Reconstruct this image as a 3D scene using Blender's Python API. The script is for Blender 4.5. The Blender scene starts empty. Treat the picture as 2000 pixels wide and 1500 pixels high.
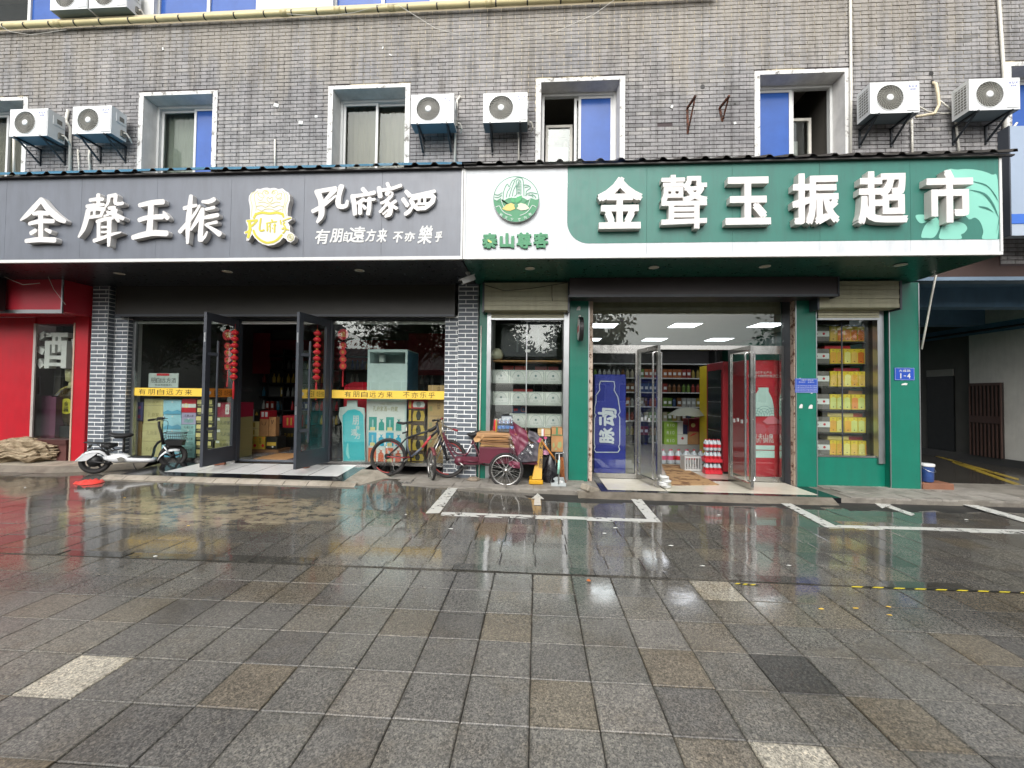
import bpy, bmesh, math, random
from mathutils import Vector, Matrix
random.seed(7)
R = math.radians
sc = bpy.context.scene
C = sc.collection

# ---------------------------------------------------------------- camera, sky, sun, exposure
CAM_H, FOC = 1.43, 800.0                      # eye height, focal length in photo pixels (2000 wide)
PITCH, YAW, ROLL = .0247, .0612, .012
fwd = Vector((-math.sin(YAW)*math.cos(PITCH), math.cos(YAW)*math.cos(PITCH), math.sin(PITCH)))
rgt = Vector((math.cos(YAW), math.sin(YAW), 0)); upv = rgt.cross(fwd)
rgt, upv = math.cos(ROLL)*rgt + math.sin(ROLL)*upv, -math.sin(ROLL)*rgt + math.cos(ROLL)*upv
cd = bpy.data.cameras.new('camera'); cam = bpy.data.objects.new('camera', cd); C.objects.link(cam)
cam.matrix_world = Matrix(((rgt.x, upv.x, -fwd.x, 0), (rgt.y, upv.y, -fwd.y, 0), (rgt.z, upv.z, -fwd.z, CAM_H), (0, 0, 0, 1)))
cd.sensor_width = 36; cd.lens = FOC/2000*36; cd.clip_start = .05; cd.clip_end = 600
sc.camera = cam

SUN_EL, SUN_AZ = R(40), R(190)                # overcast: a broad pale sun behind the viewer
w = bpy.data.worlds.new('World'); sc.world = w; w.use_nodes = True
nt = w.node_tree; nt.nodes.clear()
sky = nt.nodes.new('ShaderNodeTexSky'); sky.sky_type = 'NISHITA'; sky.sun_disc = False
sky.sun_elevation = SUN_EL; sky.sun_rotation = SUN_AZ; sky.air_density = 1.0; sky.dust_density = 4.5; sky.ozone_density = 1.0
hs = nt.nodes.new('ShaderNodeHueSaturation'); hs.inputs['Saturation'].default_value = .16
bg = nt.nodes.new('ShaderNodeBackground'); bg.inputs['Strength'].default_value = .15
wo = nt.nodes.new('ShaderNodeOutputWorld')
nt.links.new(sky.outputs[0], hs.inputs['Color']); nt.links.new(hs.outputs[0], bg.inputs[0]); nt.links.new(bg.outputs[0], wo.inputs[0])
sd = bpy.data.lights.new('sun', 'SUN'); sd.energy = 1.1; sd.angle = R(70); sd.color = (1, .975, .94)
sun = bpy.data.objects.new('sun', sd); C.objects.link(sun)
sdir = Vector((math.sin(SUN_AZ)*math.cos(SUN_EL), math.cos(SUN_AZ)*math.cos(SUN_EL), math.sin(SUN_EL)))
sun.rotation_euler = sdir.to_track_quat('Z', 'Y').to_euler(); sun.location = (0, -6, 20)
sc.view_settings.view_transform = 'Standard'; sc.view_settings.look = 'None'
sc.view_settings.exposure = .76; sc.view_settings.gamma = 1
sc.render.engine = 'CYCLES'; sc.cycles.use_denoising = True
sc.cycles.max_bounces = 9; sc.cycles.transparent_max_bounces = 16; sc.cycles.glossy_bounces = 5
sc.cycles.caustics_reflective = False; sc.cycles.caustics_refractive = False
sc.cycles.sample_clamp_indirect = 6

# ---------------------------------------------------------------- measuring: photo pixel -> point on a known plane of the place
def ray(px, py): return rgt*((px-1000)/FOC) - upv*((py-750)/FOC) + fwd
def W(px, py, Y):
    d = ray(px, py); t = Y/d.y; return (d.x*t, CAM_H + d.z*t)
def WX(px, Y, py=750): return W(px, py, Y)[0]
def WZ(py, Y, px=1000): return W(px, py, Y)[1]
def P(px, py, Y): x, z = W(px, py, Y); return Vector((x, Y, z))
def G(px, py, z=0.0):
    d = ray(px, py); t = (z-CAM_H)/d.z; return (d.x*t, d.y*t)

# ---------------------------------------------------------------- mesh helpers
def wloc(o):
    v = Vector((0, 0, 0))
    while o is not None: v += o.location; o = o.parent
    return v
class MB:
    def __init__(s): s.v = []; s.f = []; s.mi = []; s.mats = []
    def _m(s, m):
        if m not in s.mats: s.mats.append(m)
        return s.mats.index(m)
    def add(s, vs, fs, m):
        b = len(s.v); k = s._m(m); s.v += [tuple(v) for v in vs]
        for f in fs: s.f.append(tuple(i+b for i in f)); s.mi.append(k)
        return s
    def box(s, x0, x1, y0, y1, z0, z1, m):
        x0, x1 = min(x0, x1), max(x0, x1); y0, y1 = min(y0, y1), max(y0, y1); z0, z1 = min(z0, z1), max(z0, z1)
        return s.add([(x0,y0,z0),(x1,y0,z0),(x1,y1,z0),(x0,y1,z0),(x0,y0,z1),(x1,y0,z1),(x1,y1,z1),(x0,y1,z1)],
                     [(0,3,2,1),(4,5,6,7),(0,1,5,4),(1,2,6,5),(2,3,7,6),(3,0,4,7)], m)
    def cbox(s, c, d, m, rz=0, ry=0, rx=0, ch=0):
        mt = Matrix.Rotation(rz,3,'Z') @ Matrix.Rotation(ry,3,'Y') @ Matrix.Rotation(rx,3,'X'); c = Vector(c)
        x, y, z = d[0]/2, d[1]/2, d[2]/2
        pts = [c + mt @ Vector(q) for q in [(-x,-y,-z),(x,-y,-z),(x,y,-z),(-x,y,-z),(-x,-y,z),(x,-y,z),(x,y,z),(-x,y,z)]]
        return s.add(pts, [(0,3,2,1),(4,5,6,7),(0,1,5,4),(1,2,6,5),(2,3,7,6),(3,0,4,7)], m)
    def bar(s, p, q, w, h, m, up=(0,0,1)):
        p, q = Vector(p), Vector(q); d = (q-p).normalized(); u = Vector(up)
        if abs(d.dot(u)) > .98: u = Vector((0,1,0))
        a = d.cross(u).normalized()*w/2; b = a.cross(d).normalized()*h/2
        vs = [p-a-b, p+a-b, p+a+b, p-a+b, q-a-b, q+a-b, q+a+b, q-a+b]
        return s.add(vs, [(0,1,2,3),(7,6,5,4),(1,0,4,5),(2,1,5,6),(3,2,6,7),(0,3,7,4)], m)
    def tube(s, pts, r, m, n=8, close=False):
        pts = [Vector(p) for p in pts]; L = len(pts); rs = r if isinstance(r, (list, tuple)) else [r]*L
        vs = []; prev = None
        for i, p in enumerate(pts):
            if close: d = pts[(i+1) % L]-pts[i-1]
            else: d = pts[min(i+1, L-1)]-pts[max(i-1, 0)]
            d = d.normalized() if d.length > 1e-9 else Vector((0,0,1))
            if prev is None:
                a = d.cross(Vector((0,0,1)))
                if a.length < .05: a = d.cross(Vector((0,1,0)))
            else: a = prev - d*prev.dot(d)
            a.normalize(); prev = a; b = d.cross(a)
            for k in range(n):
                t = 2*math.pi*k/n; vs.append(p + (a*math.cos(t)+b*math.sin(t))*rs[i])
        fs = []
        for i in range(L if close else L-1):
            j = (i+1) % L
            for k in range(n): k2 = (k+1) % n; fs.append((i*n+k, i*n+k2, j*n+k2, j*n+k))
        if not close: fs += [tuple(range(n))[::-1], tuple(range((L-1)*n, L*n))]
        return s.add(vs, fs, m)
    def lathe(s, c, prof, m, n=16, axis='z'):
        c = Vector(c); vs = []; fs = []
        for r, h in prof:
            for k in range(n):
                t = 2*math.pi*k/n; a, b = r*math.cos(t), r*math.sin(t)
                vs.append(c + Vector({'z': (a,b,h), 'y': (a,h,b), 'x': (h,a,b)}[axis]))
        for i in range(len(prof)-1):
            for k in range(n): k2 = (k+1) % n; fs.append((i*n+k, i*n+k2, (i+1)*n+k2, (i+1)*n+k))
        fs += [tuple(range(n))[::-1], tuple(range((len(prof)-1)*n, len(prof)*n))]
        if axis == 'y': fs = [f[::-1] for f in fs]
        return s.add(vs, fs, m)
    def prism(s, poly, y0, y1, m, ms=None):                 # poly in (x,z), front at y0
        n = len(poly); vs = [(x,y0,z) for x,z in poly] + [(x,y1,z) for x,z in poly]
        s.add(vs, [tuple(range(n)), tuple(range(n, 2*n))[::-1]], m)
        return s.add(vs, [(i, (i+1) % n, n+(i+1) % n, n+i) for i in range(n)], ms or m)
    def slab(s, poly, z0, z1, m):                           # poly in (x,y)
        n = len(poly); vs = [(x,y,z0) for x,y in poly] + [(x,y,z1) for x,y in poly]
        return s.add(vs, [tuple(range(n))[::-1], tuple(range(n, 2*n))] + [(i, (i+1) % n, n+(i+1) % n, n+i) for i in range(n)], m)
    def quad(s, a, b, c, d, m): return s.add([a,b,c,d], [(0,1,2,3)], m)
    def rect(s, x0, x1, z0, z1, y, m): return s.quad((x0,y,z0),(x1,y,z0),(x1,y,z1),(x0,y,z1), m)
    def disc(s, x, z, r, y, m, n=24, sx=1): return s.add([(x+r*sx*math.cos(2*math.pi*k/n), y, z+r*math.sin(2*math.pi*k/n)) for k in range(n)], [tuple(range(n))], m)
    def stroke(s, pts, y0, y1, m, f=None, sub=4):           # brush stroke: (x,z,width) path swept into a solid
        P_ = [Vector((a,b,c)) for a,b,c in pts]
        if len(P_) > 2:
            out = []
            for i in range(len(P_)-1):
                p0, p1, p2, p3 = P_[max(i-1,0)], P_[i], P_[i+1], P_[min(i+2,len(P_)-1)]
                for k in range(sub):
                    t = k/sub; out.append(.5*((2*p1)+(p2-p0)*t+(2*p0-5*p1+4*p2-p3)*t*t+(3*p1-p0-3*p2+p3)*t**3))
            P_ = out+[P_[-1]]
        L, Rr = [], []
        for i, p in enumerate(P_):
            d = P_[min(i+1,len(P_)-1)]-P_[max(i-1,0)]; d = Vector((d.x,d.y)); d.normalize(); nn = Vector((-d.y,d.x)); h = p.z/2
            q = Vector((p.x,p.y))
            if i == 0: L.append(q-d*h*.55+nn*h*.55); Rr.append(q-d*h*.55-nn*h*.55)
            L.append(q+nn*h); Rr.append(q-nn*h)
            if i == len(P_)-1: L.append(q+d*h*.55+nn*h*.55); Rr.append(q+d*h*.55-nn*h*.55)
        n = len(L); vs = [(a.x,y0,a.y) for a in L]+[(a.x,y0,a.y) for a in Rr]
        fs = [(n+i, n+i+1, i+1, i) for i in range(n-1)]
        if y1 is not None:
            vs += [(a.x,y1,a.y) for a in L]+[(a.x,y1,a.y) for a in Rr]; o = 2*n
            for i in range(n-1):
                fs += [(i, i+1, o+i+1, o+i), (n+i+1, n+i, o+n+i, o+n+i+1)]
            fs += [(n, 0, o, o+n), (n-1, 2*n-1, o+2*n-1, o+n-1)]
        return s.add(vs, fs, m)
    def mesh(s, name, off=Vector((0,0,0)), smooth=False):
        me = bpy.data.meshes.new(name)
        me.from_pydata([(a-off.x, b-off.y, c-off.z) for a,b,c in s.v], [], s.f)
        for m in s.mats: me.materials.append(m)
        me.polygons.foreach_set('material_index', s.mi)
        if smooth: me.polygons.foreach_set('use_smooth', [True]*len(s.f))
        me.update(); return me
    def build(s, name, parent=None, smooth=False, loc=None, bevel=0, seg=1, local=False):
        off = Vector((0,0,0)) if local else wloc(parent)
        if loc is not None: off = Vector(loc)
        o = bpy.data.objects.new(name, s.mesh(name, off, smooth)); C.objects.link(o)
        if parent: o.parent = parent
        if loc is not None: o.location = Vector(loc)-wloc(parent)
        if bevel:
            md = o.modifiers.new('bevel', 'BEVEL'); md.width = bevel; md.segments = seg; md.limit_method = 'ANGLE'; md.angle_limit = R(40)
        return o
def tag(o, label=None, cat=None, group=None, kind=None):
    if label: o['label'] = label
    if cat: o['category'] = cat
    if group: o['group'] = group
    if kind: o['kind'] = kind
    return o
def thing(name, loc, label=None, cat=None, group=None):
    o = bpy.data.objects.new(name, None); C.objects.link(o); o.location = Vector(loc); o.empty_display_size = .1
    return tag(o, label, cat, group)
def inst(me, name, loc, parent=None, rz=0, sc_=None):
    o = bpy.data.objects.new(name, me); C.objects.link(o); o.location = Vector(loc)
    if parent: o.parent = parent; o.location = Vector(loc)-wloc(parent)
    if rz: o.rotation_euler.z = rz
    if sc_: o.scale = sc_
    return o
def kids(o): return [c for c in bpy.data.objects if c.parent == o]
def dup(root, loc, label=None, group=None, rz=None):
    r = root.copy(); C.objects.link(r); r.location = Vector(loc)
    if rz is not None: r.rotation_euler.z = rz
    if label: r['label'] = label
    if group: r['group'] = group
    for ch in root.children:
        c = ch.copy(); C.objects.link(c); c.parent = r
        for g in ch.children:
            d = g.copy(); C.objects.link(d); d.parent = c
    return r

# ---------------------------------------------------------------- lettering: outlines of the built-in typeface, fitted to a rectangle
_gc = {}
def glyph(ch, bold=0.0, res=3):
    k = (ch, bold)
    if k in _gc: return _gc[k]
    cu = bpy.data.curves.new('glyph', 'FONT'); cu.body = ch; cu.size = 1; cu.offset = bold; cu.resolution_u = res; cu.fill_mode = 'FRONT'
    ob = bpy.data.objects.new('glyph', cu); me = bpy.data.meshes.new_from_object(ob)
    vs = [v.co.copy() for v in me.vertices]; fs = [tuple(p.vertices) for p in me.polygons]
    ec = {}
    for f in fs:
        for i in range(len(f)): e = (f[i], f[(i+1) % len(f)]); ec[e] = 1
    be = [e for e in ec if (e[1], e[0]) not in ec]
    bpy.data.objects.remove(ob); bpy.data.curves.remove(cu); bpy.data.meshes.remove(me)
    if not vs: vs = [Vector((0,0,0)), Vector((1,0,0)), Vector((1,1,0))]; fs = []
    bb = (min(v.x for v in vs), max(v.x for v in vs), min(v.y for v in vs), max(v.y for v in vs))
    _gc[k] = (vs, fs, be, bb); return _gc[k]
def put_glyph(mb, ch, x0, x1, z0, z1, y, m, depth=0, bold=0.0, shear=0.0, ms=None, T=None):
    vs, fs, be, bb = glyph(ch, bold)
    sx = (x1-x0)/max(bb[1]-bb[0], 1e-4); sz = (z1-z0)/max(bb[3]-bb[2], 1e-4)
    T = T or (lambda x, z, yy: (x, yy, z))
    pt = lambda v: (x0+(v.x-bb[0])*sx+shear*(v.y-bb[2])*sz, z0+(v.y-bb[2])*sz)
    fr = [T(*pt(v), y) for v in vs]
    up = fs and (vs[fs[0][1]]-vs[fs[0][0]]).cross(vs[fs[0][2]]-vs[fs[0][0]]).z > 0
    mb.add(fr, fs if up else [f[::-1] for f in fs], m)
    if depth:
        bk = [T(*pt(v), y+depth) for v in vs]; n = len(fr)
        mb.add(fr+bk, [(b, a, a+n, b+n) if up else (a, b, b+n, a+n) for a, b in be], ms or m)
    return mb
def put_bold(mb, ch, x0, x1, z0, z1, y, m, depth, b, ms=None, shear=0.0):
    for i, (dx, dz) in enumerate(((-1,-.93),(1,-1),(.93,1),(-.93,.93),(0,.05))):
        put_glyph(mb, ch, x0+b+dx*b, x1-b+dx*b, z0+b+dz*b, z1-b+dz*b, y-.0004*i, m, depth+.0004*i, 0.0, shear, ms)
    return mb
def put_text(mb, s, x0, x1, z0, z1, y, m, gap=.12, bold=0.0, shear=0.0, T=None, vertical=False):
    n = len(s)
    for i, ch in enumerate(s):
        if ch == ' ': continue
        if vertical:
            h = (z1-z0)/n; put_glyph(mb, ch, x0, x1, z1-(i+1-gap/2)*h, z1-(i+gap/2)*h, y, m, 0, bold, shear, None, T)
        else:
            wd = (x1-x0)/n
            g0, g1 = z0, z1
            if ord(ch) < 128:
                bb = glyph(ch, bold)[3]; aw = min((bb[1]-bb[0])/.72*(z1-z0), wd*(1-gap)); cxm = x0+(i+.5)*wd
                if ch == '-': aw = wd*.6
                put_glyph(mb, ch, cxm-aw/2, cxm+aw/2, *((z0+(z1-z0)*.42, z0+(z1-z0)*.56) if ch == '-' else (z0, z1)), y, m, 0, bold, shear, None, T); continue
            if ch in '一-.·': g0 = z0+(z1-z0)*.42; g1 = z0+(z1-z0)*.54
            put_glyph(mb, ch, x0+(i+gap/2)*wd, x0+(i+1-gap/2)*wd, g0, g1, y, m, 0, bold, shear, None, T)
    return mb
def px_poly(pts, Y): return [W(a, b, Y) for a, b in pts]
# ---------------------------------------------------------------- materials (all procedural)
def lin(h):
    h = h.lstrip('#'); c = [int(h[i:i+2], 16)/255 for i in (0, 2, 4)]
    return tuple(x/12.92 if x <= .04045 else ((x+.055)/1.055)**2.4 for x in c)
_mc = {}
def N(nt, t, **kw):
    n = nt.nodes.new('ShaderNode'+t)
    for k, v in kw.items(): setattr(n, k, v)
    return n
def base_mat(name):
    m = bpy.data.materials.new(name); m.use_nodes = True; nt = m.node_tree
    return m, nt, nt.nodes['Principled BSDF']
def ramp(nt, src, stops):
    r = N(nt, 'ValToRGB'); e = r.color_ramp.elements
    e[0].position, e[0].color = stops[0][0], (*stops[0][1], 1) if len(stops[0][1]) == 3 else stops[0][1]
    e[1].position, e[1].color = stops[-1][0], (*stops[-1][1], 1)
    for p, c in stops[1:-1]: x = e.new(p); x.color = (*c, 1)
    nt.links.new(src, r.inputs[0]); return r.outputs[0]
def noise(nt, vec, scale, detail=4, rough=.6, out=0):
    n = N(nt, 'TexNoise'); n.inputs['Scale'].default_value = scale; n.inputs['Detail'].default_value = detail; n.inputs['Roughness'].default_value = rough
    if vec is not None: nt.links.new(vec, n.inputs['Vector'])
    return n.outputs[out]
def wpos(nt): return N(nt, 'NewGeometry').outputs['Position']
def mixc(nt, f, a, b, mode='MIX'):
    n = N(nt, 'Mix', data_type='RGBA', blend_type=mode)
    for s, v in ((n.inputs[0], f), (n.inputs[6], a), (n.inputs[7], b)):
        if isinstance(v, (int, float)): s.default_value = v
        elif isinstance(v, tuple): s.default_value = (*v, 1) if len(v) == 3 else v
        else: nt.links.new(v, s)
    return n.outputs[2]
def math_(nt, op, a, b=0, c=None, clamp=False):
    n = N(nt, 'Math', operation=op, use_clamp=clamp)
    for i, v in enumerate((a, b) if c is None else (a, b, c)):
        if isinstance(v, (int, float)): n.inputs[i].default_value = v
        else: nt.links.new(v, n.inputs[i])
    return n.outputs[0]
def bump(nt, b, h, strength=.3, dist=.01):
    n = N(nt, 'Bump'); n.inputs['Strength'].default_value = strength; n.inputs['Distance'].default_value = dist
    nt.links.new(h, n.inputs['Height']); nt.links.new(n.outputs[0], b.inputs['Normal'])
def M(col, rough=.5, metal=0.0, var=.12, dirt=0.0, scale=3.0, bmp=0.0, spec=.5, sat=None):
    """paint / plastic / card: a base colour with soft uneven wear, uneven gloss and optional grime"""
    k = (col, rough, metal, var, dirt, scale, bmp, spec)
    if k in _mc: return _mc[k]
    m, nt, b = base_mat('paint_'+col.strip('#')); c = lin(col); p = wpos(nt)
    f = noise(nt, p, scale, 5)
    lo = tuple(x*(1-var) for x in c); hi = tuple(min(1, x*(1+var*.8)) for x in c)
    co = ramp(nt, f, [(.3, lo), (.7, hi)])
    if dirt:
        st = N(nt, 'Mapping'); st.inputs['Scale'].default_value = (7, 7, 1.1); nt.links.new(p, st.inputs[0])
        d = ramp(nt, noise(nt, st.outputs[0], 1.3, 6, .7), [(.45, (0,0,0)), (.8, (1,1,1))])
        co = mixc(nt, math_(nt, 'MULTIPLY', d, dirt), co, tuple(x*.35+.02 for x in c))
    nt.links.new(co, b.inputs['Base Color'])
    rr = math_(nt, 'MULTIPLY_ADD', noise(nt, p, scale*4, 3), .25, max(.02, rough-.12)); nt.links.new(rr, b.inputs['Roughness'])
    b.inputs['Metallic'].default_value = metal; b.inputs['Specular IOR Level'].default_value = spec
    if bmp: bump(nt, b, noise(nt, p, 60, 4), bmp, .004)
    _mc[k] = m; return m
def metal(col, rough=.3, brushed=True):
    k = ('metal', col, rough)
    if k in _mc: return _mc[k]
    m, nt, b = base_mat('metal_'+col.strip('#')); p = wpos(nt); b.inputs['Metallic'].default_value = 1
    st = N(nt, 'Mapping'); st.inputs['Scale'].default_value = (40, 40, 2); nt.links.new(p, st.inputs[0])
    f = noise(nt, st.outputs[0], 4, 4); c = lin(col)
    nt.links.new(ramp(nt, f, [(.3, tuple(x*.8 for x in c)), (.7, c)]), b.inputs['Base Color'])
    nt.links.new(math_(nt, 'MULTIPLY_ADD', noise(nt, p, 6, 4), .3, max(.03, rough-.12)), b.inputs['Roughness'])
    _mc[k] = m; return m
def emis(col, s):
    m = bpy.data.materials.new('lamp_light'); m.use_nodes = True; nt = m.node_tree; nt.nodes.clear()
    e = N(nt, 'Emission'); e.inputs[0].default_value = (*lin(col), 1); e.inputs[1].default_value = s
    o = N(nt, 'OutputMaterial'); nt.links.new(e.outputs[0], o.inputs[0]); return m
def glass(name, tint='#f6f9f7', boost=1.0, rough=0.0):
    m = bpy.data.materials.new(name); m.use_nodes = True; nt = m.node_tree; nt.nodes.clear()
    t = N(nt, 'BsdfTransparent'); t.inputs[0].default_value = (*lin(tint), 1)
    g = N(nt, 'BsdfGlossy'); g.inputs[1].default_value = rough; g.inputs[0].default_value = (.97, 1, .98, 1)
    lw = N(nt, 'LayerWeight'); fz = math_(nt, 'POWER', lw.outputs['Facing'], 5.0); fr = math_(nt, 'MULTIPLY_ADD', fz, .955, .045)
    bn = N(nt, 'Bump'); bn.inputs['Strength'].default_value = .02; bn.inputs['Distance'].default_value = .02
    nt.links.new(noise(nt, wpos(nt), 1.2, 2), bn.inputs['Height']); nt.links.new(bn.outputs[0], g.inputs['Normal'])
    f = math_(nt, 'MULTIPLY', fr, boost, clamp=True)
    x = N(nt, 'MixShader'); nt.links.new(f, x.inputs[0]); nt.links.new(t.outputs[0], x.inputs[1]); nt.links.new(g.outputs[0], x.inputs[2])
    o = N(nt, 'OutputMaterial'); nt.links.new(x.outputs[0], o.inputs[0]); return m

# --- paving
TX, TY, OX, OY = .3022, .3005, -.018, 1.80
def wet_mask(nt, p):
    """1 where a film of rain water stands on the stone"""
    sx = N(nt, 'SeparateXYZ'); nt.links.new(p, sx.inputs[0])
    far = N(nt, 'MapRange'); far.interpolation_type = 'SMOOTHSTEP'; nt.links.new(sx.outputs[1], far.inputs[0])
    nt.links.new(math_(nt, 'MULTIPLY_ADD', sx.outputs[0], -.05, 1.75), far.inputs[1]); far.inputs[2].default_value = 3.7
    n1 = noise(nt, p, .9, 4, .55)
    a = math_(nt, 'ADD', math_(nt, 'MULTIPLY', far.outputs[0], .55), math_(nt, 'ADD', math_(nt, 'MULTIPLY', n1, .5), math_(nt, 'MULTIPLY', noise(nt, p, 9, 5, .7), .22)))
    r = N(nt, 'MapRange'); r.interpolation_type = 'SMOOTHSTEP'; nt.links.new(a, r.inputs[0]); r.inputs[1].default_value = .48; r.inputs[2].default_value = .82
    return r.outputs[0], sx
def paving(name, light=None, yoff=0.0):
    m, nt, b = base_mat(name); p = wpos(nt)
    wet, sx = wet_mask(nt, p)
    # tone of each slab from its cell in the grid
    cx = math_(nt, 'FLOOR', math_(nt, 'DIVIDE', math_(nt, 'SUBTRACT', sx.outputs[0], OX), TX)); cy = math_(nt, 'FLOOR', math_(nt, 'DIVIDE', math_(nt, 'SUBTRACT', sx.outputs[1], OY+yoff), TY))
    cb = N(nt, 'CombineXYZ'); nt.links.new(cx, cb.inputs[0]); nt.links.new(cy, cb.inputs[1])
    wn = N(nt, 'TexWhiteNoise'); wn.noise_dimensions = '2D'; nt.links.new(cb.outputs[0], wn.inputs['Vector'])
    if light is None:
        tone = ramp(nt, wn.outputs['Value'], [(0, lin('#5f5d5a')), (.08, lin('#6a6865')), (.4, lin('#716f6b')), (.7, lin('#75736e')), (.90, lin('#756e62')), (1, lin('#7f7c77'))])
    else: tone = mixc(nt, noise(nt, p, 6, 5), lin(light), tuple(x*.6 for x in lin(light)))
    vo = N(nt, 'TexVoronoi'); vo.inputs['Scale'].default_value = 170; nt.links.new(p, vo.inputs['Vector'])
    sp1 = ramp(nt, vo.outputs['Color'], [(.2, (.50,.50,.50)), (.55, (.95,.95,.95)), (.9, (1.45,1.43,1.38))])
    sp2 = ramp(nt, noise(nt, p, 55, 6, .75), [(.33, (.5,.5,.5)), (.5, (1,1,1)), (.7, (1.55,1.5,1.4))])
    co = mixc(nt, 1, tone, sp1, 'MULTIPLY'); co = mixc(nt, 1, co, sp2, 'MULTIPLY')
    co = mixc(nt, ramp(nt, noise(nt, p, 2.3, 5, .65), [(.5, (0,0,0)), (.72, (.5,.5,.5))]), co, mixc(nt, 1, co, lin('#d8c6aa'), 'MULTIPLY'))
    # larger rain stains, and grime gathered along the joints
    co = mixc(nt, 1, co, ramp(nt, noise(nt, p, .8, 6, .65), [(.3, (.66,.66,.66)), (.5, (.95,.95,.95)), (.7, (1.18,1.17,1.14))]), 'MULTIPLY')
    fx_ = math_(nt, 'FRACT', math_(nt, 'DIVIDE', math_(nt, 'SUBTRACT', sx.outputs[0], OX), TX)); fy_ = math_(nt, 'FRACT', math_(nt, 'DIVIDE', math_(nt, 'SUBTRACT', sx.outputs[1], OY+yoff), TY))
    ed = math_(nt, 'MINIMUM', math_(nt, 'MINIMUM', fx_, math_(nt, 'SUBTRACT', 1, fx_)), math_(nt, 'MINIMUM', fy_, math_(nt, 'SUBTRACT', 1, fy_)))
    eg = ramp(nt, math_(nt, 'ADD', ed, math_(nt, 'MULTIPLY_ADD', noise(nt, p, 16, 5, .7), .16, -.09)), [(.0, (.74,.73,.70)), (.05, (1,1,1))])
    co = mixc(nt, 1, co, eg, 'MULTIPLY')
    # cement smeared over the slabs in front of the grey shop
    dx = math_(nt, 'DIVIDE', math_(nt, 'SUBTRACT', sx.outputs[0], -3.9), 1.9); dy = math_(nt, 'DIVIDE', math_(nt, 'SUBTRACT', sx.outputs[1], 4.75), .75)
    el = math_(nt, 'SUBTRACT', 1, math_(nt, 'SQRT', math_(nt, 'ADD', math_(nt, 'MULTIPLY', dx, dx), math_(nt, 'MULTIPLY', dy, dy))), clamp=True)
    st = N(nt, 'Mapping'); st.inputs['Scale'].default_value = (1, 1.6, 1); nt.links.new(p, st.inputs[0])
    ce = math_(nt, 'MULTIPLY', math_(nt, 'MINIMUM', math_(nt, 'MULTIPLY', el, 4), 1), ramp(nt, noise(nt, st.outputs[0], 4.5, 7, .72), [(.43, (0,0,0)), (.53, (1,1,1))]))
    co = mixc(nt, math_(nt, 'MULTIPLY', wet, .45), co, mixc(nt, 1, co, (.42,.41,.39), 'MULTIPLY'))
    co = mixc(nt, math_(nt, 'MULTIPLY', ce, .9), co, mixc(nt, noise(nt, p, 14, 5), lin('#a3977f'), lin('#857a65')))
    nt.links.new(co, b.inputs['Base Color'])
    dry = math_(nt, 'MULTIPLY_ADD', noise(nt, p, 9, 4), .28, .20)
    wr = math_(nt, 'MULTIPLY_ADD', noise(nt, p, 2.2, 3), .20, -.02)
    wr = math_(nt, 'MAXIMUM', wr, .02)
    ro = N(nt, 'Mix', data_type='FLOAT'); nt.links.new(wet, ro.inputs[0]); nt.links.new(dry, ro.inputs[2]); nt.links.new(wr, ro.inputs[3])
    nt.links.new(ro.outputs[0], b.inputs['Roughness']); b.inputs['IOR'].default_value = 1.5
    nt.links.new(math_(nt, 'MULTIPLY_ADD', wet, .15, .5), b.inputs['Specular IOR Level'])
    h = math_(nt, 'ADD', math_(nt, 'MULTIPLY', noise(nt, p, 120, 4, .7), math_(nt, 'MULTIPLY_ADD', wet, -.97, 1.0)), math_(nt, 'ADD', math_(nt, 'MULTIPLY', noise(nt, p, 7, 3), .35), math_(nt, 'MULTIPLY', noise(nt, p, 28, 2), .12)))
    bump(nt, b, h, .25, .004)
    return m
M_slab = paving('wet_granite_paving'); M_slab_pale = paving('pale_granite_paving', '#c4beb0'); M_slab_tan = paving('tan_granite_paving', '#857d70'); M_slab_dark = paving('dark_granite_paving', '#5a5957')
M_kerb = paving('wet_kerb_stone', '#63625e')
M_joint = M('#2a2826', .6, var=.4)

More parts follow.
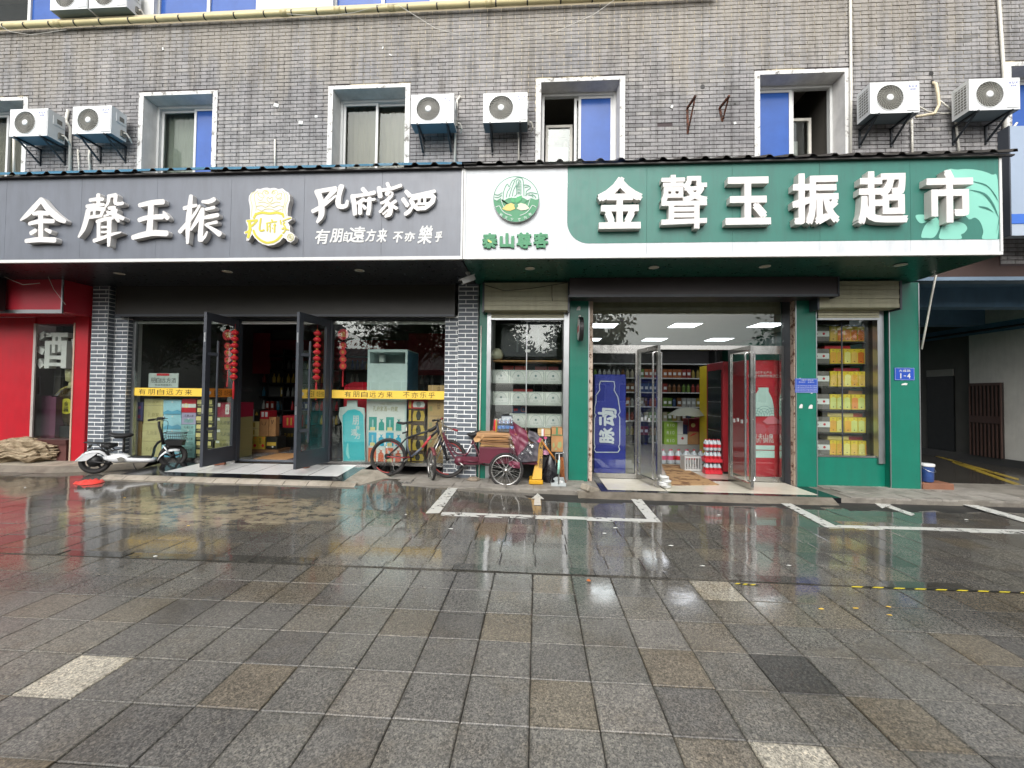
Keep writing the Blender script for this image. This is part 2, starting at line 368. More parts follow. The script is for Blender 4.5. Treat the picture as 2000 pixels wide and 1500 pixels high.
def brick_wall_mat():
    """dusty grey facing brick: tone per brick by its cell, lime bloom and brown run-off high on the wall"""
    m, nt, b = base_mat('grey_facing_brick'); p = wpos(nt); sx = N(nt, 'SeparateXYZ'); nt.links.new(p, sx.inputs[0])
    rz = math_(nt, 'FLOOR', math_(nt, 'DIVIDE', sx.outputs[2], BH)); od = math_(nt, 'MULTIPLY', math_(nt, 'MODULO', rz, 2), BW/2)
    cx = math_(nt, 'FLOOR', math_(nt, 'DIVIDE', math_(nt, 'ADD', math_(nt, 'ADD', sx.outputs[0], 40), od), BW))
    cb = N(nt, 'CombineXYZ'); nt.links.new(cx, cb.inputs[0]); nt.links.new(rz, cb.inputs[1])
    wn = N(nt, 'TexWhiteNoise'); wn.noise_dimensions = '2D'; nt.links.new(cb.outputs[0], wn.inputs['Vector'])
    tone = ramp(nt, wn.outputs['Value'], [(0, lin('#7b7a79')), (.05, lin('#8a8989')), (.5, lin('#939292')), (.92, lin('#9a9898')), (1, lin('#a19f9c'))])
    big = ramp(nt, noise(nt, p, .55, 4, .6), [(.30, (.58,.58,.60)), (.5, (.9,.9,.9)), (.66, (1.08,1.06,1.03))])
    co = mixc(nt, 1, tone, big, 'MULTIPLY')
    st = N(nt, 'Mapping'); st.inputs['Scale'].default_value = (1.5, 1, .35); nt.links.new(p, st.inputs[0])
    hz = N(nt, 'MapRange'); nt.links.new(sx.outputs[2], hz.inputs[0]); hz.inputs[1].default_value = 6.3; hz.inputs[2].default_value = 8.2
    bl = math_(nt, 'MULTIPLY', ramp(nt, math_(nt, 'ADD', noise(nt, st.outputs[0], 1.5, 6, .7), math_(nt, 'MULTIPLY_ADD', hz.outputs[0], .28, -.13)), [(.47, (0,0,0)), (.66, (.8,.8,.8))]), 1)
    co = mixc(nt, bl, co, mixc(nt, noise(nt, p, 11, 5, .8), lin('#a6a197'), lin('#7c7670')))
    co = mixc(nt, 1, co, ramp(nt, noise(nt, p, 45, 5, .7), [(.3, (.78,.78,.78)), (.7, (1.15,1.15,1.15))]), 'MULTIPLY')
    st2 = N(nt, 'Mapping'); st2.inputs['Scale'].default_value = (6, 1, .3); nt.links.new(p, st2.inputs[0])
    co = mixc(nt, 1, co, ramp(nt, noise(nt, st2.outputs[0], 1.7, 6, .68), [(.36, (.66,.65,.64)), (.52, (1,1,1)), (.72, (1.1,1.09,1.06))]), 'MULTIPLY')
    nt.links.new(co, b.inputs['Base Color']); b.inputs['Roughness'].default_value = .85; b.inputs['Specular IOR Level'].default_value = .3
    bump(nt, b, noise(nt, p, 70, 5, .7), .35, .004); return m
def mortar_mat():
    m, nt, b = base_mat('brick_mortar'); p = wpos(nt); sx = N(nt, 'SeparateXYZ'); nt.links.new(p, sx.inputs[0])
    st = N(nt, 'Mapping'); st.inputs['Scale'].default_value = (1.5, 1, .35); nt.links.new(p, st.inputs[0])
    hz = N(nt, 'MapRange'); nt.links.new(sx.outputs[2], hz.inputs[0]); hz.inputs[1].default_value = 6.3; hz.inputs[2].default_value = 8.2
    bl = ramp(nt, math_(nt, 'ADD', noise(nt, st.outputs[0], 1.1, 6, .7), math_(nt, 'MULTIPLY_ADD', hz.outputs[0], .34, -.15)), [(.47, (0,0,0)), (.55, (1,1,1))])
    nt.links.new(mixc(nt, bl, lin('#453c3d'), lin('#c2b79d')), b.inputs['Base Color']); b.inputs['Roughness'].default_value = .9; return m
BW, BH = .2487, .0675
M_brick = brick_wall_mat(); M_mortar = mortar_mat()
M_slate = M('#5c636b', .55, var=.22, scale=9, bmp=.2); M_joint_white = M('#f0f2f0', .7, var=.08)

def concrete(col, dirt='#4b463d', wetness=0.0):
    m, nt, b = base_mat('concrete_'+col.strip('#')); p = wpos(nt); c = lin(col)
    co = ramp(nt, noise(nt, p, 5, 7, .7), [(.3, tuple(x*.55 for x in c)), (.5, c), (.75, tuple(min(1, x*1.2) for x in c))])
    co = mixc(nt, ramp(nt, noise(nt, p, 1.4, 6, .7), [(.47, (0,0,0)), (.68, (.8,.8,.8))]), co, lin(dirt))
    nt.links.new(co, b.inputs['Base Color'])
    nt.links.new(math_(nt, 'MULTIPLY_ADD', noise(nt, p, 2.5, 4), .5, .45-wetness*.4), b.inputs['Roughness'])
    bump(nt, b, noise(nt, p, 40, 6, .7), .4, .006); return m
M_conc = concrete('#9c9384'); M_conc_wet = concrete('#736c61', '#463f35', .35); M_step_conc = concrete('#9b9386', '#6a6152', .15)
def chipped(col, under, amt=.5, sc_=14):
    m, nt, b = base_mat('chipped_paint_'+col.strip('#')); p = wpos(nt)
    f = ramp(nt, noise(nt, p, sc_, 7, .75), [(amt-.03, (0,0,0)), (amt+.03, (1,1,1))])
    nt.links.new(mixc(nt, f, lin(col), lin(under)), b.inputs['Base Color']); b.inputs['Roughness'].default_value = .75
    bump(nt, b, f, -.3, .004); return m
M_surround = chipped('#c9c9c6', '#77746f', .58, 9); M_rust = chipped('#b9a796', '#5b3826', .55, 12); M_rusty = chipped('#6b3a22', '#2a1a13', .5, 25)
M_plaster = M('#cdcbc7', .8, var=.18, dirt=.35)
M_white = M('#c6c7c5', .45, var=.05); M_white_dirty = M('#cfd0cc', .5, var=.1, dirt=.35)
M_pvc = M('#cfccc2', .45, var=.1, dirt=.25); M_black = M('#141414', .5, var=.3); M_rubber = M('#1c1b1a', .75, var=.3)
M_alu = metal('#b9bcbd', .32); M_steel = metal('#c9c8c4', .2); M_chrome = metal('#d8d8d6', .1); M_darkmetal = M('#3c4047', .4, var=.1)
M_ac = M('#d0d2d1', .4, var=.05, dirt=.2); M_ac_dark = M('#6e6d66', .6, var=.1); M_ac_fan = M('#5a5951', .6)
M_green = M('#0f6b58', .32, var=.1, dirt=.28); M_green_sign = M('#2b6a5e', .42, var=.07, dirt=.4); M_mint = M('#79b9a8', .45, var=.04)
M_sign_grey = M('#60656e', .36, var=.08, dirt=.4); M_sign_white = M('#c3c7ca', .45, var=.06, dirt=.35)
M_letter = M('#cfcdca', .5, var=.06, dirt=.15); M_letter_side = M('#c6c2bd', .5, var=.08, dirt=.25)
M_soffit_dark = M('#22262b', .3, var=.1); M_soffit_green = M('#0c4a3d', .3, var=.08); M_fascia = M('#232017', .4, var=.1)
M_red = M('#ab0c1f', .42, var=.1, dirt=.3); M_red2 = M('#a91226', .35, var=.06); M_red_print = M('#bf1d2c', .4, var=.06)
M_shutter = M('#a6a389', .5, var=.12, dirt=.4); M_canopy = M('#2b2020', .35, var=.1)
M_yellow_ban = M('#e8c34d', .4, var=.04); M_orange_ban = M('#d98a34', .4, var=.04); M_ink = M('#16130f', .5)
M_glass = glass('shop_glass', boost=1.25); M_glass_win = glass('upper_window_glass', '#eef1ee', .45); M_glass_clear = glass('clear_door_glass', '#f8faf8', .8)
M_glass_blue = glass('blue_tinted_glass', '#4a6ecb', 1.3); M_blue_film = M('#31559a', .16, var=.12, spec=.25)
M_marble = M('#c9c9c7', .12, var=.1, scale=5); M_granite_black = M('#16171a', .06, var=.4, scale=20); M_tile_cream = M('#cfc9b8', .12, var=.08)
M_card = M('#a67c50', .75, var=.14, scale=8); M_card_dark = M('#7b5a3a', .8, var=.2, scale=8)
M_dark_int = M('#2b2a29', .7); M_blue_sign = M('#1c48a8', .35, var=.04)
# ---------------------------------------------------------------- ground, paving, kerbs, steps, painted lines
def smooth(a, b, x): t = max(0, min(1, (x-a)/(b-a))); return t*t*(3-2*t)
def gz(x, y): return -.10*max(0, min(1, (y-3.43)/2.8))*smooth(-3, 1, x)      # the far paving drains down towards the green shop
def G2(px, py, h=0.0):
    z = 0
    for _ in range(12): x, y = G(px, py, z+h); z = gz(x, y)
    return Vector((x, y, z+h))
g = MB().add([(-150,-150,-.16),(150,-150,-.16),(150,150,-.16),(-150,150,-.16)], [(0,1,2,3)], M('#3a3936', .4, var=.3)).build('ground'); tag(g, kind='structure')
bed = MB()
for i in range(28):
    for j in range(9):
        a, b, c, d = -14+i, -13+i, -5.9+j*1.6, -5.9+(j+1)*1.6
        bed.quad(*[(x, y, gz(x, y)-.009) for x, y in ((a,c),(b,c),(b,d),(a,d))], M_joint)
bed = tag(bed.build('pavement'), kind='structure')
M_slab_far = paving('wet_granite_paving_far', yoff=.132)
special = {}
for q, mm in (((135,1322), M_slab_pale), ((480,1342), M_slab_tan), ((1405,1152), M_slab_pale), ((1550,1478), M_slab_pale), ((1548,1312), M_slab_dark), ((30,1495), M_slab_tan), ((1310,1300), M_slab_tan)):
    x, y = G(*q); special[(math.floor((x-OX)/TX), math.floor((y-OY)/TY))] = mm
def project(x, y, z=0):
    v = Vector((x, y, z-CAM_H)); d = v.dot(fwd)
    return (1000+FOC*v.dot(rgt)/d, 750-FOC*v.dot(upv)/d, d) if d > .1 else (1e6, 1e6, d)
slab_me = {}
def slab_mesh(mm, k):
    if (mm.name, k) not in slab_me:
        jx = .0012+.0006*k; mb = MB(); a = TX-2*jx; b = TY-2*jx; e = .004
        vs = [(-a/2,-b/2,-.03),(a/2,-b/2,-.03),(a/2,b/2,-.03),(-a/2,b/2,-.03),(-a/2,-b/2,-e),(a/2,-b/2,-e),(a/2,b/2,-e),(-a/2,b/2,-e),
              (-a/2+e,-b/2+e,0),(a/2-e,-b/2+e,0),(a/2-e,b/2-e,0),(-a/2+e,b/2-e,0)]
        fs = [(0,1,5,4),(1,2,6,5),(2,3,7,6),(3,0,4,7),(4,5,9,8),(5,6,10,9),(6,7,11,10),(7,4,8,11),(8,9,10,11)]
        slab_me[(mm.name, k)] = mb.add(vs, fs, mm).mesh('paving_slab')
    return slab_me[(mm.name, k)]
cells = []
for i in range(-44, 46):
    for j in range(-24, 5): cells.append((OX+(i+.5)*TX, OY+(j+.5)*TY, 0, special.get((i, j), M_slab)))
    for j in range(11): cells.append((OX+(i+.5)*TX+(.0 if j % 2 else .02), 3.435+(j+.5)*TY, 1, M_slab_far))
def inview(c):
    u, v, d = project(c[0], c[1]); return d if -60 < u < 2060 and 700 < v < 1600 else 1e6+d
cells.sort(key=inview)
rest = MB()
for n, (x, y, far, mm) in enumerate(cells):
    dz = random.uniform(-.0018, .0018); rx, ry = random.gauss(0, .0025), random.gauss(0, .0025)
    if far: dz *= .8; rx *= 1.5; ry *= 1.5
    if n < 300:
        o = inst(slab_mesh(mm, n % 3), 'paving_slab', (x, y, gz(x, y)+dz), bed); o.rotation_euler = (rx, ry, random.gauss(0, .004))
    else:
        a, b = TX/2-.0016, TY/2-.0016; z = [gz(x+p_*a, y+q_*b)+dz+p_*a*-ry+q_*b*rx for p_, q_ in ((-1,-1),(1,-1),(1,1),(-1,1))]
        vs = [(x-a,y-b,z[0]),(x+a,y-b,z[1]),(x+a,y+b,z[2]),(x-a,y+b,z[3])]
        rest.add(vs+[(p_[0],p_[1],p_[2]-.012) for p_ in vs], [(0,1,2,3),(0,4,5,1),(1,5,6,2),(2,6,7,3),(3,7,4,0)], mm)
tag(rest.build('paving_slabs_beyond', bed), kind='stuff')
# kerb course across the plaza
kerb = tag(MB().box(-13.6,13.6,3.304,3.432,-.05,-.004,M_joint).build('kerb'), kind='structure')
x = -12.0
while x < 12:
    L = random.uniform(.52, .62); dz = random.uniform(.001, .006) + (.006 if -3 < x < 1.5 else 0)
    mb = MB().box(-L/2+.003, L/2-.003, -.058, .058, -.04, 0, random.choice([M_kerb, M_kerb, M_slab]))
    o = inst(mb.mesh('kerb_stone'), 'kerb_stone', (x+L/2, 3.368, dz), kerb); o.rotation_euler = (random.gauss(0,.01), random.gauss(0,.006), random.gauss(0,.004)); x += L

# strip of lighter footway slabs along the shop fronts
foot = tag(MB().box(-3.4, 8.5, 6.30, 7.6, -.2, -.022, concrete('#7a756c', '#4b463f', .3)).build('footway'), kind='structure')
M_foot = concrete('#8f8a82', '#5b564e', .2)
x = -3.4
while x < 7.0:
    for j in range(3):
        if .72 < x+.21 < 4.5: continue
        mb = MB().box(-.205, .205, -.14, .14, -.03, 0, M_foot)
        o = inst(mb.mesh('footway_slab'), 'footway_slab', (x+.21+(.1 if j % 2 else 0), 6.44+j*.29, -.012+random.uniform(-.003,.003)), foot); o.rotation_euler.z = random.gauss(0,.004)
    x += .42
# raised concrete apron in front of the red shop
ap = MB()
pts_f = [(-14, 6.75), (-11, 6.62), (-9.3, 6.45), (-8.2, 6.45), (-7.55, 6.75), (-7.2, 7.1)]
for i in range(len(pts_f)-1):
    (xa, ya), (xb, yb) = pts_f[i], pts_f[i+1]
    ap.quad((xa,ya,-.01),(xb,yb,-.01),(xb,yb+.16,.09),(xa,ya+.16,.09), M_conc_wet); ap.quad((xa,ya+.16,.09),(xb,yb+.16,.09),(xb,7.6,.15),(xa,7.6,.15), M_conc)
tag(ap.build('concrete_apron'), kind='structure')
# step of the grey shop
PZ = .125
def pz_at(y): return .045+max(0, y-6.28)*.095
st = MB().add([(-6.75,6.2,-.05),(-2.95,6.2,-.05),(-2.95,7.6,-.05),(-6.75,7.6,-.05),(-6.75,6.2,.040),(-2.95,6.2,.040),(-2.95,7.6,pz_at(7.6)),(-6.75,7.6,pz_at(7.6))], [(0,3,2,1),(4,5,6,7),(0,1,5,4),(1,2,6,5),(2,3,7,6),(3,0,4,7)], M_granite_black); stp = tag(st.build('shop_step'), kind='structure')
mb = MB()
def on_step(px, py):
    z = .08
    for _ in range(20): x, y = G(px, py, z); z = pz_at(y)
    return (x, y, z+.004)
A4 = [on_step(318.5,922), on_step(660,931), on_step(698,909), on_step(395,904)]
for i in range(6):
    f0, f1 = i/6+.002, (i+1)/6-.002; L_ = lambda a, b, f: tuple(a[k]+(b[k]-a[k])*f for k in range(3))
    MB().quad(L_(A4[0],A4[1],f0), L_(A4[0],A4[1],f1), L_(A4[3],A4[2],f1), L_(A4[3],A4[2],f0), M_marble).build('marble_panel', stp)
ram = MB(); fr = [(-6.95,6.02), (-2.72,5.93)]; n = 11
for i in range(n):
    a, b = -6.93+i*(4.2/n)+.004, -6.93+(i+1)*(4.2/n)-.004; ya, yb = 6.10-i*.008, 6.10-(i+1)*.008
    mb = MB().add([(a,ya,-.02),(b,yb,-.02),(b,yb+.12,.046),(a,ya+.12,.046),(b,yb+.20,.048),(a,ya+.20,.048),(b,yb,-.05),(a,ya,-.05)], [(0,1,2,3),(3,2,4,5),(7,6,1,0)], M_step_conc); mb.build('step_edge_stone', stp)
mb = MB().add([(-2.73,6.0,-.03),(-2.45,6.9,-.03),(-2.7,6.9,.10),(-2.95,6.15,.046)], [(0,1,2,3)], M_step_conc).add([(-2.95,6.15,.046),(-2.7,6.9,.10),(-2.98,6.9,.112),(-2.98,6.2,.048)], [(0,1,2,3)], M_step_conc)
mb.build('step_edge_stone', stp)
# step of the green shop
QZ = -.02
st2 = tag(MB().box(.98, 4.42, 6.26, 7.42, -.2, QZ, M_granite_black).build('shop_step'), kind='structure')
MB().box(1.10, 1.98, 6.42, 7.25, QZ, QZ+.004, M_tile_cream).box(2.0, 4.2, 6.42, 7.25, QZ, QZ+.004, M_tile_cream).build('cream_tile', st2)
mb = MB()
xs = [.62+.23*i for i in range(17)]
for i in range(16):
    j0, j1 = random.uniform(-.02,.02), random.uniform(-.02,.02)
    mb.quad((xs[i],6.06+.015*math.sin(i*1.7),-.115),(xs[i+1],6.06+.015*math.sin((i+1)*1.7),-.115),(xs[i+1],6.27,QZ+.003),(xs[i],6.27,QZ+.003), M_conc_wet)
mb.quad((.62,6.06,-.11),(.98,6.27,QZ+.003),(.98,6.95,QZ+.003),(.70,6.95,-.03), M_conc_wet)
mb.build('cement_ramp', st2)
mb = MB().cbox((.82,6.35,.0), (.22,.20,.10), M_conc, rz=.5, ry=.35); tag(mb.build('broken_kerb_piece', bevel=.015), 'broken grey kerb piece lying at the end of the cement ramp', 'concrete')

# worn white paint on the ground
def paint_mat(col):
    m = bpy.data.materials.new('worn_road_paint'); m.use_nodes = True; nt = m.node_tree; b = nt.nodes['Principled BSDF']; p = wpos(nt)
    b.inputs['Base Color'].default_value = (*lin(col), 1); b.inputs['Roughness'].default_value = .35
    f = ramp(nt, noise(nt, p, 11, 6, .72), [(.57, (1,1,1)), (.60, (0,0,0))]); nt.links.new(f, b.inputs['Alpha']); return m
M_paint = paint_mat('#c4c4be'); M_paint_y = paint_mat('#8f7a2c')
def marking(name, px_polys, m, h=.004):
    mb = MB()
    for poly in px_polys:
        pts = [G2(*q) for q in poly]; mb.add([(p.x, p.y, p.z+h) for p in pts], [tuple(range(len(pts)))], m)
    return tag(mb.build(name), kind='structure')
def strip(a, b, c, d, n=8):
    return [[(a[0]+(b[0]-a[0])*i/n, a[1]+(b[1]-a[1])*i/n), (a[0]+(b[0]-a[0])*(i+1)/n, a[1]+(b[1]-a[1])*(i+1)/n), (d[0]+(c[0]-d[0])*(i+1)/n, d[1]+(c[1]-d[1])*(i+1)/n), (d[0]+(c[0]-d[0])*i/n, d[1]+(c[1]-d[1])*i/n)] for i in range(n)]
marking('parking_line', strip((831,1003),(858,1003),(909,934),(892,934)) + strip((859,1007.5),(1284,1022.5),(1272,1014.5),(864,1000.5)) + strip((1268,1020),(1293,1022),(1241,962),(1222,962)), M_paint)
marking('parking_line', strip((1617,1032.5),(2040,1045),(2040,1036.5),(1636,1026)) + strip((1614,1031),(1640,1031),(1521,972),(1503,972)) + strip((2040,1032),(2040,1023),(1786,953),(1765,953)), M_paint)
marking('painted_arrow', [[(1043,987),(1056.5,987.5),(1055.5,974),(1044,974)], [(1037.5,974.5),(1063,975),(1050,964)]], M_paint)
marking('painted_arrow', [[(1729,990),(1780,1008),(1787,1004.5),(1737,986.5)], [(1723,993.5),(1741,985.5),(1706,982)]], M_paint)
M_tape_y = M('#d2c02c', .4); M_tape_k = M('#1b1a17', .4)
for pts, nn, lab in (([(1433,1141),(1478,1144)], 3, 'short torn scrap of yellow and black hazard tape beside a pale slab'), ([(1660,1147),(2030,1160)], 9, 'long yellow and black hazard tape stuck along the paving joint')):
    a, b = pts; mb = MB(); hw = .009
    for i in range(nn*2):
        p_, q_ = [G2(a[0]+(b[0]-a[0])*k/(nn*2), a[1]+(b[1]-a[1])*k/(nn*2)) for k in (i, i+1)]; s_ = .03
        mb.add([(p_.x,p_.y-hw,.006),(q_.x,q_.y-hw,.006),(q_.x+s_,q_.y+hw,.006),(p_.x+s_,p_.y+hw,.006)], [(0,1,2,3)], M_tape_y if i % 2 == 0 else (M_tape_k if random.random() < .8 else M_tape_y))
    tag(mb.build('hazard_tape'), lab, 'tape')
# litter
def scrap(px, py, w_, l_, m, label, name='paper_scrap', hump=.012, cat='litter', group=None):
    c = G2(px, py); mb = MB(); a = random.uniform(0, 6); n = 7; vs = [(c.x, c.y, c.z+hump+.006)]
    for k in range(n):
        t = a+2*math.pi*k/n; r_ = random.uniform(.6, 1); vs.append((c.x+w_*r_*math.cos(t), c.y+l_*r_*math.sin(t), c.z+.006+random.uniform(0, hump*.5)))
    mb.add(vs, [(0, 1+k, 1+(k+1) % n) for k in range(n)], m); return tag(mb.build(name), label, cat, group)
M_bag = M('#e0473f', .35, var=.1)
c = G2(174, 944); mb = MB(); nx, ny = 12, 7
for i in range(nx):
    for j in range(ny): mb.v.append((c.x+(i/(nx-1)-.5)*.36*(1-.3*abs(j/(ny-1)-.5)), c.y+(j/(ny-1)-.5)*.26*(1-.5*abs(i/(nx-1)-.5)), c.z+.006+(.045*random.random()+.01)*(1 if 0 < i < nx-1 and 0 < j < ny-1 else 0)))
k = mb._m(M_bag)
for i in range(nx-1):
    for j in range(ny-1): mb.f.append((i*ny+j, (i+1)*ny+j, (i+1)*ny+j+1, i*ny+j+1)); mb.mi.append(k)
tag(mb.build('plastic_bag', smooth=True), 'crumpled red plastic bag lying in a puddle near the scooter', 'bag')
M_leaf_o = M('#b4642f', .6); M_leaf_y = M('#c9a53d', .6); M_paper = M('#c8c8c2', .7)
scrap(1150, 1136, .022, .03, M_leaf_o, 'single orange brown fallen leaf on the paving', 'fallen_leaf', cat='leaf')
for q in ((1604,1191), (1672,1190), (1735,1187), (1737,1203), (368,1028), (243,973)): scrap(*q, .022, .012, M_leaf_y, 'small yellow fallen leaf lying flat on the wet paving', 'fallen_leaf', .006, 'leaf', 'yellow fallen leaves')
for q in ((49,953), (1180,1043), (793,1006), (880,1034), (1404,1007), (1372,1107), (1540,1106), (1785,985), (1888,1016), (1310,1067), (1202,1032), (303,1088)): scrap(*q, random.uniform(.015,.035), .014, M_paper, 'tiny white paper scrap lying on the wet paving', 'paper_scrap', .008, 'litter', 'white paper scraps')
# ---------------------------------------------------------------- the brick building: upper wall, windows, gutter, top floor
F, S, U = 7.0, 5.7, 7.10          # planes: shop front piers, sign boards, upper brick wall
WL, WR = -13.5, 12.5
bld = thing('brick_building', (-3, U+1, 0), 'long grey brick building with shop fronts below and windows above', 'building')
# window openings: outer edge of the plaster surround, in photo pixels
WIN = [(-95, 198, 56), (273, 183, 426), (642, 170, 802), (1047, 155, 1221), (1473, 141, 1660), (1962, 126, 2140)]
Z_SILL, Z_TOP = 5.05, 6.99
wins = []
for a, ty, b in WIN:
    x0, x1 = W(a, ty, U)[0], W(b, ty, U)[0]; wins.append((x0, x1, Z_SILL, Z_TOP))
Z_LO, Z_HI = 4.7, 8.36
wall = MB()
xs = [WL]; 
for x0, x1, _, _ in wins[:6]: xs += [x0, x1]
xs.append(WR)
XP = W(1953, 400, U)[0]; wall.box(XP, WR, U+.009, U+.26, 3.62, Z_LO, M_mortar)
for i in range(0, len(xs), 2): wall.box(xs[i], xs[i+1], U+.009, U+.26, Z_LO, Z_TOP, M_mortar)
wall.box(WL, WR, U+.009, U+.26, Z_TOP, Z_HI, M_mortar)
for x0, x1, _, _ in wins[:6]: wall.box(x0, x1, U+.009, U+.26, Z_LO, Z_SILL, M_mortar)
wallo = wall.build('wall', bld)
wallo['label'] = 'dusty grey facing brick wall with dark joints and lime bloom'
bricks = []
r0, r1 = int(3.66/BH), int(Z_HI/BH)
holes = [(P(1304,240,U).x, P(1304,240,U).z), (P(1372,170,U).x, P(1372,170,U).z), (P(1818,144,U).x, P(1818,144,U).z)]
for r in range(r0, r1):
    od = (r % 2)*BW/2; k0 = int((WL+40+od)/BW); k1 = int((WR+40+od)/BW)+1
    for k in range(k0, k1):
        a, b = k*BW-40-od, (k+1)*BW-40-od; z0, z1 = r*BH, (r+1)*BH
        a, b = max(a, WL), min(b, WR)
        if z0 < Z_LO:
            a = max(a, XP)
            if b <= a: continue
        segs = [(a, b)]
        for x0, x1, s0, s1 in wins[:6]:
            if z1 > s0-.06 and z0 < s1+.0:
                ns = []
                for p_, q_ in segs:
                    if q_ <= x0 or p_ >= x1: ns.append((p_, q_)); continue
                    if p_ < x0: ns.append((p_, x0))
                    if q_ > x1: ns.append((x1, q_))
                segs = ns
        for p_, q_ in segs:
            if q_-p_ < .03: continue
            if any(p_ < hx < q_ and z0 < hz_ < z1 for hx, hz_ in holes[:1]): continue
            bricks.append((p_, q_, z0))
def bk(bx):
    u, v, d = project((bx[0]+bx[1])/2, U, bx[2]); return d if (-20 < u < 2020 and -20 < v < 330 and bx[1]-bx[0] > .2) else 1e5+d
def hid(bx):
    u, v, d = project((bx[0]+bx[1])/2, U, bx[2]); return v > 318 or u > 1945
bricks.sort(key=lambda q: bk(q)+(500 if hid(q) else 0))
JT = .0085; brick_me = []
for k in range(4):
    mb = MB(); a, b = (BW-JT)/2, (BH-JT)/2; e = .0025; dd = .0015*k
    vs = [(-a,.012,-b),(a,.012,-b),(a,.012,b),(-a,.012,b),(-a+e,-dd,-b+e),(a-e,-dd,-b+e),(a-e,-dd,b-e),(-a+e,-dd,b-e)]
    mb.add(vs, [(4,5,6,7),(0,1,5,4),(1,2,6,5),(2,3,7,6),(3,0,4,7)], M_brick); brick_me.append(mb.mesh('brick'))
rest = MB(); cnt = 0
for p_, q_, z0 in bricks:
    if cnt < 300 and q_-p_ > BW-.01:
        o = inst(brick_me[cnt % 4], 'brick', ((p_+q_)/2, U, z0+BH/2), wallo); cnt += 1
    else:
        dd = random.uniform(0, .005); e = .002; a, b, c_, d_ = p_+JT/2, q_-JT/2, z0+JT/2, z0+BH-JT/2; y = U-dd
        rest.add([(a,U+.012,c_),(b,U+.012,c_),(b,U+.012,d_),(a,U+.012,d_),(a+e,y,c_+e),(b-e,y,c_+e),(b-e,y,d_-e),(a+e,y,d_-e)], [(4,5,6,7),(0,1,5,4),(1,2,6,5),(2,3,7,6),(3,0,4,7)], M_brick)
tag(rest.build('bricks_beyond', wallo), kind='stuff')
# small scars and drill holes in the wall
mb = MB()
for q, r_ in (((1372,170),.04), ((1818,144),.038), ((540,200),.028), ((1310,210),.015), ((1435,203),.018), ((528,240),.02), ((587,243),.03), ((697,58),.02), ((780,52),.018), ((955,50),.016), ((1820,160),.03)):
    p_ = P(*q, U); MB().disc(p_.x, p_.z, r_, U-.009, M_ink, 9).build('drill_hole', wallo)
mb = MB()
for q, w_, h_ in (((748,94),.02,.05), ((763,108),.05,.02), ((618,228),.05,.04), ((1435,241),.04,.04), ((1312,209),.04,.05), ((319,96),.03,.05), ((540,206),.09,.06), ((588,240),.08,.06)):
    p_ = P(*q, U); MB().cbox((p_.x, U-.006, p_.z), (w_, .012, h_), M_white_dirty, ry=random.uniform(-.5,.5)).build('plaster_scar', wallo)

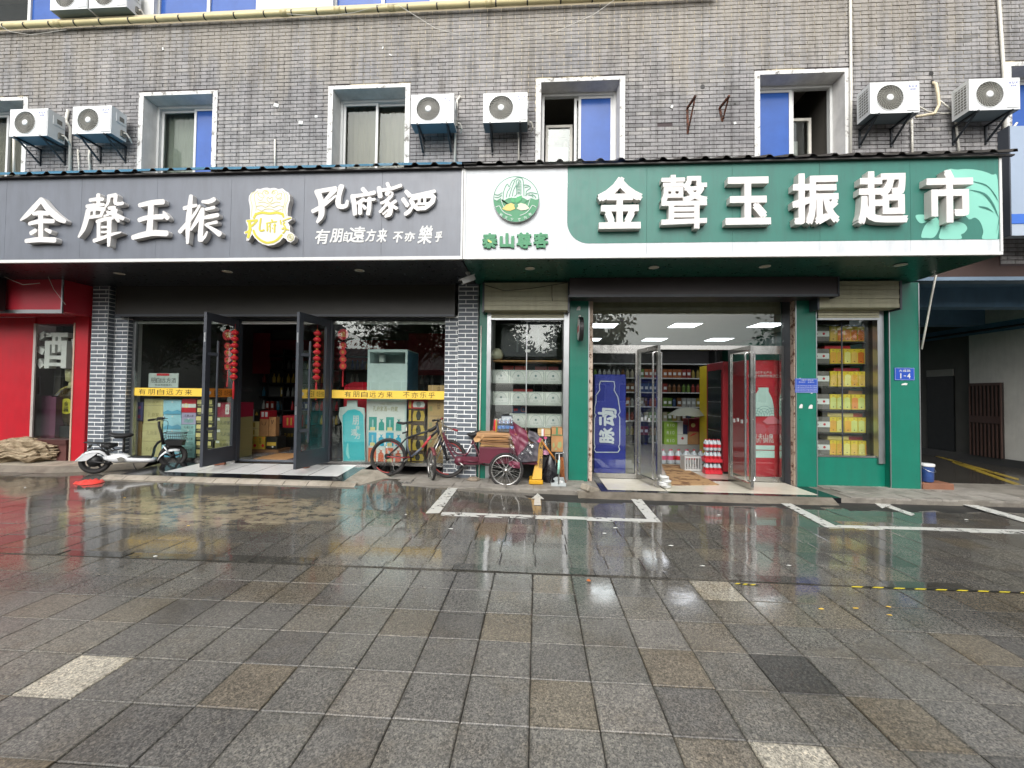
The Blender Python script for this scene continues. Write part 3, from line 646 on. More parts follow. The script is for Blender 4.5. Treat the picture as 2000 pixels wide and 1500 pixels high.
M_curtain = M('#625b4e', .8, var=.12, dirt=.2); M_room_sheet = M('#7d827b', .8, var=.15); M_room = M('#4f4b45', .8); M_room_pale = M('#9b978c', .8, var=.1)
def window(i, panes, room):
    x0, x1, z0, z1 = wins[i]; sw = .09; dp = .28; yb = U+dp
    w_ = MB()
    # plaster surround, slightly proud of the brick
    for a, b, c_, d_ in ((x0, x1, z1-sw*.75, z1), (x0, x0+sw, z0, z1-sw*.75), (x1-sw, x1, z0, z1-sw*.75)): w_.box(a, b, U-.012, U+.02, c_, d_, M_surround)
    wo_ = w_.build('window', bld)
    xi0, xi1, zi1 = x0+sw, x1-sw, z1-sw*.75
    mb = MB()
    mb.quad((xi0,U-.002,z0),(xi0,U-.002,zi1),(xi0+.02,yb,zi1-.02),(xi0+.02,yb,z0), M_plaster); mb.quad((xi1,U-.002,zi1),(xi1,U-.002,z0),(xi1-.02,yb,z0),(xi1-.02,yb,zi1-.02), M_plaster)
    mb.quad((xi0,U-.002,zi1),(xi1,U-.002,zi1),(xi1-.02,yb,zi1-.02),(xi0+.02,yb,zi1-.02), M_plaster); mb.quad((xi0,U-.002,z0),(xi0+.02,yb,z0+.02),(xi1-.02,yb,z0+.02),(xi1,U-.002,z0), M_plaster)
    mb.build('reveal', wo_)
    a0, a1, c1 = xi0+.02, xi1-.02, zi1-.02; fw = .045
    mb = MB(); mb.box(a0, a0+fw, yb-.03, yb+.05, z0, c1, M_white).box(a1-fw, a1, yb-.03, yb+.05, z0, c1, M_white).box(a0+fw, a1-fw, yb-.03, yb+.05, c1-fw, c1, M_white).box(a0+fw, a1-fw, yb-.03, yb+.05, z0, z0+fw, M_white)
    mb.build('frame', wo_)
    for (s0, s1, m, yo) in panes:
        p0, p1 = a0+fw+(a1-a0-2*fw)*s0, a0+fw+(a1-a0-2*fw)*s1; yy = yb-.005+yo; e = .045
        mb = MB(); mb.box(p0, p0+e, yy, yy+.03, z0+fw, c1-fw, M_white).box(p1-e, p1, yy, yy+.03, z0+fw, c1-fw, M_white).box(p0+e, p1-e, yy, yy+.03, c1-fw-e, c1-fw, M_white).box(p0+e, p1-e, yy, yy+.03, z0+fw, z0+fw+e, M_white)
        sh = mb.build('sash', wo_)
        mb = MB().box(p0+e, p1-e, yy+.012, yy+.018, z0+fw+e, c1-fw-e, m); mb.build('pane', wo_)
    # room behind
    mb = MB(); D_ = yb+1.9
    mb.quad((a0,D_,z0-.3),(a1,D_,z0-.3),(a1,D_,c1+.4),(a0,D_,c1+.4), room).quad((a0,yb+.05,z0-.3),(a0,D_,z0-.3),(a0,D_,c1+.4),(a0,yb+.05,c1+.4), room).quad((a1,D_,z0-.3),(a1,yb+.05,z0-.3),(a1,yb+.05,c1+.4),(a1,D_,c1+.4), room)
    mb.quad((a0,yb+.05,c1+.4),(a0,D_,c1+.4),(a1,D_,c1+.4),(a1,yb+.05,c1+.4), M_room_pale)
    mb.box(a0+.5, a0+.56, D_-.5, D_-.1, z0-.3, c1, M_room_pale); mb.box(a1-.6, a1-.2, D_-.9, D_-.5, z0-.2, z0+.9, M_room_pale)
    mb.build('room', wo_)
    if room in (M_curtain, M_room_sheet):
        cm = MB(); n = 40; vs = []
        for k in range(n+1): xx = a0+(a1-a0)*k/n; yy = yb+.16+.02*math.sin(k*1.9); vs += [(xx,yy,z0),(xx,yy,c1)]
        cm.add(vs, [(2*k,2*k+2,2*k+3,2*k+1) for k in range(n)], room); cm.build('curtain_or_room_sheet', wo_, True)
    return wo_
window(0, [(0,.52,M_glass_win,0), (.48,1,M_glass_win,.035)], M_curtain)
window(1, [(0,.6,M_glass_win,.035), (.56,1,M_blue_film,0)], M_room_sheet)  # pale sheet added close behind the glass, standing in for the interior
window(2, [(0,.55,M_glass_win,0), (.5,1,M_glass_win,.035)], M_curtain)
window(3, [(.5,1,M_blue_film,0), (.44,.96,M_glass_win,.035)], M_room)
window(5, [(0,.5,M_blue_film,0), (.46,1,M_glass_win,.035)], M_room)
window(4, [(0,.5,M_blue_film,0), (.06,.54,M_glass_win,.035)], M_room)
# casement standing ajar inside the two opened windows
for i, s0, s1 in ((3, .05, .44), (5, .56, .92)):
    x0, x1, z0, z1 = wins[4 if i == 5 else i]; p0, p1 = x0+(x1-x0)*(.08+.84*s0), x0+(x1-x0)*(.08+.84*s1); y = U+.62
    wchild = [c for c in bld.children if c.name.startswith('window')][i]
    mb = MB(); t = .05; zt = z1-.42
    mb.box(p0, p0+t, y, y+.04, z0, zt, M_pvc).box(p1-t, p1, y, y+.04, z0, zt, M_pvc).box(p0+t, p1-t, y, y+.04, zt-t, zt, M_pvc); mb.build('casement', wchild)
    MB().box(p0+t, p1-t, y+.015, y+.02, z0, zt-t, M_glass).box(p0+.06, p1-.06, y+.3, y+.32, z0, zt-.25, M('#a9aaa6', .9, var=.1)).build('casement_pane', wchild)
# floor band, gutter and top floor
zg = P(500, 28, U-.12).z
MB().box(WL, WR, U-.05, U+.3, 8.36, 8.44, M_mortar).build('string_course', bld)
gut = thing('rain_gutter', (-5, U-.1, zg), 'cream plastic drain pipe running along the wall below the top windows', 'pipe')
mb = MB().tube([(WL,U-.1,P(0,52,U-.1).z), (P(1400,0,U-.1).x, U-.1, P(1000,5,U-.1).z)], .046, M('#c9bd8e', .45, var=.1, dirt=.2), 12); mb.build('pipe', gut, True)
xx = -12.8
while xx < 2.2:
    t = (xx-P(0,52,U-.1).x)/(P(1000,5,U-.1).x-P(0,52,U-.1).x); z = P(0,52,U-.1).z*(1-t)+P(1000,5,U-.1).z*t
    MB().tube([(xx-.012,U-.1,z),(xx+.012,U-.1,z)], .050, M_black, 12).build('pipe_clip', gut); xx += random.uniform(.42,.58)
for q in (115, 555, 660, 765, 955):
    xx = P(q, 30, U-.1).x; t = (xx-P(0,52,U-.1).x)/(P(1000,5,U-.1).x-P(0,52,U-.1).x); z = P(0,52,U-.1).z*(1-t)+P(1000,5,U-.1).z*t
    MB().tube([(xx-.06,U-.1,z),(xx+.06,U-.1,z)], .054, M('#b5a97c', .5), 12).build('pipe_joint', gut, True)
zt0, zt1 = 8.44, 10.2
yb = U+.12
mb = MB()
cols = [(P(258,20,yb).x, P(300,20,yb).x), (P(500,12,yb).x, P(650,6,yb).x), (P(840,0,yb).x, WR)]
for a, b in cols: mb.box(a, b, yb, yb+.2, zt0, zt1, M_white_dirty)
mb.box(WL, WR, yb+.3, yb+.5, zt1, zt1+.6, M_mortar)
mb.build('top_floor_wall', bld)
for a, b in ((WL, cols[0][0]), (cols[0][1], cols[1][0]), (cols[1][1], cols[2][0])):
    w_ = MB(); w_.box(a, b, yb+.1, yb+.16, zt0, zt0+.05, M_white).box(a, b, yb+.1, yb+.16, zt1-.05, zt1, M_white); n = max(2, int((b-a)/.95))
    wo_ = w_.build('top_window', bld)
    for k in range(n+1):
        x = a+(b-a)*k/n; MB().box(x-.03, x+.03, yb+.09, yb+.165, zt0+.05, zt1-.05, M_white).build('mullion', wo_)
        if k < n: MB().box(x+.03, a+(b-a)*(k+1)/n-.03, yb+.12, yb+.13, zt0+.05, zt1-.05, M_blue_film if (k % 4) != 2 else M_glass_win).build('pane', wo_)
    MB().rect(a, b, zt0, zt1, yb+1.2, M_room).build('room', wo_)
# end wall of the building towards the passage, and the back mass that closes the block
mb = MB().box(WL, WR-.25, U+6.6, U+6.8, 3.0, 10.5, M_mortar).box(WL, WR, U+.5, U+6.8, 10.2, 10.4, M_mortar)
mb.build('rear_wall', bld)
# ---------------------------------------------------------------- air conditioners, pipes, brackets on the wall
AW, AH, AD = .74, .50, .27
M_fan = M('#57564f', .55, var=.15); M_grille = M('#8d8c84', .5); M_logo = M('#2b3f9c', .4); M_brk = M('#23292e', .5, var=.2)
def make_ac(loc, label, brackets=True):
    t = thing('air_conditioner', loc, label, 'air conditioner', 'wall mounted outdoor air conditioner units')
    x0, x1, y0, y1 = -AW/2, AW/2, -AD/2, AD/2
    body = MB(); cx, cz, r = x0+.30, .25, .205; n = 28
    # front panel with a round opening: ring of quads from the circle to the rectangle
    ci = [(cx+r*math.cos(2*math.pi*k/n), cz+r*math.sin(2*math.pi*k/n)) for k in range(n)]; ou = []
    for k in range(n):
        a = 2*math.pi*k/n; dx, dz = math.cos(a), math.sin(a)
        t_ = min(((x1 if dx > 0 else x0)-cx)/dx if abs(dx) > 1e-6 else 9, ((AH if dz > 0 else 0)-cz)/dz if abs(dz) > 1e-6 else 9); ou.append((cx+dx*t_, cz+dz*t_))
    vs = [(a,y0,b) for a,b in ci]+[(a,y0,b) for a,b in ou]+[(a,y0+.05,b) for a,b in ci]
    body.add(vs, [(k,n+k,n+(k+1)%n,(k+1)%n)[::-1] for k in range(n)]+[(k,(k+1)%n,2*n+(k+1)%n,2*n+k)[::-1] for k in range(n)], M_ac)
    for cxn, czn in ((x0,0),(x1,0),(x1,AH),(x0,AH)):
        near = sorted(range(n), key=lambda k: (ou[k][0]-cxn)**2+(ou[k][1]-czn)**2)[:2]
        body.add([(ou[near[0]][0],y0,ou[near[0]][1]),(ou[near[1]][0],y0,ou[near[1]][1]),(cxn,y0,czn)], [(0,1,2)], M_ac)
    body.quad((x0,y1,0),(x0,y0,0),(x0,y0,AH),(x0,y1,AH),M_ac).quad((x1,y0,0),(x1,y1,0),(x1,y1,AH),(x1,y0,AH),M_ac).quad((x0,y0,AH),(x1,y0,AH),(x1,y1,AH),(x0,y1,AH),M_ac).quad((x0,y1,0),(x1,y1,0),(x1,y0,0),(x0,y0,0),M('#6a7a82', .5, var=.1)).quad((x1,y1,0),(x0,y1,0),(x0,y1,AH),(x1,y1,AH),M_ac)
    bo = body.build('casing', t, local=True)
    MB().box(x0+.545, x1-.012, y0-.008, y0, .03, AH-.03, M_ac).build('service_panel', t, local=True, bevel=.004)
    # fan, swirling guard, hub
    mb = MB().disc(cx, cz, r, y0+.048, M_fan, 28)
    mb.build('fan_well', t, local=True)
    gm = MB()
    for k in range(26):
        a = 2*math.pi*k/26; gm.stroke([(cx+.05*math.cos(a), cz+.05*math.sin(a), .006), (cx+.12*math.cos(a+.35), cz+.12*math.sin(a+.35), .006), (cx+r*math.cos(a+.8), cz+r*math.sin(a+.8), .006)], y0-.004, y0+.004, M_grille, sub=3)
    for rr in (.09, .13, .17): gm.tube([(cx+rr*math.cos(2*math.pi*k/24), y0, cz+rr*math.sin(2*math.pi*k/24)) for k in range(24)], .0022, M_grille, 4, True)
    gm.tube([(cx+r*math.cos(2*math.pi*k/28), y0-.002, cz+r*math.sin(2*math.pi*k/28)) for k in range(28)], .006, M_ac, 6, True); gm.build('fan_guard', t, local=True)
    mb = MB(); mb.lathe((cx,y0,cz), [(.052,.006),(.052,-.008),(.04,-.014)], M_ac, 20, 'y'); mb.build('fan_hub', t, True, local=True)
    lg = MB(); put_text(lg, 'AUX', x1-.175, x1-.03, AH-.10, AH-.065, y0-.0095, M_logo, .06, .02); put_text(lg, '奥克斯', x1-.145, x1-.06, AH-.145, AH-.118, y0-.0095, M_logo, .15, .01); lg.build('logo', t, local=True)
    # side: finned coil on the left, valve cover on the right
    sm = MB()
    for k in range(9): sm.box(x0-.004, x0, y0+.03, y1-.04, .05+k*.045, .055+k*.045+.006, M_ac)
    for k in range(5): sm.box(x0-.0035, x0, y0+.035+k*.045, y0+.04+k*.045, .05, .44, M_ac)
    sm.rect(0,0,0,0,0,M_ac); sm.add([(x0-.001,y0+.03,.05),(x0-.001,y1-.04,.05),(x0-.001,y1-.04,.44),(x0-.001,y0+.03,.44)], [(3,2,1,0)], M_ac_dark); sm.build('coil_grille', t, local=True)
    vm = MB().box(x1, x1+.012, y0+.08, y1-.02, .27, .43, M_ac).box(x1+.012, x1+.016, y0+.13, y1-.06, .31, .39, M_ac_dark); MB().box(x1, x1+.03, y0+.16, y1-.03, .05, .16, M_ac_dark).build('valve_block', t, local=True); vm.build('valve_cover', t, local=True); MB().tube([(x1+.02,y1-.07,.13),(x1+.07,y1-.06,.12),(x1+.09,y1-.02,.06),(x1+.06,y1+.05,.02)], .014, M_pvc, 6).build('hose', t, local=True)
    for sx in (x0+.12, x1-.12) if brackets else ():
        b = MB(); yw = U-t.location.y
        b.bar((sx,y0-.02,-.015),(sx,yw,-.015),.026,.026,M_brk).bar((sx,yw-.015,-.03),(sx,yw-.015,-.32),.026,.026,M_brk).bar((sx,y0+.04,-.03),(sx,yw-.03,-.28),.026,.02,M_brk); b.build('bracket', t, local=True)
    return t
acs = [((18,92,267), 'white air conditioner hung partly over the far window beside the red shop side'), ((142,215,262), 'white air conditioner on dark brackets beside the grey and blue window left of it'),
       ((803,885,242), 'white air conditioner overlapping the beige curtained window above the grey sign'), ((943,1030,240), 'white air conditioner above the round green emblem, on dark brackets'),
       ((1702,1794,222), 'white air conditioner above the supermarket letters with a pale pipe looping from it'), ((1893,1993,216), 'white air conditioner at the building corner by the downpipe')]
AY = U-.12-AD/2
acs[1] = (acs[1][0], 'white air conditioner on dark brackets between two windows, its neighbour hung over glass'); acs[0] = (acs[0][0], 'white air conditioner hung in front of the window edge above the red shop')
for (a, b, yb_), lab in acs:
    p0 = P(a, yb_, AY-AD/2); p1 = P(b, yb_, AY-AD/2); make_ac(((p0.x+p1.x)/2, AY, p0.z), lab)
for a, b, lab in ((107, 174, 'white air conditioner standing on the top ledge beside a blue window'), (180, 253, 'white air conditioner on the top ledge against the white wall strip')):
    p0 = P(a, 40, U-.14); p1 = P(b, 40, U-.14); make_ac(((p0.x+p1.x)/2, U-.14+AD/2-.06, 8.46), lab, False)
def pipe(pts, r, m, label, name='drain_pipe', cat='pipe', group=None, n=10):
    mb = MB().tube(pts, r, m, n); return tag(mb.build(name, smooth=True), label, cat, group)
YP = U-.035
pipe([P(1660.5,-60,YP), P(1660.5,0,YP), P(1662,170,YP), P(1661,310,YP)], .022, M_pvc, 'tall white downpipe beside the plaster edge of the half open window')
pipe([P(1947,-60,YP), P(1951,0,YP), P(1957,90,YP), P(1962,165,YP), P(1962,300,YP)], .024, M_pvc, 'tall white downpipe at the building corner behind an air conditioner')
pipe([P(133,215,YP), P(129,235,YP), P(137,250,YP), P(137,345,YP)], .024, M_pvc, 'white condensate pipe with a bent top between two air conditioners')
pipe([P(152,292,YP), P(155,345,YP)], .012, M_pvc, 'short thin white pipe below the air conditioner left of another short pipe')
pipe([P(176,292,YP), P(174,305,YP), P(177,345,YP)], .018, M_pvc, 'short white pipe with a kinked top under the air conditioner')
pipe([P(537,273,YP), P(537,337,YP)], .016, M_pvc, 'short straight white pipe standing alone above the grey sign')
pipe([P(899,188,YP), P(893,196,YP), P(892,235,YP), P(890,250,YP), P(888,325,YP)], .020, M_pvc, 'white taped pipe running down beside the air conditioner over the beige window')
pipe([P(1010,245,YP), P(1013,270,YP), P(1013,323,YP)], .014, M_pvc, 'thin white pipe below the air conditioner above the emblem')
pipe([P(1820,161,U+.02), P(1828,164,U-.06), P(1832,185,U-.08), P(1834,205,U-.10), P(1825,222,U-.14), P(1790,228,U-.2)], .022, M('#c3b79c', .6, var=.1), 'beige wrapped refrigerant pipe looping from a wall hole to the air conditioner')
pipe([P(1795,208,U-.2), P(1812,218,U-.1), P(1840,222,U-.05), P(1864,221,U-.04)], .011, M_pvc, 'thin white hose sagging between the two corner air conditioners')
pipe([P(1836,197,U-.1), P(1850,208,U-.06), P(1864,220,U-.04)], .012, M_pvc, 'pale hose branching from the wrapped pipe to the corner downpipe')
pipe([P(1781,234,YP), P(1782,305,YP)], .016, M_pvc, 'straight white drain pipe below the air conditioner above the supermarket letters')
pipe([P(1864,222,YP), P(1867,240,YP), P(1874,305,YP)], .016, M_pvc, 'slanting white drain pipe below the hose junction')
pipe([P(1986,240,YP), P(1965,270,YP), P(1962,300,YP)], .016, M_pvc, 'short white drain pipe bending under the corner air conditioner')
pipe([P(27,270,YP), P(27,345,YP)], .018, M_pvc, 'white pipe in front of the curtained window under the air conditioner')
for a, b in (((1342,212),(1343,262)), ((1405,212),(1411,238))):
    mb = MB(); p_, q_ = P(*a, U), P(*b, U); mb.bar((p_.x,U-.01,p_.z),(q_.x,U-.01,q_.z),.035,.012,M_rusty,(0,1,0)); mb.bar((p_.x,U-.012,p_.z),(p_.x+.03,U-.30,p_.z+.0),.03,.03,M_rusty); mb.bar((q_.x,U-.012,q_.z+.02),(p_.x+.03,U-.27,p_.z-.01),.02,.02,M_rusty)
    tag(mb.build('rusty_bracket'), 'long rusty steel bracket left on the bare brick wall' if a[0] < 1400 else 'short rusty broken bracket with a brown streak on the bare wall', 'bracket')
def wire(pts, label, r=.004, m=None, name='cable'):
    return pipe(pts, r, m or M_pvc, label, name, 'cable', None, 5)
wire([P(0,50,U-.2), P(20,62,U-.22), P(60,68,U-.2), P(130,58,U-.2)], 'thin pale cable sagging below the drain pipe over the red shop')
wire([P(560,27,U-.2), P(630,32,U-.25), P(690,25,U-.25), P(745,10,U-.2), P(775,8,U-.25), P(850,55,U-.35), P(930,78,U-.4)], 'thin pale cable drooping from the drain pipe across the brickwork')
wire([P(1200,0,U-.3), P(1160,28,U-.3), P(1080,65,U-.25), P(1000,82,U-.2)], 'thin grey cable slanting down from the roof above the middle windows')
# ---------------------------------------------------------------- sign boards
ZB, ZT = 3.33, 4.63
XL, XM, XR = -11.5, W(905, 420, S)[0], W(1956, 420, S)[0]
sg = thing('shop_sign', (-5, S, ZB), 'long blue grey sign board with white brush lettering and a yellow lined emblem', 'sign')
seam = [XL, W(10,450,S)[0], W(157,450,S)[0], W(305,450,S)[0], W(450,450,S)[0], W(593,450,S)[0], W(745,450,S)[0], XM-.03]
for a, b in zip(seam, seam[1:]): MB().box(a+.0015, b-.0015, S, S+.02, ZB+.045, ZT, M_sign_grey).build('panel', sg)
MB().box(XL, XM-.03, S-.012, S+.03, ZB, ZB+.045, M_white).build('bottom_trim', sg)
MB().box(XM-.03, XM-.004, S-.014, S+.03, ZB, ZT, M_white).build('end_trim', sg)
YF = S-.075
def strokes(zx, zy, sc_, lst, name, parent, yf, yb, m, ms=None, wmul=1.0):
    mb = MB(); k = 0
    for st in lst:
        pts = []
        for x, y, wd in st:
            X, Z = W(zx+x/sc_, zy+y/sc_, yf); pts.append((X, Z, wd/sc_*yf/FOC*1.02*wmul))
        mb.stroke(pts, yf-.0007*k, yb, m); k += 1
    return mb.build(name, parent)
JIN = [[(410,190,100),(250,370,120),(110,510,100),(0,600,40)], [(410,200,100),(560,400,130),(740,560,130),(870,625,80)], [(250,480,70),(380,460,100),(540,470,90)], [(170,670,80),(400,620,100),(650,620,90)], [(200,860,90),(300,800,90)], [(490,780,60),(590,830,90)], [(400,450,110),(400,940,110)], [(110,1010,90),(380,980,110),(680,990,110)]]
SHENG = [[(1350,210,70),(1500,190,80),(1610,190,70)], [(1520,100,90),(1520,290,80)], [(1290,330,70),(1450,310,80),(1630,295,60)], [(1320,400,90),(1480,380,80),(1640,390,90)], [(1610,400,80),(1570,530,60)], [(1330,550,70),(1560,520,60)], [(1450,400,60),(1440,540,60)], [(1330,410,110),(1290,600,110),(1230,780,100),(1140,930,50)],
         [(1735,120,80),(1720,250,70),(1660,350,40)], [(1750,130,70),(1870,115,90)], [(1870,120,90),(1860,260,80),(1920,285,70),(2010,270,70)], [(1730,370,70),(1850,360,80)], [(1850,370,70),(1760,470,60),(1640,530,40)], [(1700,440,50),(1850,500,90),(2020,575,80)], [(1880,400,70),(1860,520,80),(1930,630,60)],
         [(1500,635,70),(1650,590,80),(1820,560,70)], [(1540,640,80),(1540,960,80)], [(1750,600,100),(1745,900,90),(1735,1110,60)], [(1600,745,50),(1740,735,50)], [(1600,840,50),(1740,830,50)], [(1450,1010,80),(1600,960,80),(1850,870,60),(1980,845,30)]]
YU = [[(320,310,90),(560,260,110),(790,240,110)], [(310,600,90),(480,550,100),(780,530,110)], [(190,940,100),(380,890,120),(600,850,120),(860,860,120)], [(550,270,120),(540,560,130),(510,870,130)], [(790,430,30),(830,500,90),(880,570,90)]]
ZHEN = [[(1330,120,80),(1300,400,110),(1270,700,110),(1260,1050,60)], [(1190,370,80),(1300,340,80),(1440,310,60)], [(1110,830,90),(1220,700,80),(1400,480,60),(1500,310,50)], [(1560,390,90),(1450,600,90),(1330,790,50)], [(1550,240,60),(1680,240,90),(1790,190,90)], [(1620,390,60),(1790,350,70)], [(1570,560,60),(1700,530,90),(1860,500,90)], [(1560,380,90),(1540,600,100),(1520,850,110),(1510,1000,90)], [(1530,1000,80),(1600,930,60),(1650,830,40)], [(1640,680,50),(1840,640,70)], [(1610,690,40),(1760,780,80),(1900,880,110)]]
for l_, ox in ((JIN,40), (SHENG,40), (YU,240), (ZHEN,240)): strokes(ox, 370, 10, l_, 'letter', sg, YF, S-.002, M_letter)
KONG = [[(120,180,70),(260,150,60),(400,130,70)], [(390,140,80),(310,230,60),(230,320,50)], [(150,190,90),(190,300,80),(200,420,90),(190,520,80),(140,600,40)], [(75,450,60),(150,410,60),(260,345,45),(400,230,30)], [(480,95,80),(450,200,70),(430,320,80),(455,380,70),(540,370,60),(560,300,40)]]
FU = [[(770,130,60),(820,190,60)], [(620,240,60),(780,220,50),(940,185,60)], [(635,240,70),(655,350,70),(665,490,60)], [(790,280,60),(700,335,45)], [(740,320,60),(738,480,60)], [(810,300,40),(945,280,40)], [(870,260,60),(865,400,60),(850,490,60)], [(780,365,40),(812,410,50)]]
JIA = [[(1115,55,50),(1150,130,50)], [(1000,115,60),(1020,245,70)], [(1040,155,50),(1180,130,50),(1310,85,50)], [(1100,205,60),(1180,200,60),(1120,290,50),(1030,335,40)], [(1100,310,60),(1160,380,60),(1150,480,70),(1090,520,40)], [(1110,350,40),(1015,460,40)], [(1130,430,30),(1060,490,30)], [(1160,360,50),(1235,305,50)], [(1180,370,50),(1250,410,50)]]
JIU = [[(1375,165,50),(1430,230,70)], [(1335,275,60),(1400,370,60)], [(1365,490,50),(1420,450,60),(1470,380,40)], [(1455,240,50),(1620,210,60),(1780,168,50)], [(1450,290,70),(1490,370,60),(1540,410,60)], [(1530,412,60),(1650,402,60)], [(1770,240,60),(1740,320,70),(1650,400,60)], [(1450,285,50),(1600,245,50),(1760,235,60)], [(1570,225,40),(1560,330,40)], [(1645,215,40),(1640,320,40)], [(1530,350,35),(1690,340,35)]]
for l_ in (KONG, FU, JIA, JIU): strokes(600, 350, 7.143, l_, 'letter', sg, S-.055, S-.002, M_letter)
for ch, a, b, c_, d_ in (('有',617,645,448,477), ('朋',647,671,447,474), ('自',673,683,452,472), ('遠',681,715,443,474), ('方',716,736,448,472), ('来',738,758,447,474), ('不',769,789,453,474), ('亦',792,813,453,472), ('樂',818,846,441,477), ('乎',851,866,452,473)):
    x0, z1 = W(a, c_, S); x1, z0 = W(b, d_, S); sub = MB(); put_bold(sub, ch, x0-.02, x1-.03, z0, z1, S-.006, M_white, .004, .0045, None, .16); sub.build('slogan_letter', sg)
# emblem with yellow line work
E0 = lambda x, y: (470+x/11.536, 360+y/11.536)
out = [(370,100),(440,110),(540,80),(600,75),(660,95),(740,80),(800,90),(850,110),(940,90),(1000,150),(1070,180),(1110,250),(1110,360),(1080,450),(1060,560),(1055,650),(1060,720),(1150,730),(1160,790),(1060,860),(1110,940),(1110,1060),(1190,1120),(1230,1180),(1200,1260),(1130,1310),(1060,1290),(1020,1230),(960,1200),(880,1290),(760,1360),(620,1380),(500,1350),(400,1290),(310,1200),(260,1120),(230,1180),(180,1270),(130,1270),(130,1200),(150,1130),(80,1120),(75,1070),(150,1040),(160,950),(120,850),(120,800),(220,790),(210,740),(215,600),(205,480),(180,360),(190,260),(240,190),(320,160)]
mb = MB().prism(px_poly([E0(*q) for q in out], S-.09)[::-1], S-.09, S-.002, M_letter, M_letter_side); em = mb.build('emblem', sg)
M_lime = M('#bdb42c', .5, var=.1); M_lime_pale = M('#b5b169', .5, var=.06)
LN = [[(320,160),(240,230),(230,360),(260,480),(250,620),(240,740)], [(1010,190),(1060,260),(1060,360),(1010,480),(1000,600),(1040,720)], [(400,150),(310,230),(320,360),(350,500),(340,600)], [(940,150),(990,230),(1000,400),(960,520),(950,620)], [(390,200),(420,270),(500,310),(530,260),(460,200),(390,200)], [(930,210),(900,300),(810,310),(800,260),(880,210),(930,210)], [(620,190),(580,160),(550,190),(590,220),(630,200),(600,140),(520,150),(490,210)], [(720,190),(750,160),(780,190),(740,220),(700,200),(740,140),(820,150),(840,220)], [(590,330),(620,290),(660,330),(700,290),(730,330),(690,390),(660,410),(620,390),(590,330)], [(380,320),(430,360),(500,350)], [(820,340),(880,350),(930,310)], [(400,420),(520,400),(620,440),(700,440),(800,400),(900,420)], [(360,500),(480,480),(560,520),(650,480),(740,520),(850,480),(950,500)], [(380,560),(480,600),(560,560),(700,560),(800,600),(920,560)]]
mb = MB(); k = 0
def em_line(pts, wd, m):
    global k
    P_ = []
    for x, y in pts: X, Z = W(*E0(x, y), S-.09); P_.append((X, Z, wd/11.536*(S-.09)/FOC))
    mb.stroke(P_, S-.0915-.00015*k, None, m, sub=3); k += 1
for l_ in LN: em_line(l_, 16, M_lime_pale)
for l_, wd in (([(330,680),(480,640),(660,660),(820,640),(960,680)], 60), ([(350,660),(300,760)], 60), ([(940,660),(970,740)], 50), ([(290,1040),(340,1150),(440,1250),(560,1310),(640,1315),(760,1290),(860,1220),(930,1140)], 55),
               ([(150,830),(260,820),(380,810)], 50), ([(370,820),(300,900),(220,960)], 50), ([(200,840),(210,960),(205,1080),(170,1200)], 70), ([(110,1090),(180,1060),(240,1010)], 50), ([(460,770),(440,900),(430,1020),(470,1050),(530,1030)], 45), ([(700,800),(720,830)], 40), ([(580,880),(690,860),(820,840)], 30), ([(600,890),(605,1050)], 40), ([(680,900),(640,960)], 30), ([(670,950),(668,1080)], 28), ([(740,930),(800,920)], 24), ([(775,890),(765,1090)], 34), ([(720,980),(730,1010)], 24), ([(900,810),(910,900)], 34), ([(950,830),(1040,790),(1140,760)], 28), ([(1000,860),(960,900),(1010,960),(1000,1060),(950,1100)], 34), ([(960,980),(1080,1030)], 30), ([(930,1010),(1010,990)], 28)): em_line(l_, wd, M_lime)
em_line([(1060,1190),(1090,1130),(1160,1130),(1190,1190),(1160,1260),(1090,1260),(1060,1190)], 16, M_lime_pale); em_line([(1100,1160),(1150,1170),(1100,1200),(1160,1220)], 16, M_lime_pale)
mb.build('emblem_lines', em)

# --- supermarket sign
sg2 = thing('shop_sign', (2.5, S, ZB), 'green and white supermarket sign board with bold white raised characters', 'sign')
xw = W(1108, 420, S)[0]; zs = W(1500, 472, S)[1]
def Sx(px, py=420): return W(px, py, S)[0]
seam = [XM+.03, Sx(1065), xw]
for a, b in zip(seam, seam[1:]): MB().box(a+.001, b-.001, S, S+.02, ZB+.04, ZT, M_sign_white).build('white_panel', sg2)
seam = [xw, Sx(1263), Sx(1430), Sx(1601), Sx(1778), XR-.03]
for i, (a, b) in enumerate(zip(seam, seam[1:])):
    a += .0015; b -= .0015
    MB().box(a, b, S, S+.02, ZB+.04, zs, M_sign_white).build('white_strip', sg2)
    if i == 0:
        rr = .30; poly = [(a, ZT), (a, zs+rr)]+[(a+rr-rr*math.cos(t), zs+rr-rr*math.sin(t)) for t in [math.pi/2*k/10 for k in range(1, 11)]]+[(b, zs), (b, ZT)]
        MB().prism(poly, S-.003, S+.02, M_green_sign).build('green_panel', sg2)
        MB().prism([(a,zs),(a,zs+rr)]+[(a+rr-rr*math.cos(t), zs+rr-rr*math.sin(t)) for t in [math.pi/2*k/10 for k in range(1, 11)]], S, S+.018, M_sign_white).build('white_corner', sg2)
    else: MB().box(a, b, S-.003, S+.02, zs, ZT, M_green_sign).build('green_panel', sg2)
MB().box(XM+.004, XR, S-.012, S+.03, ZB, ZB+.04, M_white).build('bottom_trim', sg2)
MB().box(XM+.004, XM+.03, S-.014, S+.03, ZB, ZT, M_white).build('end_trim', sg2); MB().box(XR-.03, XR, S-.014, S+.03, ZB+.04, ZT, M_white).build('end_trim', sg2)
YL = S-.105
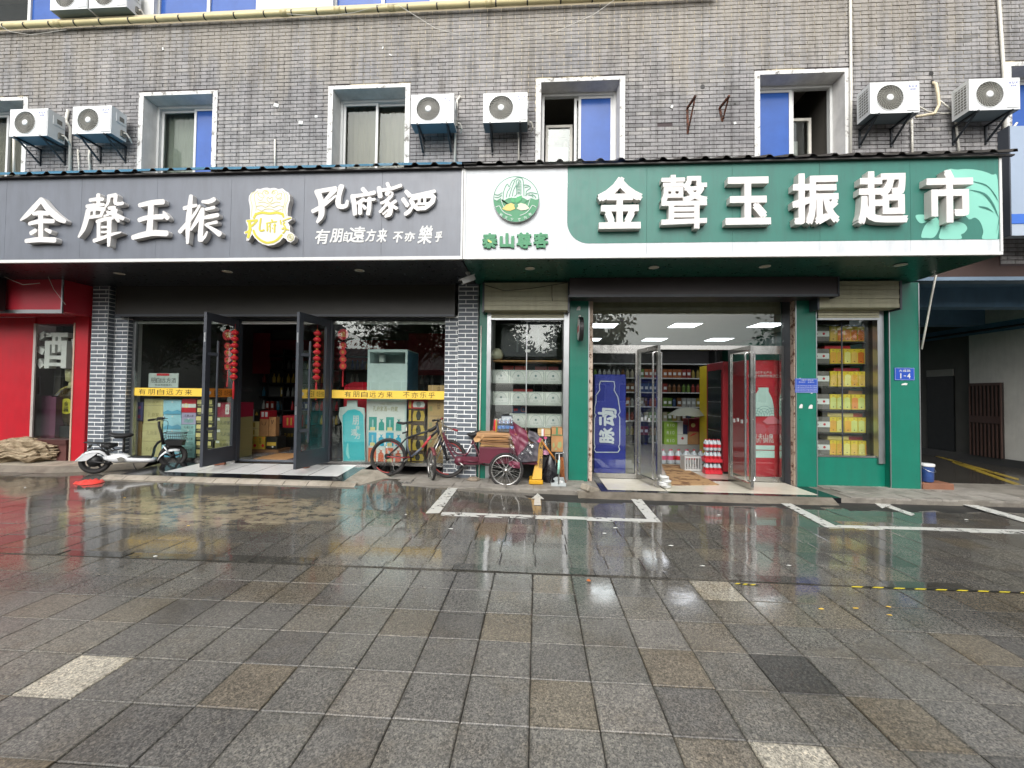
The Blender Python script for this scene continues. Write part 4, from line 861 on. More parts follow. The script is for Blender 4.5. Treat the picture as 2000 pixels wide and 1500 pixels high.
for ch, a, b, c_, d_ in (('金',1167,1255,346,446), ('聲',1291,1382,342,446), ('玉',1417,1506,346,438), ('振',1547,1640,339,438), ('超',1675,1774,335,437), ('市',1809,1902,332,434)):
    x0, z1 = W(a, c_, YL); x1, z0 = W(b, d_, YL); mb = MB(); put_bold(mb, ch, x0, x1, z0, z1, YL, M_letter, S-.004-YL, .011 if ch == '聲' else .019, M_letter_side); mb.build('letter', sg2)
# mint swash and leaves printed at the end of the board
mb = MB(); T_ = lambda x, y: W(1400+x/3.333, 290+y/3.333, S-.0045)
k = 0
swn = [0]
def sw(pts, m, lay=0):
    swn[0] += 1; c_ = [Vector((a, b, 0)) for a, b in pts]; sm = []; n_ = len(c_)
    for i in range(n_ if n_ > 3 else 0):
        p0, p1, p2, p3 = c_[i-1], c_[i], c_[(i+1) % n_], c_[(i+2) % n_]
        for k in range(4): t = k/4; q = .5*((2*p1)+(p2-p0)*t+(2*p0-5*p1+4*p2-p3)*t*t+(3*p1-p0-3*p2+p3)*t**3); sm.append((min(q.x,1838), min(q.y,592)))
    pts = sm or pts
    mb.add([(T_(*q)[0], S-.0045-.00025*swn[0]-.003*lay, T_(*q)[1]) for q in pts], [tuple(range(len(pts)))[::-1]], m)
def fan_poly(c_, pts, m, lay): 
    sw(pts[:-1] if pts[0] == pts[-1] else pts, m, lay)
fan_poly((1700,380), [(1500,160),(1570,138),(1640,134),(1720,145),(1790,170),(1828,205),(1828,590),(1730,590),(1735,540),(1715,480),(1680,450),(1620,440)], M_mint, 0)
fan_poly((1540,540), [(1455,590),(1455,540),(1470,500),(1510,480),(1560,475),(1610,490),(1630,520),(1610,550),(1590,560),(1586,590),(1455,590)], M_mint, 0)
sw([(1293,438),(1340,430),(1390,440),(1400,455),(1360,480),(1320,484)], M_mint); sw([(1330,575),(1350,510),(1390,465),(1430,450),(1453,490),(1440,540),(1410,580),(1360,582)], M_mint)
for pts in ([(1660,215),(1760,250),(1820,330),(1835,360),(1810,300),(1750,235)], [(1640,270),(1740,290),(1800,360),(1832,450),(1790,370),(1730,300)], [(1700,378),(1760,385),(1815,430),(1780,405)], [(1815,560),(1835,480),(1838,430),(1828,500)]): sw(pts, M_green_sign, 1)
sw([(1430,330),(1450,345),(1470,400),(1440,360)], M_mint, 1)
mb.build('leaf_print', sg2)
# round emblem
em = thing('round_emblem_sign', (P(1007,392,S).x, S, P(1007,392,S).z), 'round green emblem of a mountain and leaves on the white panel', 'emblem'); del em['category'], em['label']; em.parent = sg2; em.location = Vector(em.location)-sg2.location
E0 = lambda x, y: (930+x/8.825, 330+y/8.825)
YE = S-.05
c0 = W(*E0(690,520), YE); re_ = abs(W(*E0(1083,520), YE)[0]-W(*E0(300,520), YE)[0])/2
M_em_g = M('#23794c', .45, var=.06); M_em_line = M('#2f7558', .45); M_em_w = M('#b4c2bb', .5, var=.05)
mb = MB(); n = 40
pts = [(c0[0]+re_*math.cos(2*math.pi*k/n), c0[1]+re_*math.sin(2*math.pi*k/n)) for k in range(n)]
mb.prism(pts, YE, S, M_em_w, M_letter_side); mb.build('emblem_disc', em)
mb = MB(); lay = [0]
def ep(pts, m):
    lay[0] += 1; yy = YE-.001-.0003*lay[0]; q = [W(*E0(*p_), YE) for p_ in pts]; cx_ = sum(a for a, b in q)/len(q); cz_ = sum(b for a, b in q)/len(q)
    for i in range(len(q)): mb.add([(cx_,yy,cz_),(q[i][0],yy,q[i][1]),(q[(i+1)%len(q)][0],yy,q[(i+1)%len(q)][1])], [(0,1,2)], m)
def el(pts, wd, m): lay[0] += 1; mb.stroke([(*W(*E0(*p_), YE), wd/8.825*YE/FOC) for p_ in pts], YE-.001-.0003*lay[0], None, m, sub=3)
arc = lambda a0, a1, r_, n_=16: [(690+r_*math.cos(math.radians(a0+(a1-a0)*k/n_)), 520-r_*math.sin(math.radians(a0+(a1-a0)*k/n_))) for k in range(n_+1)]
ep(arc(180, 360, 388, 30)+[(1020,530),(940,500),(900,545),(800,490),(690,500),(560,500),(450,560),(420,500),(350,550)], M_em_g)
mb.v = mb.v; el(arc(0, 360, 388, 40), 12, M_em_line)
for l_ in ([(465,540),(470,420),(500,320),(540,260),(570,310),(620,210),(680,180)], [(520,490),(540,400),(590,320)], [(570,480),(600,380),(640,260),(670,200)], [(625,470),(640,380),(690,280)], [(660,470),(700,420),(690,220),(740,190),(770,240),(770,440)], [(680,180),(700,155),(770,155),(810,210),(825,470)], [(820,280),(880,280),(940,325),(870,380),(860,430)], [(840,320),(900,310)], [(310,440),(380,450),(450,410)], [(320,490),(390,490),(440,450)], [(850,460),(900,420),(960,410),(1050,430)], [(900,450),(960,460),(980,490)], [(960,440),(1010,470),(1030,500)], [(700,430),(705,300),(740,210)]): el(l_, 13, M_em_line)
for i, zc in enumerate((250, 305, 360, 415)):
    x0, z1 = W(*E0(712, zc-22), YE); x1, z0 = W(*E0(760, zc+22), YE); put_glyph(mb, '五岳独尊'[i], x0, x1, z0, z1, YE-.006, M_em_line, 0, .01)
el([(430,500),(450,600),(500,680),(600,720)], 10, M_em_w); el([(935,500),(900,620),(860,690)], 10, M_em_w); el([(340,660),(400,640),(440,710),(510,770),(610,805)], 12, M_em_w); el([(1030,660),(970,630),(920,700),(850,765),(755,805)], 12, M_em_w)
M_leaf_gold = M('#c9b263', .5, var=.2); M_leaf_pale = M('#bfc0aa', .5, var=.1); M_leaf_green = M('#2c9455', .5, var=.1)
ep([(450,690),(520,620),(600,590),(670,620),(670,690),(590,725),(520,720)], M_leaf_gold); ep([(920,680),(850,610),(770,590),(700,620),(700,690),(780,720),(850,710)], M_leaf_pale); ep([(600,490),(660,530),(665,590),(610,570)], M_leaf_green); ep([(690,600),(670,540),(700,490),(790,460),(780,540)], M_leaf_green)
ep(arc(0,360,1,2), M_em_g); ep([(690+36*math.cos(t), 640+36*math.sin(t)) for t in [k*.52 for k in range(12)]], M_em_g)
for i, (ch, x, y, rt) in enumerate((('融',432,800,.5),('天',515,850,.3),('下',615,880,.1),('客',745,880,-.1),('为',845,845,-.3),('尊',930,790,-.5))):
    X, Z = W(*E0(x, y), YE); h = .021
    put_glyph(mb, ch, -h, h, -h, h, YE-.016, M_em_w, 0, .01, 0, None, (lambda x_, z_, yy, X=X, Z=Z, rt=rt: (X+x_*math.cos(rt)+z_*math.sin(rt), yy, Z-x_*math.sin(rt)+z_*math.cos(rt))))
mb.build('emblem_print', em)
for ch, a, b, c_, d_ in (('泰',942,971,455,485), ('山',976,1004,455,484), ('尊',1009,1038,454,485), ('客',1042,1071,454,484)):
    x0, z1 = W(a, c_, S-.03); x1, z0 = W(b, d_, S-.03); mb = MB(); put_bold(mb, ch, x0, x1, z0, z1, S-.03, M_em_g, .028, .008 if ch != '山' else .012, M('#1f5f45', .5)); mb.build('letter', sg2)
X, Z = W(957, 470, S-.035); mb = MB(); mb.add([(X-.035,S-.034,Z+.02),(X-.01,S-.034,Z+.01),(X+.03,S-.034,Z-.02),(X+.01,S-.034,Z-.03),(X-.025,S-.034,Z-.015)], [(4,3,2,1,0)], M('#cfc76a', .5)); mb.build('gold_leaf', sg2)

# --- metal roof over the signs
M_roof_dark = M('#2a2521', .5, var=.2); M_roof_blue = M('#3f7590', .35, var=.1)
def roof(x0, x1, rise, m, label):
    t = thing('metal_roof', ((x0+x1)/2, S, ZT), label, 'roof'); pitch = .28; xa = x0; y0, y1 = S-.09, U+.0; z0 = ZT+.012; i = 0
    while xa < x1-.02:
        xb = min(xa+pitch*4, x1); mb = MB(); zz = z0+random.uniform(0,.012)
        prof = []; x = xa
        while x < xb-.001:
            prof += [(x, 0), (x+pitch*.62, 0), (x+pitch*.72, .035), (x+pitch*.86, .035)]; x += pitch
        prof.append((min(x, xb), 0)); prof = [(min(a, xb), h) for a, h in prof]
        n = len(prof); vs = [(a, y0, zz+h) for a, h in prof]+[(a, y1, zz+rise+h) for a, h in prof]
        vs += [(a, y, z-.004) for a, y, z in vs]; o = 2*n
        mb.add(vs[:o], [(j, j+1, n+j+1, n+j) for j in range(n-1)], m); mb.add(vs, [(o+n+j, o+n+j+1, o+j+1, o+j) for j in range(n-1)]+[(o+j, o+j+1, j+1, j) for j in range(n-1)], M_roof_dark)
        mb.build('roof_sheet', t); xa = xb; i += 1
    MB().box(x0, x1, S-.055, S-.014, ZT-.012, ZT+.008, M_roof_dark).build('drip_edge', t)
    return t
roof(-11.5, W(903,420,S)[0], .852, M_roof_blue, 'corrugated blue metal roof with dark edge above the grey sign')
roof(W(906,420,S)[0], W(1978,420,S)[0]-.02, .74, M('#35312d', .45, var=.2), 'dark corrugated metal roof edge above the green supermarket sign')
# --- soffit, lights, sign box sides
so1 = MB().box(XL, XM-.02, S+.031, F+.15, ZB-.004, ZB+.03, M_soffit_dark).build('soffit'); tag(so1, 'dark grey ceiling panel under the overhanging grey sign', 'soffit')
so2 = MB().box(XM+.0, XR-.01, S+.031, F+.15, ZB-.003, ZB+.031, M_soffit_green).build('soffit'); tag(so2, 'glossy green ceiling panel under the overhanging supermarket sign', 'soffit')
MB().box(XR-.012, XR-.002, S+.021, U, ZB+.032, ZT, M_sign_white).build('side_panel', sg2)
M_lamp = M('#c9c3ae', .3, var=.05)
for q, lab in (((233,534), 'oval ceiling light under the grey sign beside the brick pier'), ((444,530), 'oval ceiling light under the grey sign above the open doors'), ((702,528), 'oval ceiling light under the grey sign above the right display window'),
               ((1035,524), 'round ceiling light under the green sign above the left shutter'), ((1277,522), 'round ceiling light under the green sign before the brown canopy'), ((1494,520), 'round ceiling light under the green sign above the red fridge'), ((1759,517), 'round ceiling light under the green sign by the corner column')):
    d = ray(*q); t = (ZB-.01-CAM_H)/d.z; x, y = d.x*t, d.y*t
    l_ = thing('ceiling_light', (x, y, ZB-.01), lab, 'light'); mb = MB().lathe((x,y,ZB), [(.062,-.006),(.072,-.01),(.075,-.016),(.055,-.016)], M_white_dirty, 20); mb.build('ring', l_, True); MB().add([(x+.055*math.cos(k*.4), y+.055*math.sin(k*.4), ZB-.0165) for k in range(16)], [tuple(range(16))[::-1]], M_lamp).build('lens', l_)
# ---------------------------------------------------------------- the grey liquor shop
GW = F+.23                     # plane of its glass
FZ = .165                      # its floor
shop = thing('liquor_shop', (-4.4, GW, FZ), 'dark grey framed liquor shop front with slate brick piers and open glass doors', 'shop front')
PBH, PBW = .0735, .256
def brick_face(parent, x0, x1, y, z0, z1, ph=0.0):
    """slate bricks with white joints on a face looking at the street"""
    r = 0; z = z0
    while z < z1-.02:
        x = x0 - ((r % 2)*PBW/2+ph) % PBW
        while x < x1-.01:
            a, b = max(x+.0065, x0), min(x+PBW-.0065, x1)
            if b-a > .02:
                k = (round(b-a, 3)); zz = min(z+PBH-.014, z1)
                if k not in pb_me: pb_me[k] = MB().box(-(b-a)/2, (b-a)/2, -.002, .012, 0, PBH-.0155, M_slate).mesh('brick')
                inst(pb_me[k], 'brick', ((a+b)/2, y, z), parent)
            x += PBW
        z += PBH; r += 1
def brick_side(parent, x, y0, y1, z0, z1, sgn):
    r = 0; z = z0
    while z < z1-.02:
        k = ('s', round(y1-y0, 3))
        if k not in pb_me: pb_me[k] = MB().box(-.002, .006, -(y1-y0)/2+.006, (y1-y0)/2-.004, 0, PBH-.0155, M_slate).mesh('brick')
        inst(pb_me[k], 'brick', (x, (y0+y1)/2, z), parent); z += PBH
pb_me = {}
SZ0, SZ1 = .10, ZB-.006
a0, a1, a2 = WX(175,F), WX(206,F), WX(246,F+.12)
pr = MB().box(a0, a1, F, F+.4, SZ0, SZ1, M_joint_white).box(a1, a2, F+.12, F+.4, SZ0, 2.80, M_joint_white).build('brick_pier', shop)
brick_face(pr, a0, a1-.002, F-.002, SZ0, SZ1); brick_side(pr, a1, F, F+.12, SZ0, SZ1, 1); brick_face(pr, a1+.01, a2-.002, F+.118, SZ0, 2.79, .1); brick_side(pr, a2, F+.12, F+.23, SZ0, 2.79, 1)
b0, b1, b2 = WX(868,F+.12), WX(893,F), WX(932,F)
pr = MB().box(b0, b1, F+.12, F+.4, -.02, 2.80, M_joint_white).box(b1, b2, F, F+.4, -.02, SZ1, M_joint_white).build('brick_pier', shop)
brick_face(pr, b0+.002, b1-.002, F+.118, -.02, 2.79, .06); brick_face(pr, b1+.002, b2-.002, F-.002, -.02, SZ1)
# dark fascia (shutter box) over the glass
x0, x1 = WX(220,F), WX(886,F); zf = WZ(617,F,550)
MB().box(x0, x1, F+.0, F+.22, zf, SZ1, M_fascia).box(x0, x1, F-.012, F+.02, zf-.012, zf+.03, M_darkmetal).build('fascia', shop)
# frame of the glazing
zh = 2.74; xw0, xw1 = a2+.005, b0-.005
xd0, xd1, xd2, xd3 = WX(405,GW), WX(468,GW), WX(584,GW), WX(650,GW)
MB().box(xw0, xw1, GW-.03, GW+.05, zh, zf+.1, M_darkmetal).build('head_frame', shop)
for x in (xw0+.02, WX(398,GW)+.05, xd1, xd2+.52, xd3-.03, xw1-.02): pass
MB().box(xw0, xd1-.03, GW-.02, GW+.04, FZ-.04, FZ+.02, M_steel).build('sill_trim', shop); MB().box(xd3-.05, xw1, GW-.02, GW+.04, FZ-.04, FZ+.02, M_steel).build('sill_trim', shop)
MB().box(xw0, xw0+.06, GW-.02, GW+.04, FZ+.02, zh, M_alu).build('frame_post', shop)
MB().box(xd1-.06, xd1, GW-.03, GW+.05, FZ, zh, M_darkmetal).build('frame_post', shop)
xr = WX(640,GW); MB().box(xr-.0, xr+.08, GW-.03, GW+.05, FZ, zh, M_darkmetal).build('frame_post', shop)
MB().box(xw0+.06, xd1-.06, GW, GW+.01, FZ+.02, zh, M_glass).build('window_glass', shop)
MB().box(xr+.08, xw1, GW, GW+.01, FZ+.02, zh, M_glass).build('window_glass', shop)
MB().box(xw0, xw1, GW+.012, GW+.05, zh-.07, zh-.02, M_white_dirty).build('blind_rail', shop)
# door leaves, opened towards the street
def leaf(hinge, free, z0, z1, label=None):
    h, f_ = Vector((*hinge, 0)), Vector((*free, 0)); d = (f_-h); L = d.length; d.normalize(); nrm = Vector((-d.y, d.x, 0))
    def bx(mb, s0, s1, zz0, zz1, t0, t1, m):
        c = h+d*((s0+s1)/2)+nrm*((t0+t1)/2); mb.cbox((c.x, c.y, (zz0+zz1)/2), (abs(s1-s0), abs(t1-t0), abs(zz1-zz0)), m, rz=math.atan2(d.y, d.x)); return mb
    dr = bx(MB(), 0, .10, z0, z1, -.025, .025, M_darkmetal); bx(dr, L-.10, L, z0, z1, -.025, .025, M_darkmetal); bx(dr, .10, L-.10, z1-.13, z1, -.024, .024, M_darkmetal); bx(dr, .10, L-.10, z0, z0+.27, -.024, .024, M_darkmetal)
    o = dr.build('door', shop); gl = MB(); bx(gl, .10, L-.10, z0+.27, z1-.13, -.004, .004, M_glass_clear); gl.build('glass', o)
    for sg_ in (-1, 1):
        hd = MB(); c = h+d*(L-.20)+nrm*(.075*sg_); hd.tube([(c.x,c.y,z0+.42),(c.x,c.y,z0+2.1)], .018, M_darkmetal, 8)
        for zz in (z0+.62, z0+1.87): q = h+d*(L-.06)+nrm*(.025*sg_); hd.bar((q.x,q.y,zz),(c.x,c.y,zz),.03,.05,M_darkmetal)
        hd.build('handle', o)
    lk = MB(); c = h+d*(L+.001); lk.cbox((c.x,c.y,z0+.95), (.004,.026,.14), M_alu, rz=math.atan2(d.y,d.x)); lk.build('lock_plate', o); lk = MB(); lk.cbox((c.x,c.y,z1-.42), (.004,.024,.16), M_alu, rz=math.atan2(d.y,d.x)); lk.build('lock_plate', o)
    return o, h, d, nrm, L
def at_leaf(lf, s, z, t): o, h, d, n, L = lf; p = h+d*s+n*t; return Vector((p.x, p.y, z))
DZ0, DZ1 = FZ+.005, zh-.01
fl = W(397, 760, 6.42); lf1 = leaf((xd1-.03, GW-.04), (fl[0], 6.42), DZ0, DZ1)
fr_ = W(579, 760, 6.42); lf2 = leaf((xr+.03, GW-.04), (fr_[0], 6.42), DZ0, DZ1)
# closed second leaf edge seen behind the right one
# banners on glass and doors
bnz0, bnz1 = WZ(779,GW,760), WZ(763,GW,760)
def banner(x0, x1, y, s, sx0, sx1, label):
    mb = MB().box(x0, x1, y-.003, y, bnz0, bnz1, M_yellow_ban); put_text(mb, s, sx0, sx1, bnz0+.022, bnz1-.022, y-.0045, M_ink, .22, 0)
    return tag(mb.build('window_banner'), label, 'banner')
banner(xw0+.01, xd1-.07, GW-.003, '有朋自远方来 不亦乐乎', WX(270,GW), WX(470,GW), 'yellow banner strip across the window behind the white scooter')
banner(xr+.085, xw1-.01, GW-.003, '有朋自远方来 不亦乐乎', WX(672,GW), WX(852,GW), 'yellow banner strip across the window behind the mountain bike')
for lf, m, lab in ((lf1, M_orange_ban, 'orange welcome banner strip across the open door leaf by the scooter'), (lf2, M_yellow_ban, 'golden welcome banner strip across the open door leaf beside the teal bottle poster')):
    o, h, d, n_, L = lf; mb = MB(); tt = -.006 if (n_.x < 0) else .006; tt = .0075*(1 if n_.dot(Vector((0,0,CAM_H))-h) > 0 else -1)
    rot = lambda s, z, e=0: tuple(at_leaf(lf, L-s, z, tt+math.copysign(e, tt)))
    A = [rot(.10,bnz0), rot(L-.10,bnz0), rot(L-.10,bnz1), rot(.10,bnz1)]; mb.add(A, [(0,1,2,3)], m)
    put_text(mb, '金聲玉振 欢迎光临', .22, L-.12, bnz0+.025, bnz1-.025, 0, M_ink, .15, 0, 0, (lambda x, z, yy: rot(x, z, .0012)))
    mb.add([rot(.13+.03*math.cos(k*.5), (bnz0+bnz1)/2+.03*math.sin(k*.5), .001) for k in range(12)], [tuple(range(12))], M_white); tag(mb.build('door_banner'), lab, 'banner')
# interior
M_floor_grey = M('#6d7176', .18, var=.12); M_wall_int = M('#5a5a58', .8, var=.1)
xi0, xi1, yi = xw0-.1, b2+.05, 11.3
rm = MB().box(xi0, xi1, GW+.06, yi, FZ-.05, FZ, M_floor_grey).build('interior_floor', shop)
MB().box(xi0-.1, xi0, GW+.06, yi, FZ, 3.3, M_wall_int).box(xi1, xi1+.06, GW+.06, yi, -.05, 3.3, M_wall_int).box(xi0, xi1, yi, yi+.1, FZ, 3.3, M_wall_int).build('interior_wall', shop)
MB().box(xi0, xi1, GW+.06, yi, 3.18, 3.28, M('#3a3b3c', .7)).build('interior_ceiling', shop)
for a_, b_ in ((-9.6,-8.6), (-8.3,-7.2), (-3.4,-2.4)): MB().box(a_, b_, 10.6, 10.62, 1.9, 3.0, M('#8c1f2a',.6)).build('red_poster', shop)
MB().box(xi0+.02, xi1-.02, yi-.06, yi-.01, 2.3, 2.9, M('#7a1420', .6)).build('red_header', shop)
# lantern strings
M_lan = M('#c4202c', .55, var=.08); M_gold = M('#c9a24a', .35, var=.1)
def lantern_string(p, n, r, sp, label, flat=False):
    t = thing('lantern_string', p, label, 'lantern string')
    MB().tube([(p[0],p[1],p[2]+.16),(p[0],p[1],p[2]-sp*n)], .0025, M_lan, 5).build('cord', t)
    for k in range(n):
        z = p[2]-k*sp; mb = MB(); mb.lathe((p[0],p[1],z), [(.012,-r*.78),(.022,-r*.76),(r*.62,-r*.55),(r,-r*.18),(r,r*.18),(r*.62,r*.55),(.022,r*.76),(.012,r*.78)], M_lan, 14); L = mb.build('lantern', t, True)
        MB().lathe((p[0],p[1],z), [(.016,-r*.95),(.021,-r*.80),(.021,-r*.76),(.01,-r*.74)], M_gold, 10).lathe((p[0],p[1],z), [(.01,r*.74),(.021,r*.76),(.021,r*.8),(.016,r*.95)], M_gold, 10).build('gold_cap', L)
    z = p[2]-(n-1)*sp-r; mb = MB().lathe((p[0],p[1],z), [(.006,-.01),(.013,-.05),(.02,-.16),(.012,-.33)], M_lan, 8); mb.build('tassel', t); return t
pz = lambda px, py, lf, s: at_leaf(lf, s, WZ(py, at_leaf(lf, s, 0, 0).y, px), 0)
q = at_leaf(lf1, .17, 0, 0); q2 = q + lf1[3]*(.07*(1 if lf1[3].dot(Vector((0,0,0))-q) > 0 else -1)); zt_ = WZ(650, q2.y, 462)
lantern_string((q2.x, q2.y, zt_), 8, .062, WZ(650,q2.y,462)-WZ(662.3,q2.y,462), 'string of eight red lanterns hung inside the door leaf by the scooter')
q = at_leaf(lf2, .30, 0, 0); q3 = q - lf2[3]*(.07*(1 if lf2[3].dot(Vector((0,0,0))-q) > 0 else -1)); q3 = P(620, 651, q3.y)
lantern_string((q3.x, q3.y, q3.z), 8, .062, WZ(651,q3.y,620)-WZ(663.3,q3.y,620), 'string of eight red lanterns seen through the second door leaf')
def medal_string(px, py, label):
    t = thing('fortune_pendant', P(px, py, GW+.03), label, 'pendant'); y = GW+.03
    p_ = P(px, py, y); mb = MB().lathe((p_.x,y,p_.z), [(.10,.006),(.10,-.006)], M_lan, 24, 'y'); d0 = mb.build('disc', t); mb = MB(); put_glyph(mb, '福', p_.x-.045, p_.x+.045, p_.z-.05, p_.z+.05, y-.008, M_gold, 0, .01); mb.build('character', d0)
    for i, (ch, dy) in enumerate(zip('万事如意', (22, 35, 49, 62))):
        p_ = P(px, py+dy, y); mb = MB().lathe((p_.x,y,p_.z), [(.065,.006),(.065,-.006)], M_lan, 18, 'y'); d0 = mb.build('disc', t); mb = MB(); put_glyph(mb, ch, p_.x-.028, p_.x+.028, p_.z-.03, p_.z+.03, y-.008, M_gold, 0, .01); mb.build('character', d0)
    p_ = P(px, py+70, y); MB().tube([(p_.x,y,p_.z),(p_.x,y,p_.z-.30)], [.008,.016], M_lan, 6).build('tassel', t)
medal_string(445, 654, 'red fortune pendant of discs on the window by the olive cartons'); medal_string(670, 653, 'red fortune pendant of discs hanging in the right display window')
# door wedges (bricks and wood)
for q, lab, rz in (((430,908), 'reddish brick wedging the door leaf by the scooter', .5), ((594,914), 'wooden wedge under the door leaf by the teal bottle poster', -.2)):
    x, y, zw = on_step(*q); mb = MB().add([(-.09,-.05,0),(.08,-.05,0),(.08,.05,0),(-.09,.05,0),(-.02,-.05,.06),(.08,-.05,.07),(.08,.05,.07),(-.02,.05,.06)], [(0,3,2,1),(4,5,6,7),(0,1,5,4),(1,2,6,5),(2,3,7,6),(3,0,4,7)], M('#8e5a45', .85, var=.25, bmp=.3))
    o = mb.build('door_wedge', bevel=.006); o.location = (x, y, zw); o.rotation_euler.z = rz; tag(o, lab, 'wedge')
# ---------------------------------------------------------------- goods of the grey shop
def carton(x0, x1, z0, z1, y0, d, m, label, group=None, prints=(), name='carton', tape=None, cat='box'):
    """x,z extents of the front at y0, depth d; prints: (kind, args) drawn 1.5 mm proud of the front"""
    g_ = .002; y0 += random.uniform(-.012, .012); mb = MB().box(x0+g_, x1-g_, y0, y0+d, z0, z1-g_, m); w_, h = x1-x0, z1-z0; k = 0
    mb.box(x0+g_, x1-g_, y0-.0008, y0, z1-.006, z1-.003, M_ink if tape is None else tape)
    for pr_ in prints:
        k += 1; y = y0-.0012-.0004*k; kd = pr_[0]
        if kd == 'r': _, a, b, c, e, mm = pr_; mb.rect(x0+w_*a, x0+w_*b, z0+h*c, z0+h*e, y, mm)
        elif kd == 'c': _, a, b, r_, mm = pr_; mb.disc(x0+w_*a, z0+h*b, r_, y, mm, 16)
        elif kd == 't': _, s, a, b, c, e, mm = pr_; put_text(mb, s, x0+w_*a, x0+w_*b, z0+h*c, z0+h*e, y, mm, .15)
        elif kd == 'v': _, s, a, b, c, e, mm = pr_; put_text(mb, s, x0+w_*a, x0+w_*b, z0+h*c, z0+h*e, y, mm, .15, 0, 0, None, True)
        elif kd == 'p': _, pts, mm = pr_; q = [(x0+w_*a, y, z0+h*b) for a, b in pts]; mb.add(q, [tuple(range(len(q)))], mm)
    return tag(mb.build(name), label, cat, group)
GY = GW+.14
cz = lambda py, px=330: WZ(py, GY, px)
cx = lambda px, py=830: W(px, py, GY)[0]
base = FZ+.002
M_pur = M('#5b5a8c', .45); M_tan = M('#b08c54', .6); M_beige = M('#b9b07f', .6); M_sky = M('#9cc9d6', .45, var=.2); M_sea = M('#5fa3c0', .45, var=.2); M_teal_b = M('#8fb9b8', .5); M_blk = M('#23221c', .5); M_cream = M('#d8c987', .5); M_olive = M('#8a8456', .55); M_maroon = M('#8c1c35', .45); M_lil = M('#a59dbb', .5); M_redb = M('#b5202f', .45); M_wht = M('#cfd2cf', .5); M_gold_b = M('#b59a3c', .45); M_brown = M('#3f2a1c', .5); M_kraft = M('#a98c60', .7); M_teal = M('#2f9d9a', .4); M_tealb = M('#3fb3bd', .4, var=.12)
carton(cx(255), cx(278), cz(824), cz(786), GY, .3, M_pur, 'purple liquor box with a pink bottle, on top of a tan box', None, (('r',0,1,0,.06,M_brown), ('c',.75,.72,.03,M('#b85a8a',.5)), ('c',.72,.25,.035,M('#c04070',.5)), ('v','酒王',.1,.45,.2,.9,M_ink)))
carton(cx(253), cx(276), base, cz(824), GY, .3, M_tan, 'tall tan liquor box with white lines under a purple box', None, (('p',[(.28,.0),(.33,.0),(.43,.5),(.38,.5)],M_wht), ('p',[(.62,.0),(.67,.0),(.67,.5),(.60,.5)],M_wht), ('r',.25,.29,.5,1,M_wht), ('r',.66,.7,.5,1,M_wht), ('v','孔府酒坊',.42,.58,.3,.95,M_brown)))
zs_ = [893.5, 862, 828, 792, 779]
for i in range(4):
    z0, z1 = (base if i == 0 else cz(zs_[i])), cz(zs_[i+1]); carton(cx(279), cx(317), z0, z1, GY, .4, M_beige, ['beige carton at the bottom of its stack behind the scooter basket','beige carton second from the bottom behind the scooter','beige carton third from the bottom behind the scooter','thin beige carton on top of the beige stack under the banner'][i], 'beige cartons in the window', (('t','孔府家',.2,.8,.35,.6,M_olive),))
zs_ = [893.5, 866, 838, 809, 781]
for i in range(4):
    z0, z1 = (base if i == 0 else cz(zs_[i])), cz(zs_[i+1]); carton(cx(318), cx(353), z0, z1, GY, .35, M_sky, ['pale blue carton at the bottom of its stack in the window','pale blue carton second from the floor in the window','pale blue carton third from the floor in the window','pale blue carton on top of its stack under the banner'][i], 'pale blue cartons in the window', (('p',[(0,.12),(.25,.3),(.5,.2),(.8,.32),(1,.2),(1,.0),(0,.0)],M_sea), ('c',.5,.85,.018,M_wht)))
zs_ = [893.5, 872, 850, 828, 805, 778]; cols_ = [M_teal_b, M_teal_b, M_teal_b, M_lil, M_redb]
for i in range(5):
    z0, z1 = (base if i == 0 else cz(zs_[i])), cz(zs_[i+1])
    prn = (('t','孔德人家',.2,.85,.62,.82,M_brown), ('r',.2,.85,.15,.45,M('#7fa5a5',.5)), ('p',[(.42,.52),(.58,.52),(.5,.38)],M_wht)) if i < 4 else (('r',0,1,.35,.62,M_wht), ('c',.32,.5,.045,M_cream), ('c',.32,.5,.03,M_wht))
    carton(cx(354), cx(382), z0, z1, GY, .35, cols_[i], ['grey teal printed carton standing on the floor beside a lattice of black boxes','grey teal printed carton second from the floor','grey teal printed carton below a lilac one','lilac printed carton under a red one','red carton with a white band and round crest, on a lilac one'][i], 'printed cartons in the window', prn)
for c_ in range(2):
    a, b = (383, 396.5) if c_ == 0 else (401, 418)
    for i in range(7):
        z0 = base+i*(cz(779)-base)/7; z1 = base+(i+1)*(cz(779)-base)/7
        carton(cx(a), cx(b), z0, z1, GY, .3, M_blk, 'small black box with a cream label in a column %s' % ('beside the printed cartons' if c_ == 0 else 'seen through the open door leaf'), 'black boxes with cream labels, %s column' % ('window' if c_ == 0 else 'door'), (('r',.05,.75,.45,.95,M_cream), ('p',[(.1,.3),(.5,.42),(.95,.3),(.8,.15),(.2,.15)],M_olive)))
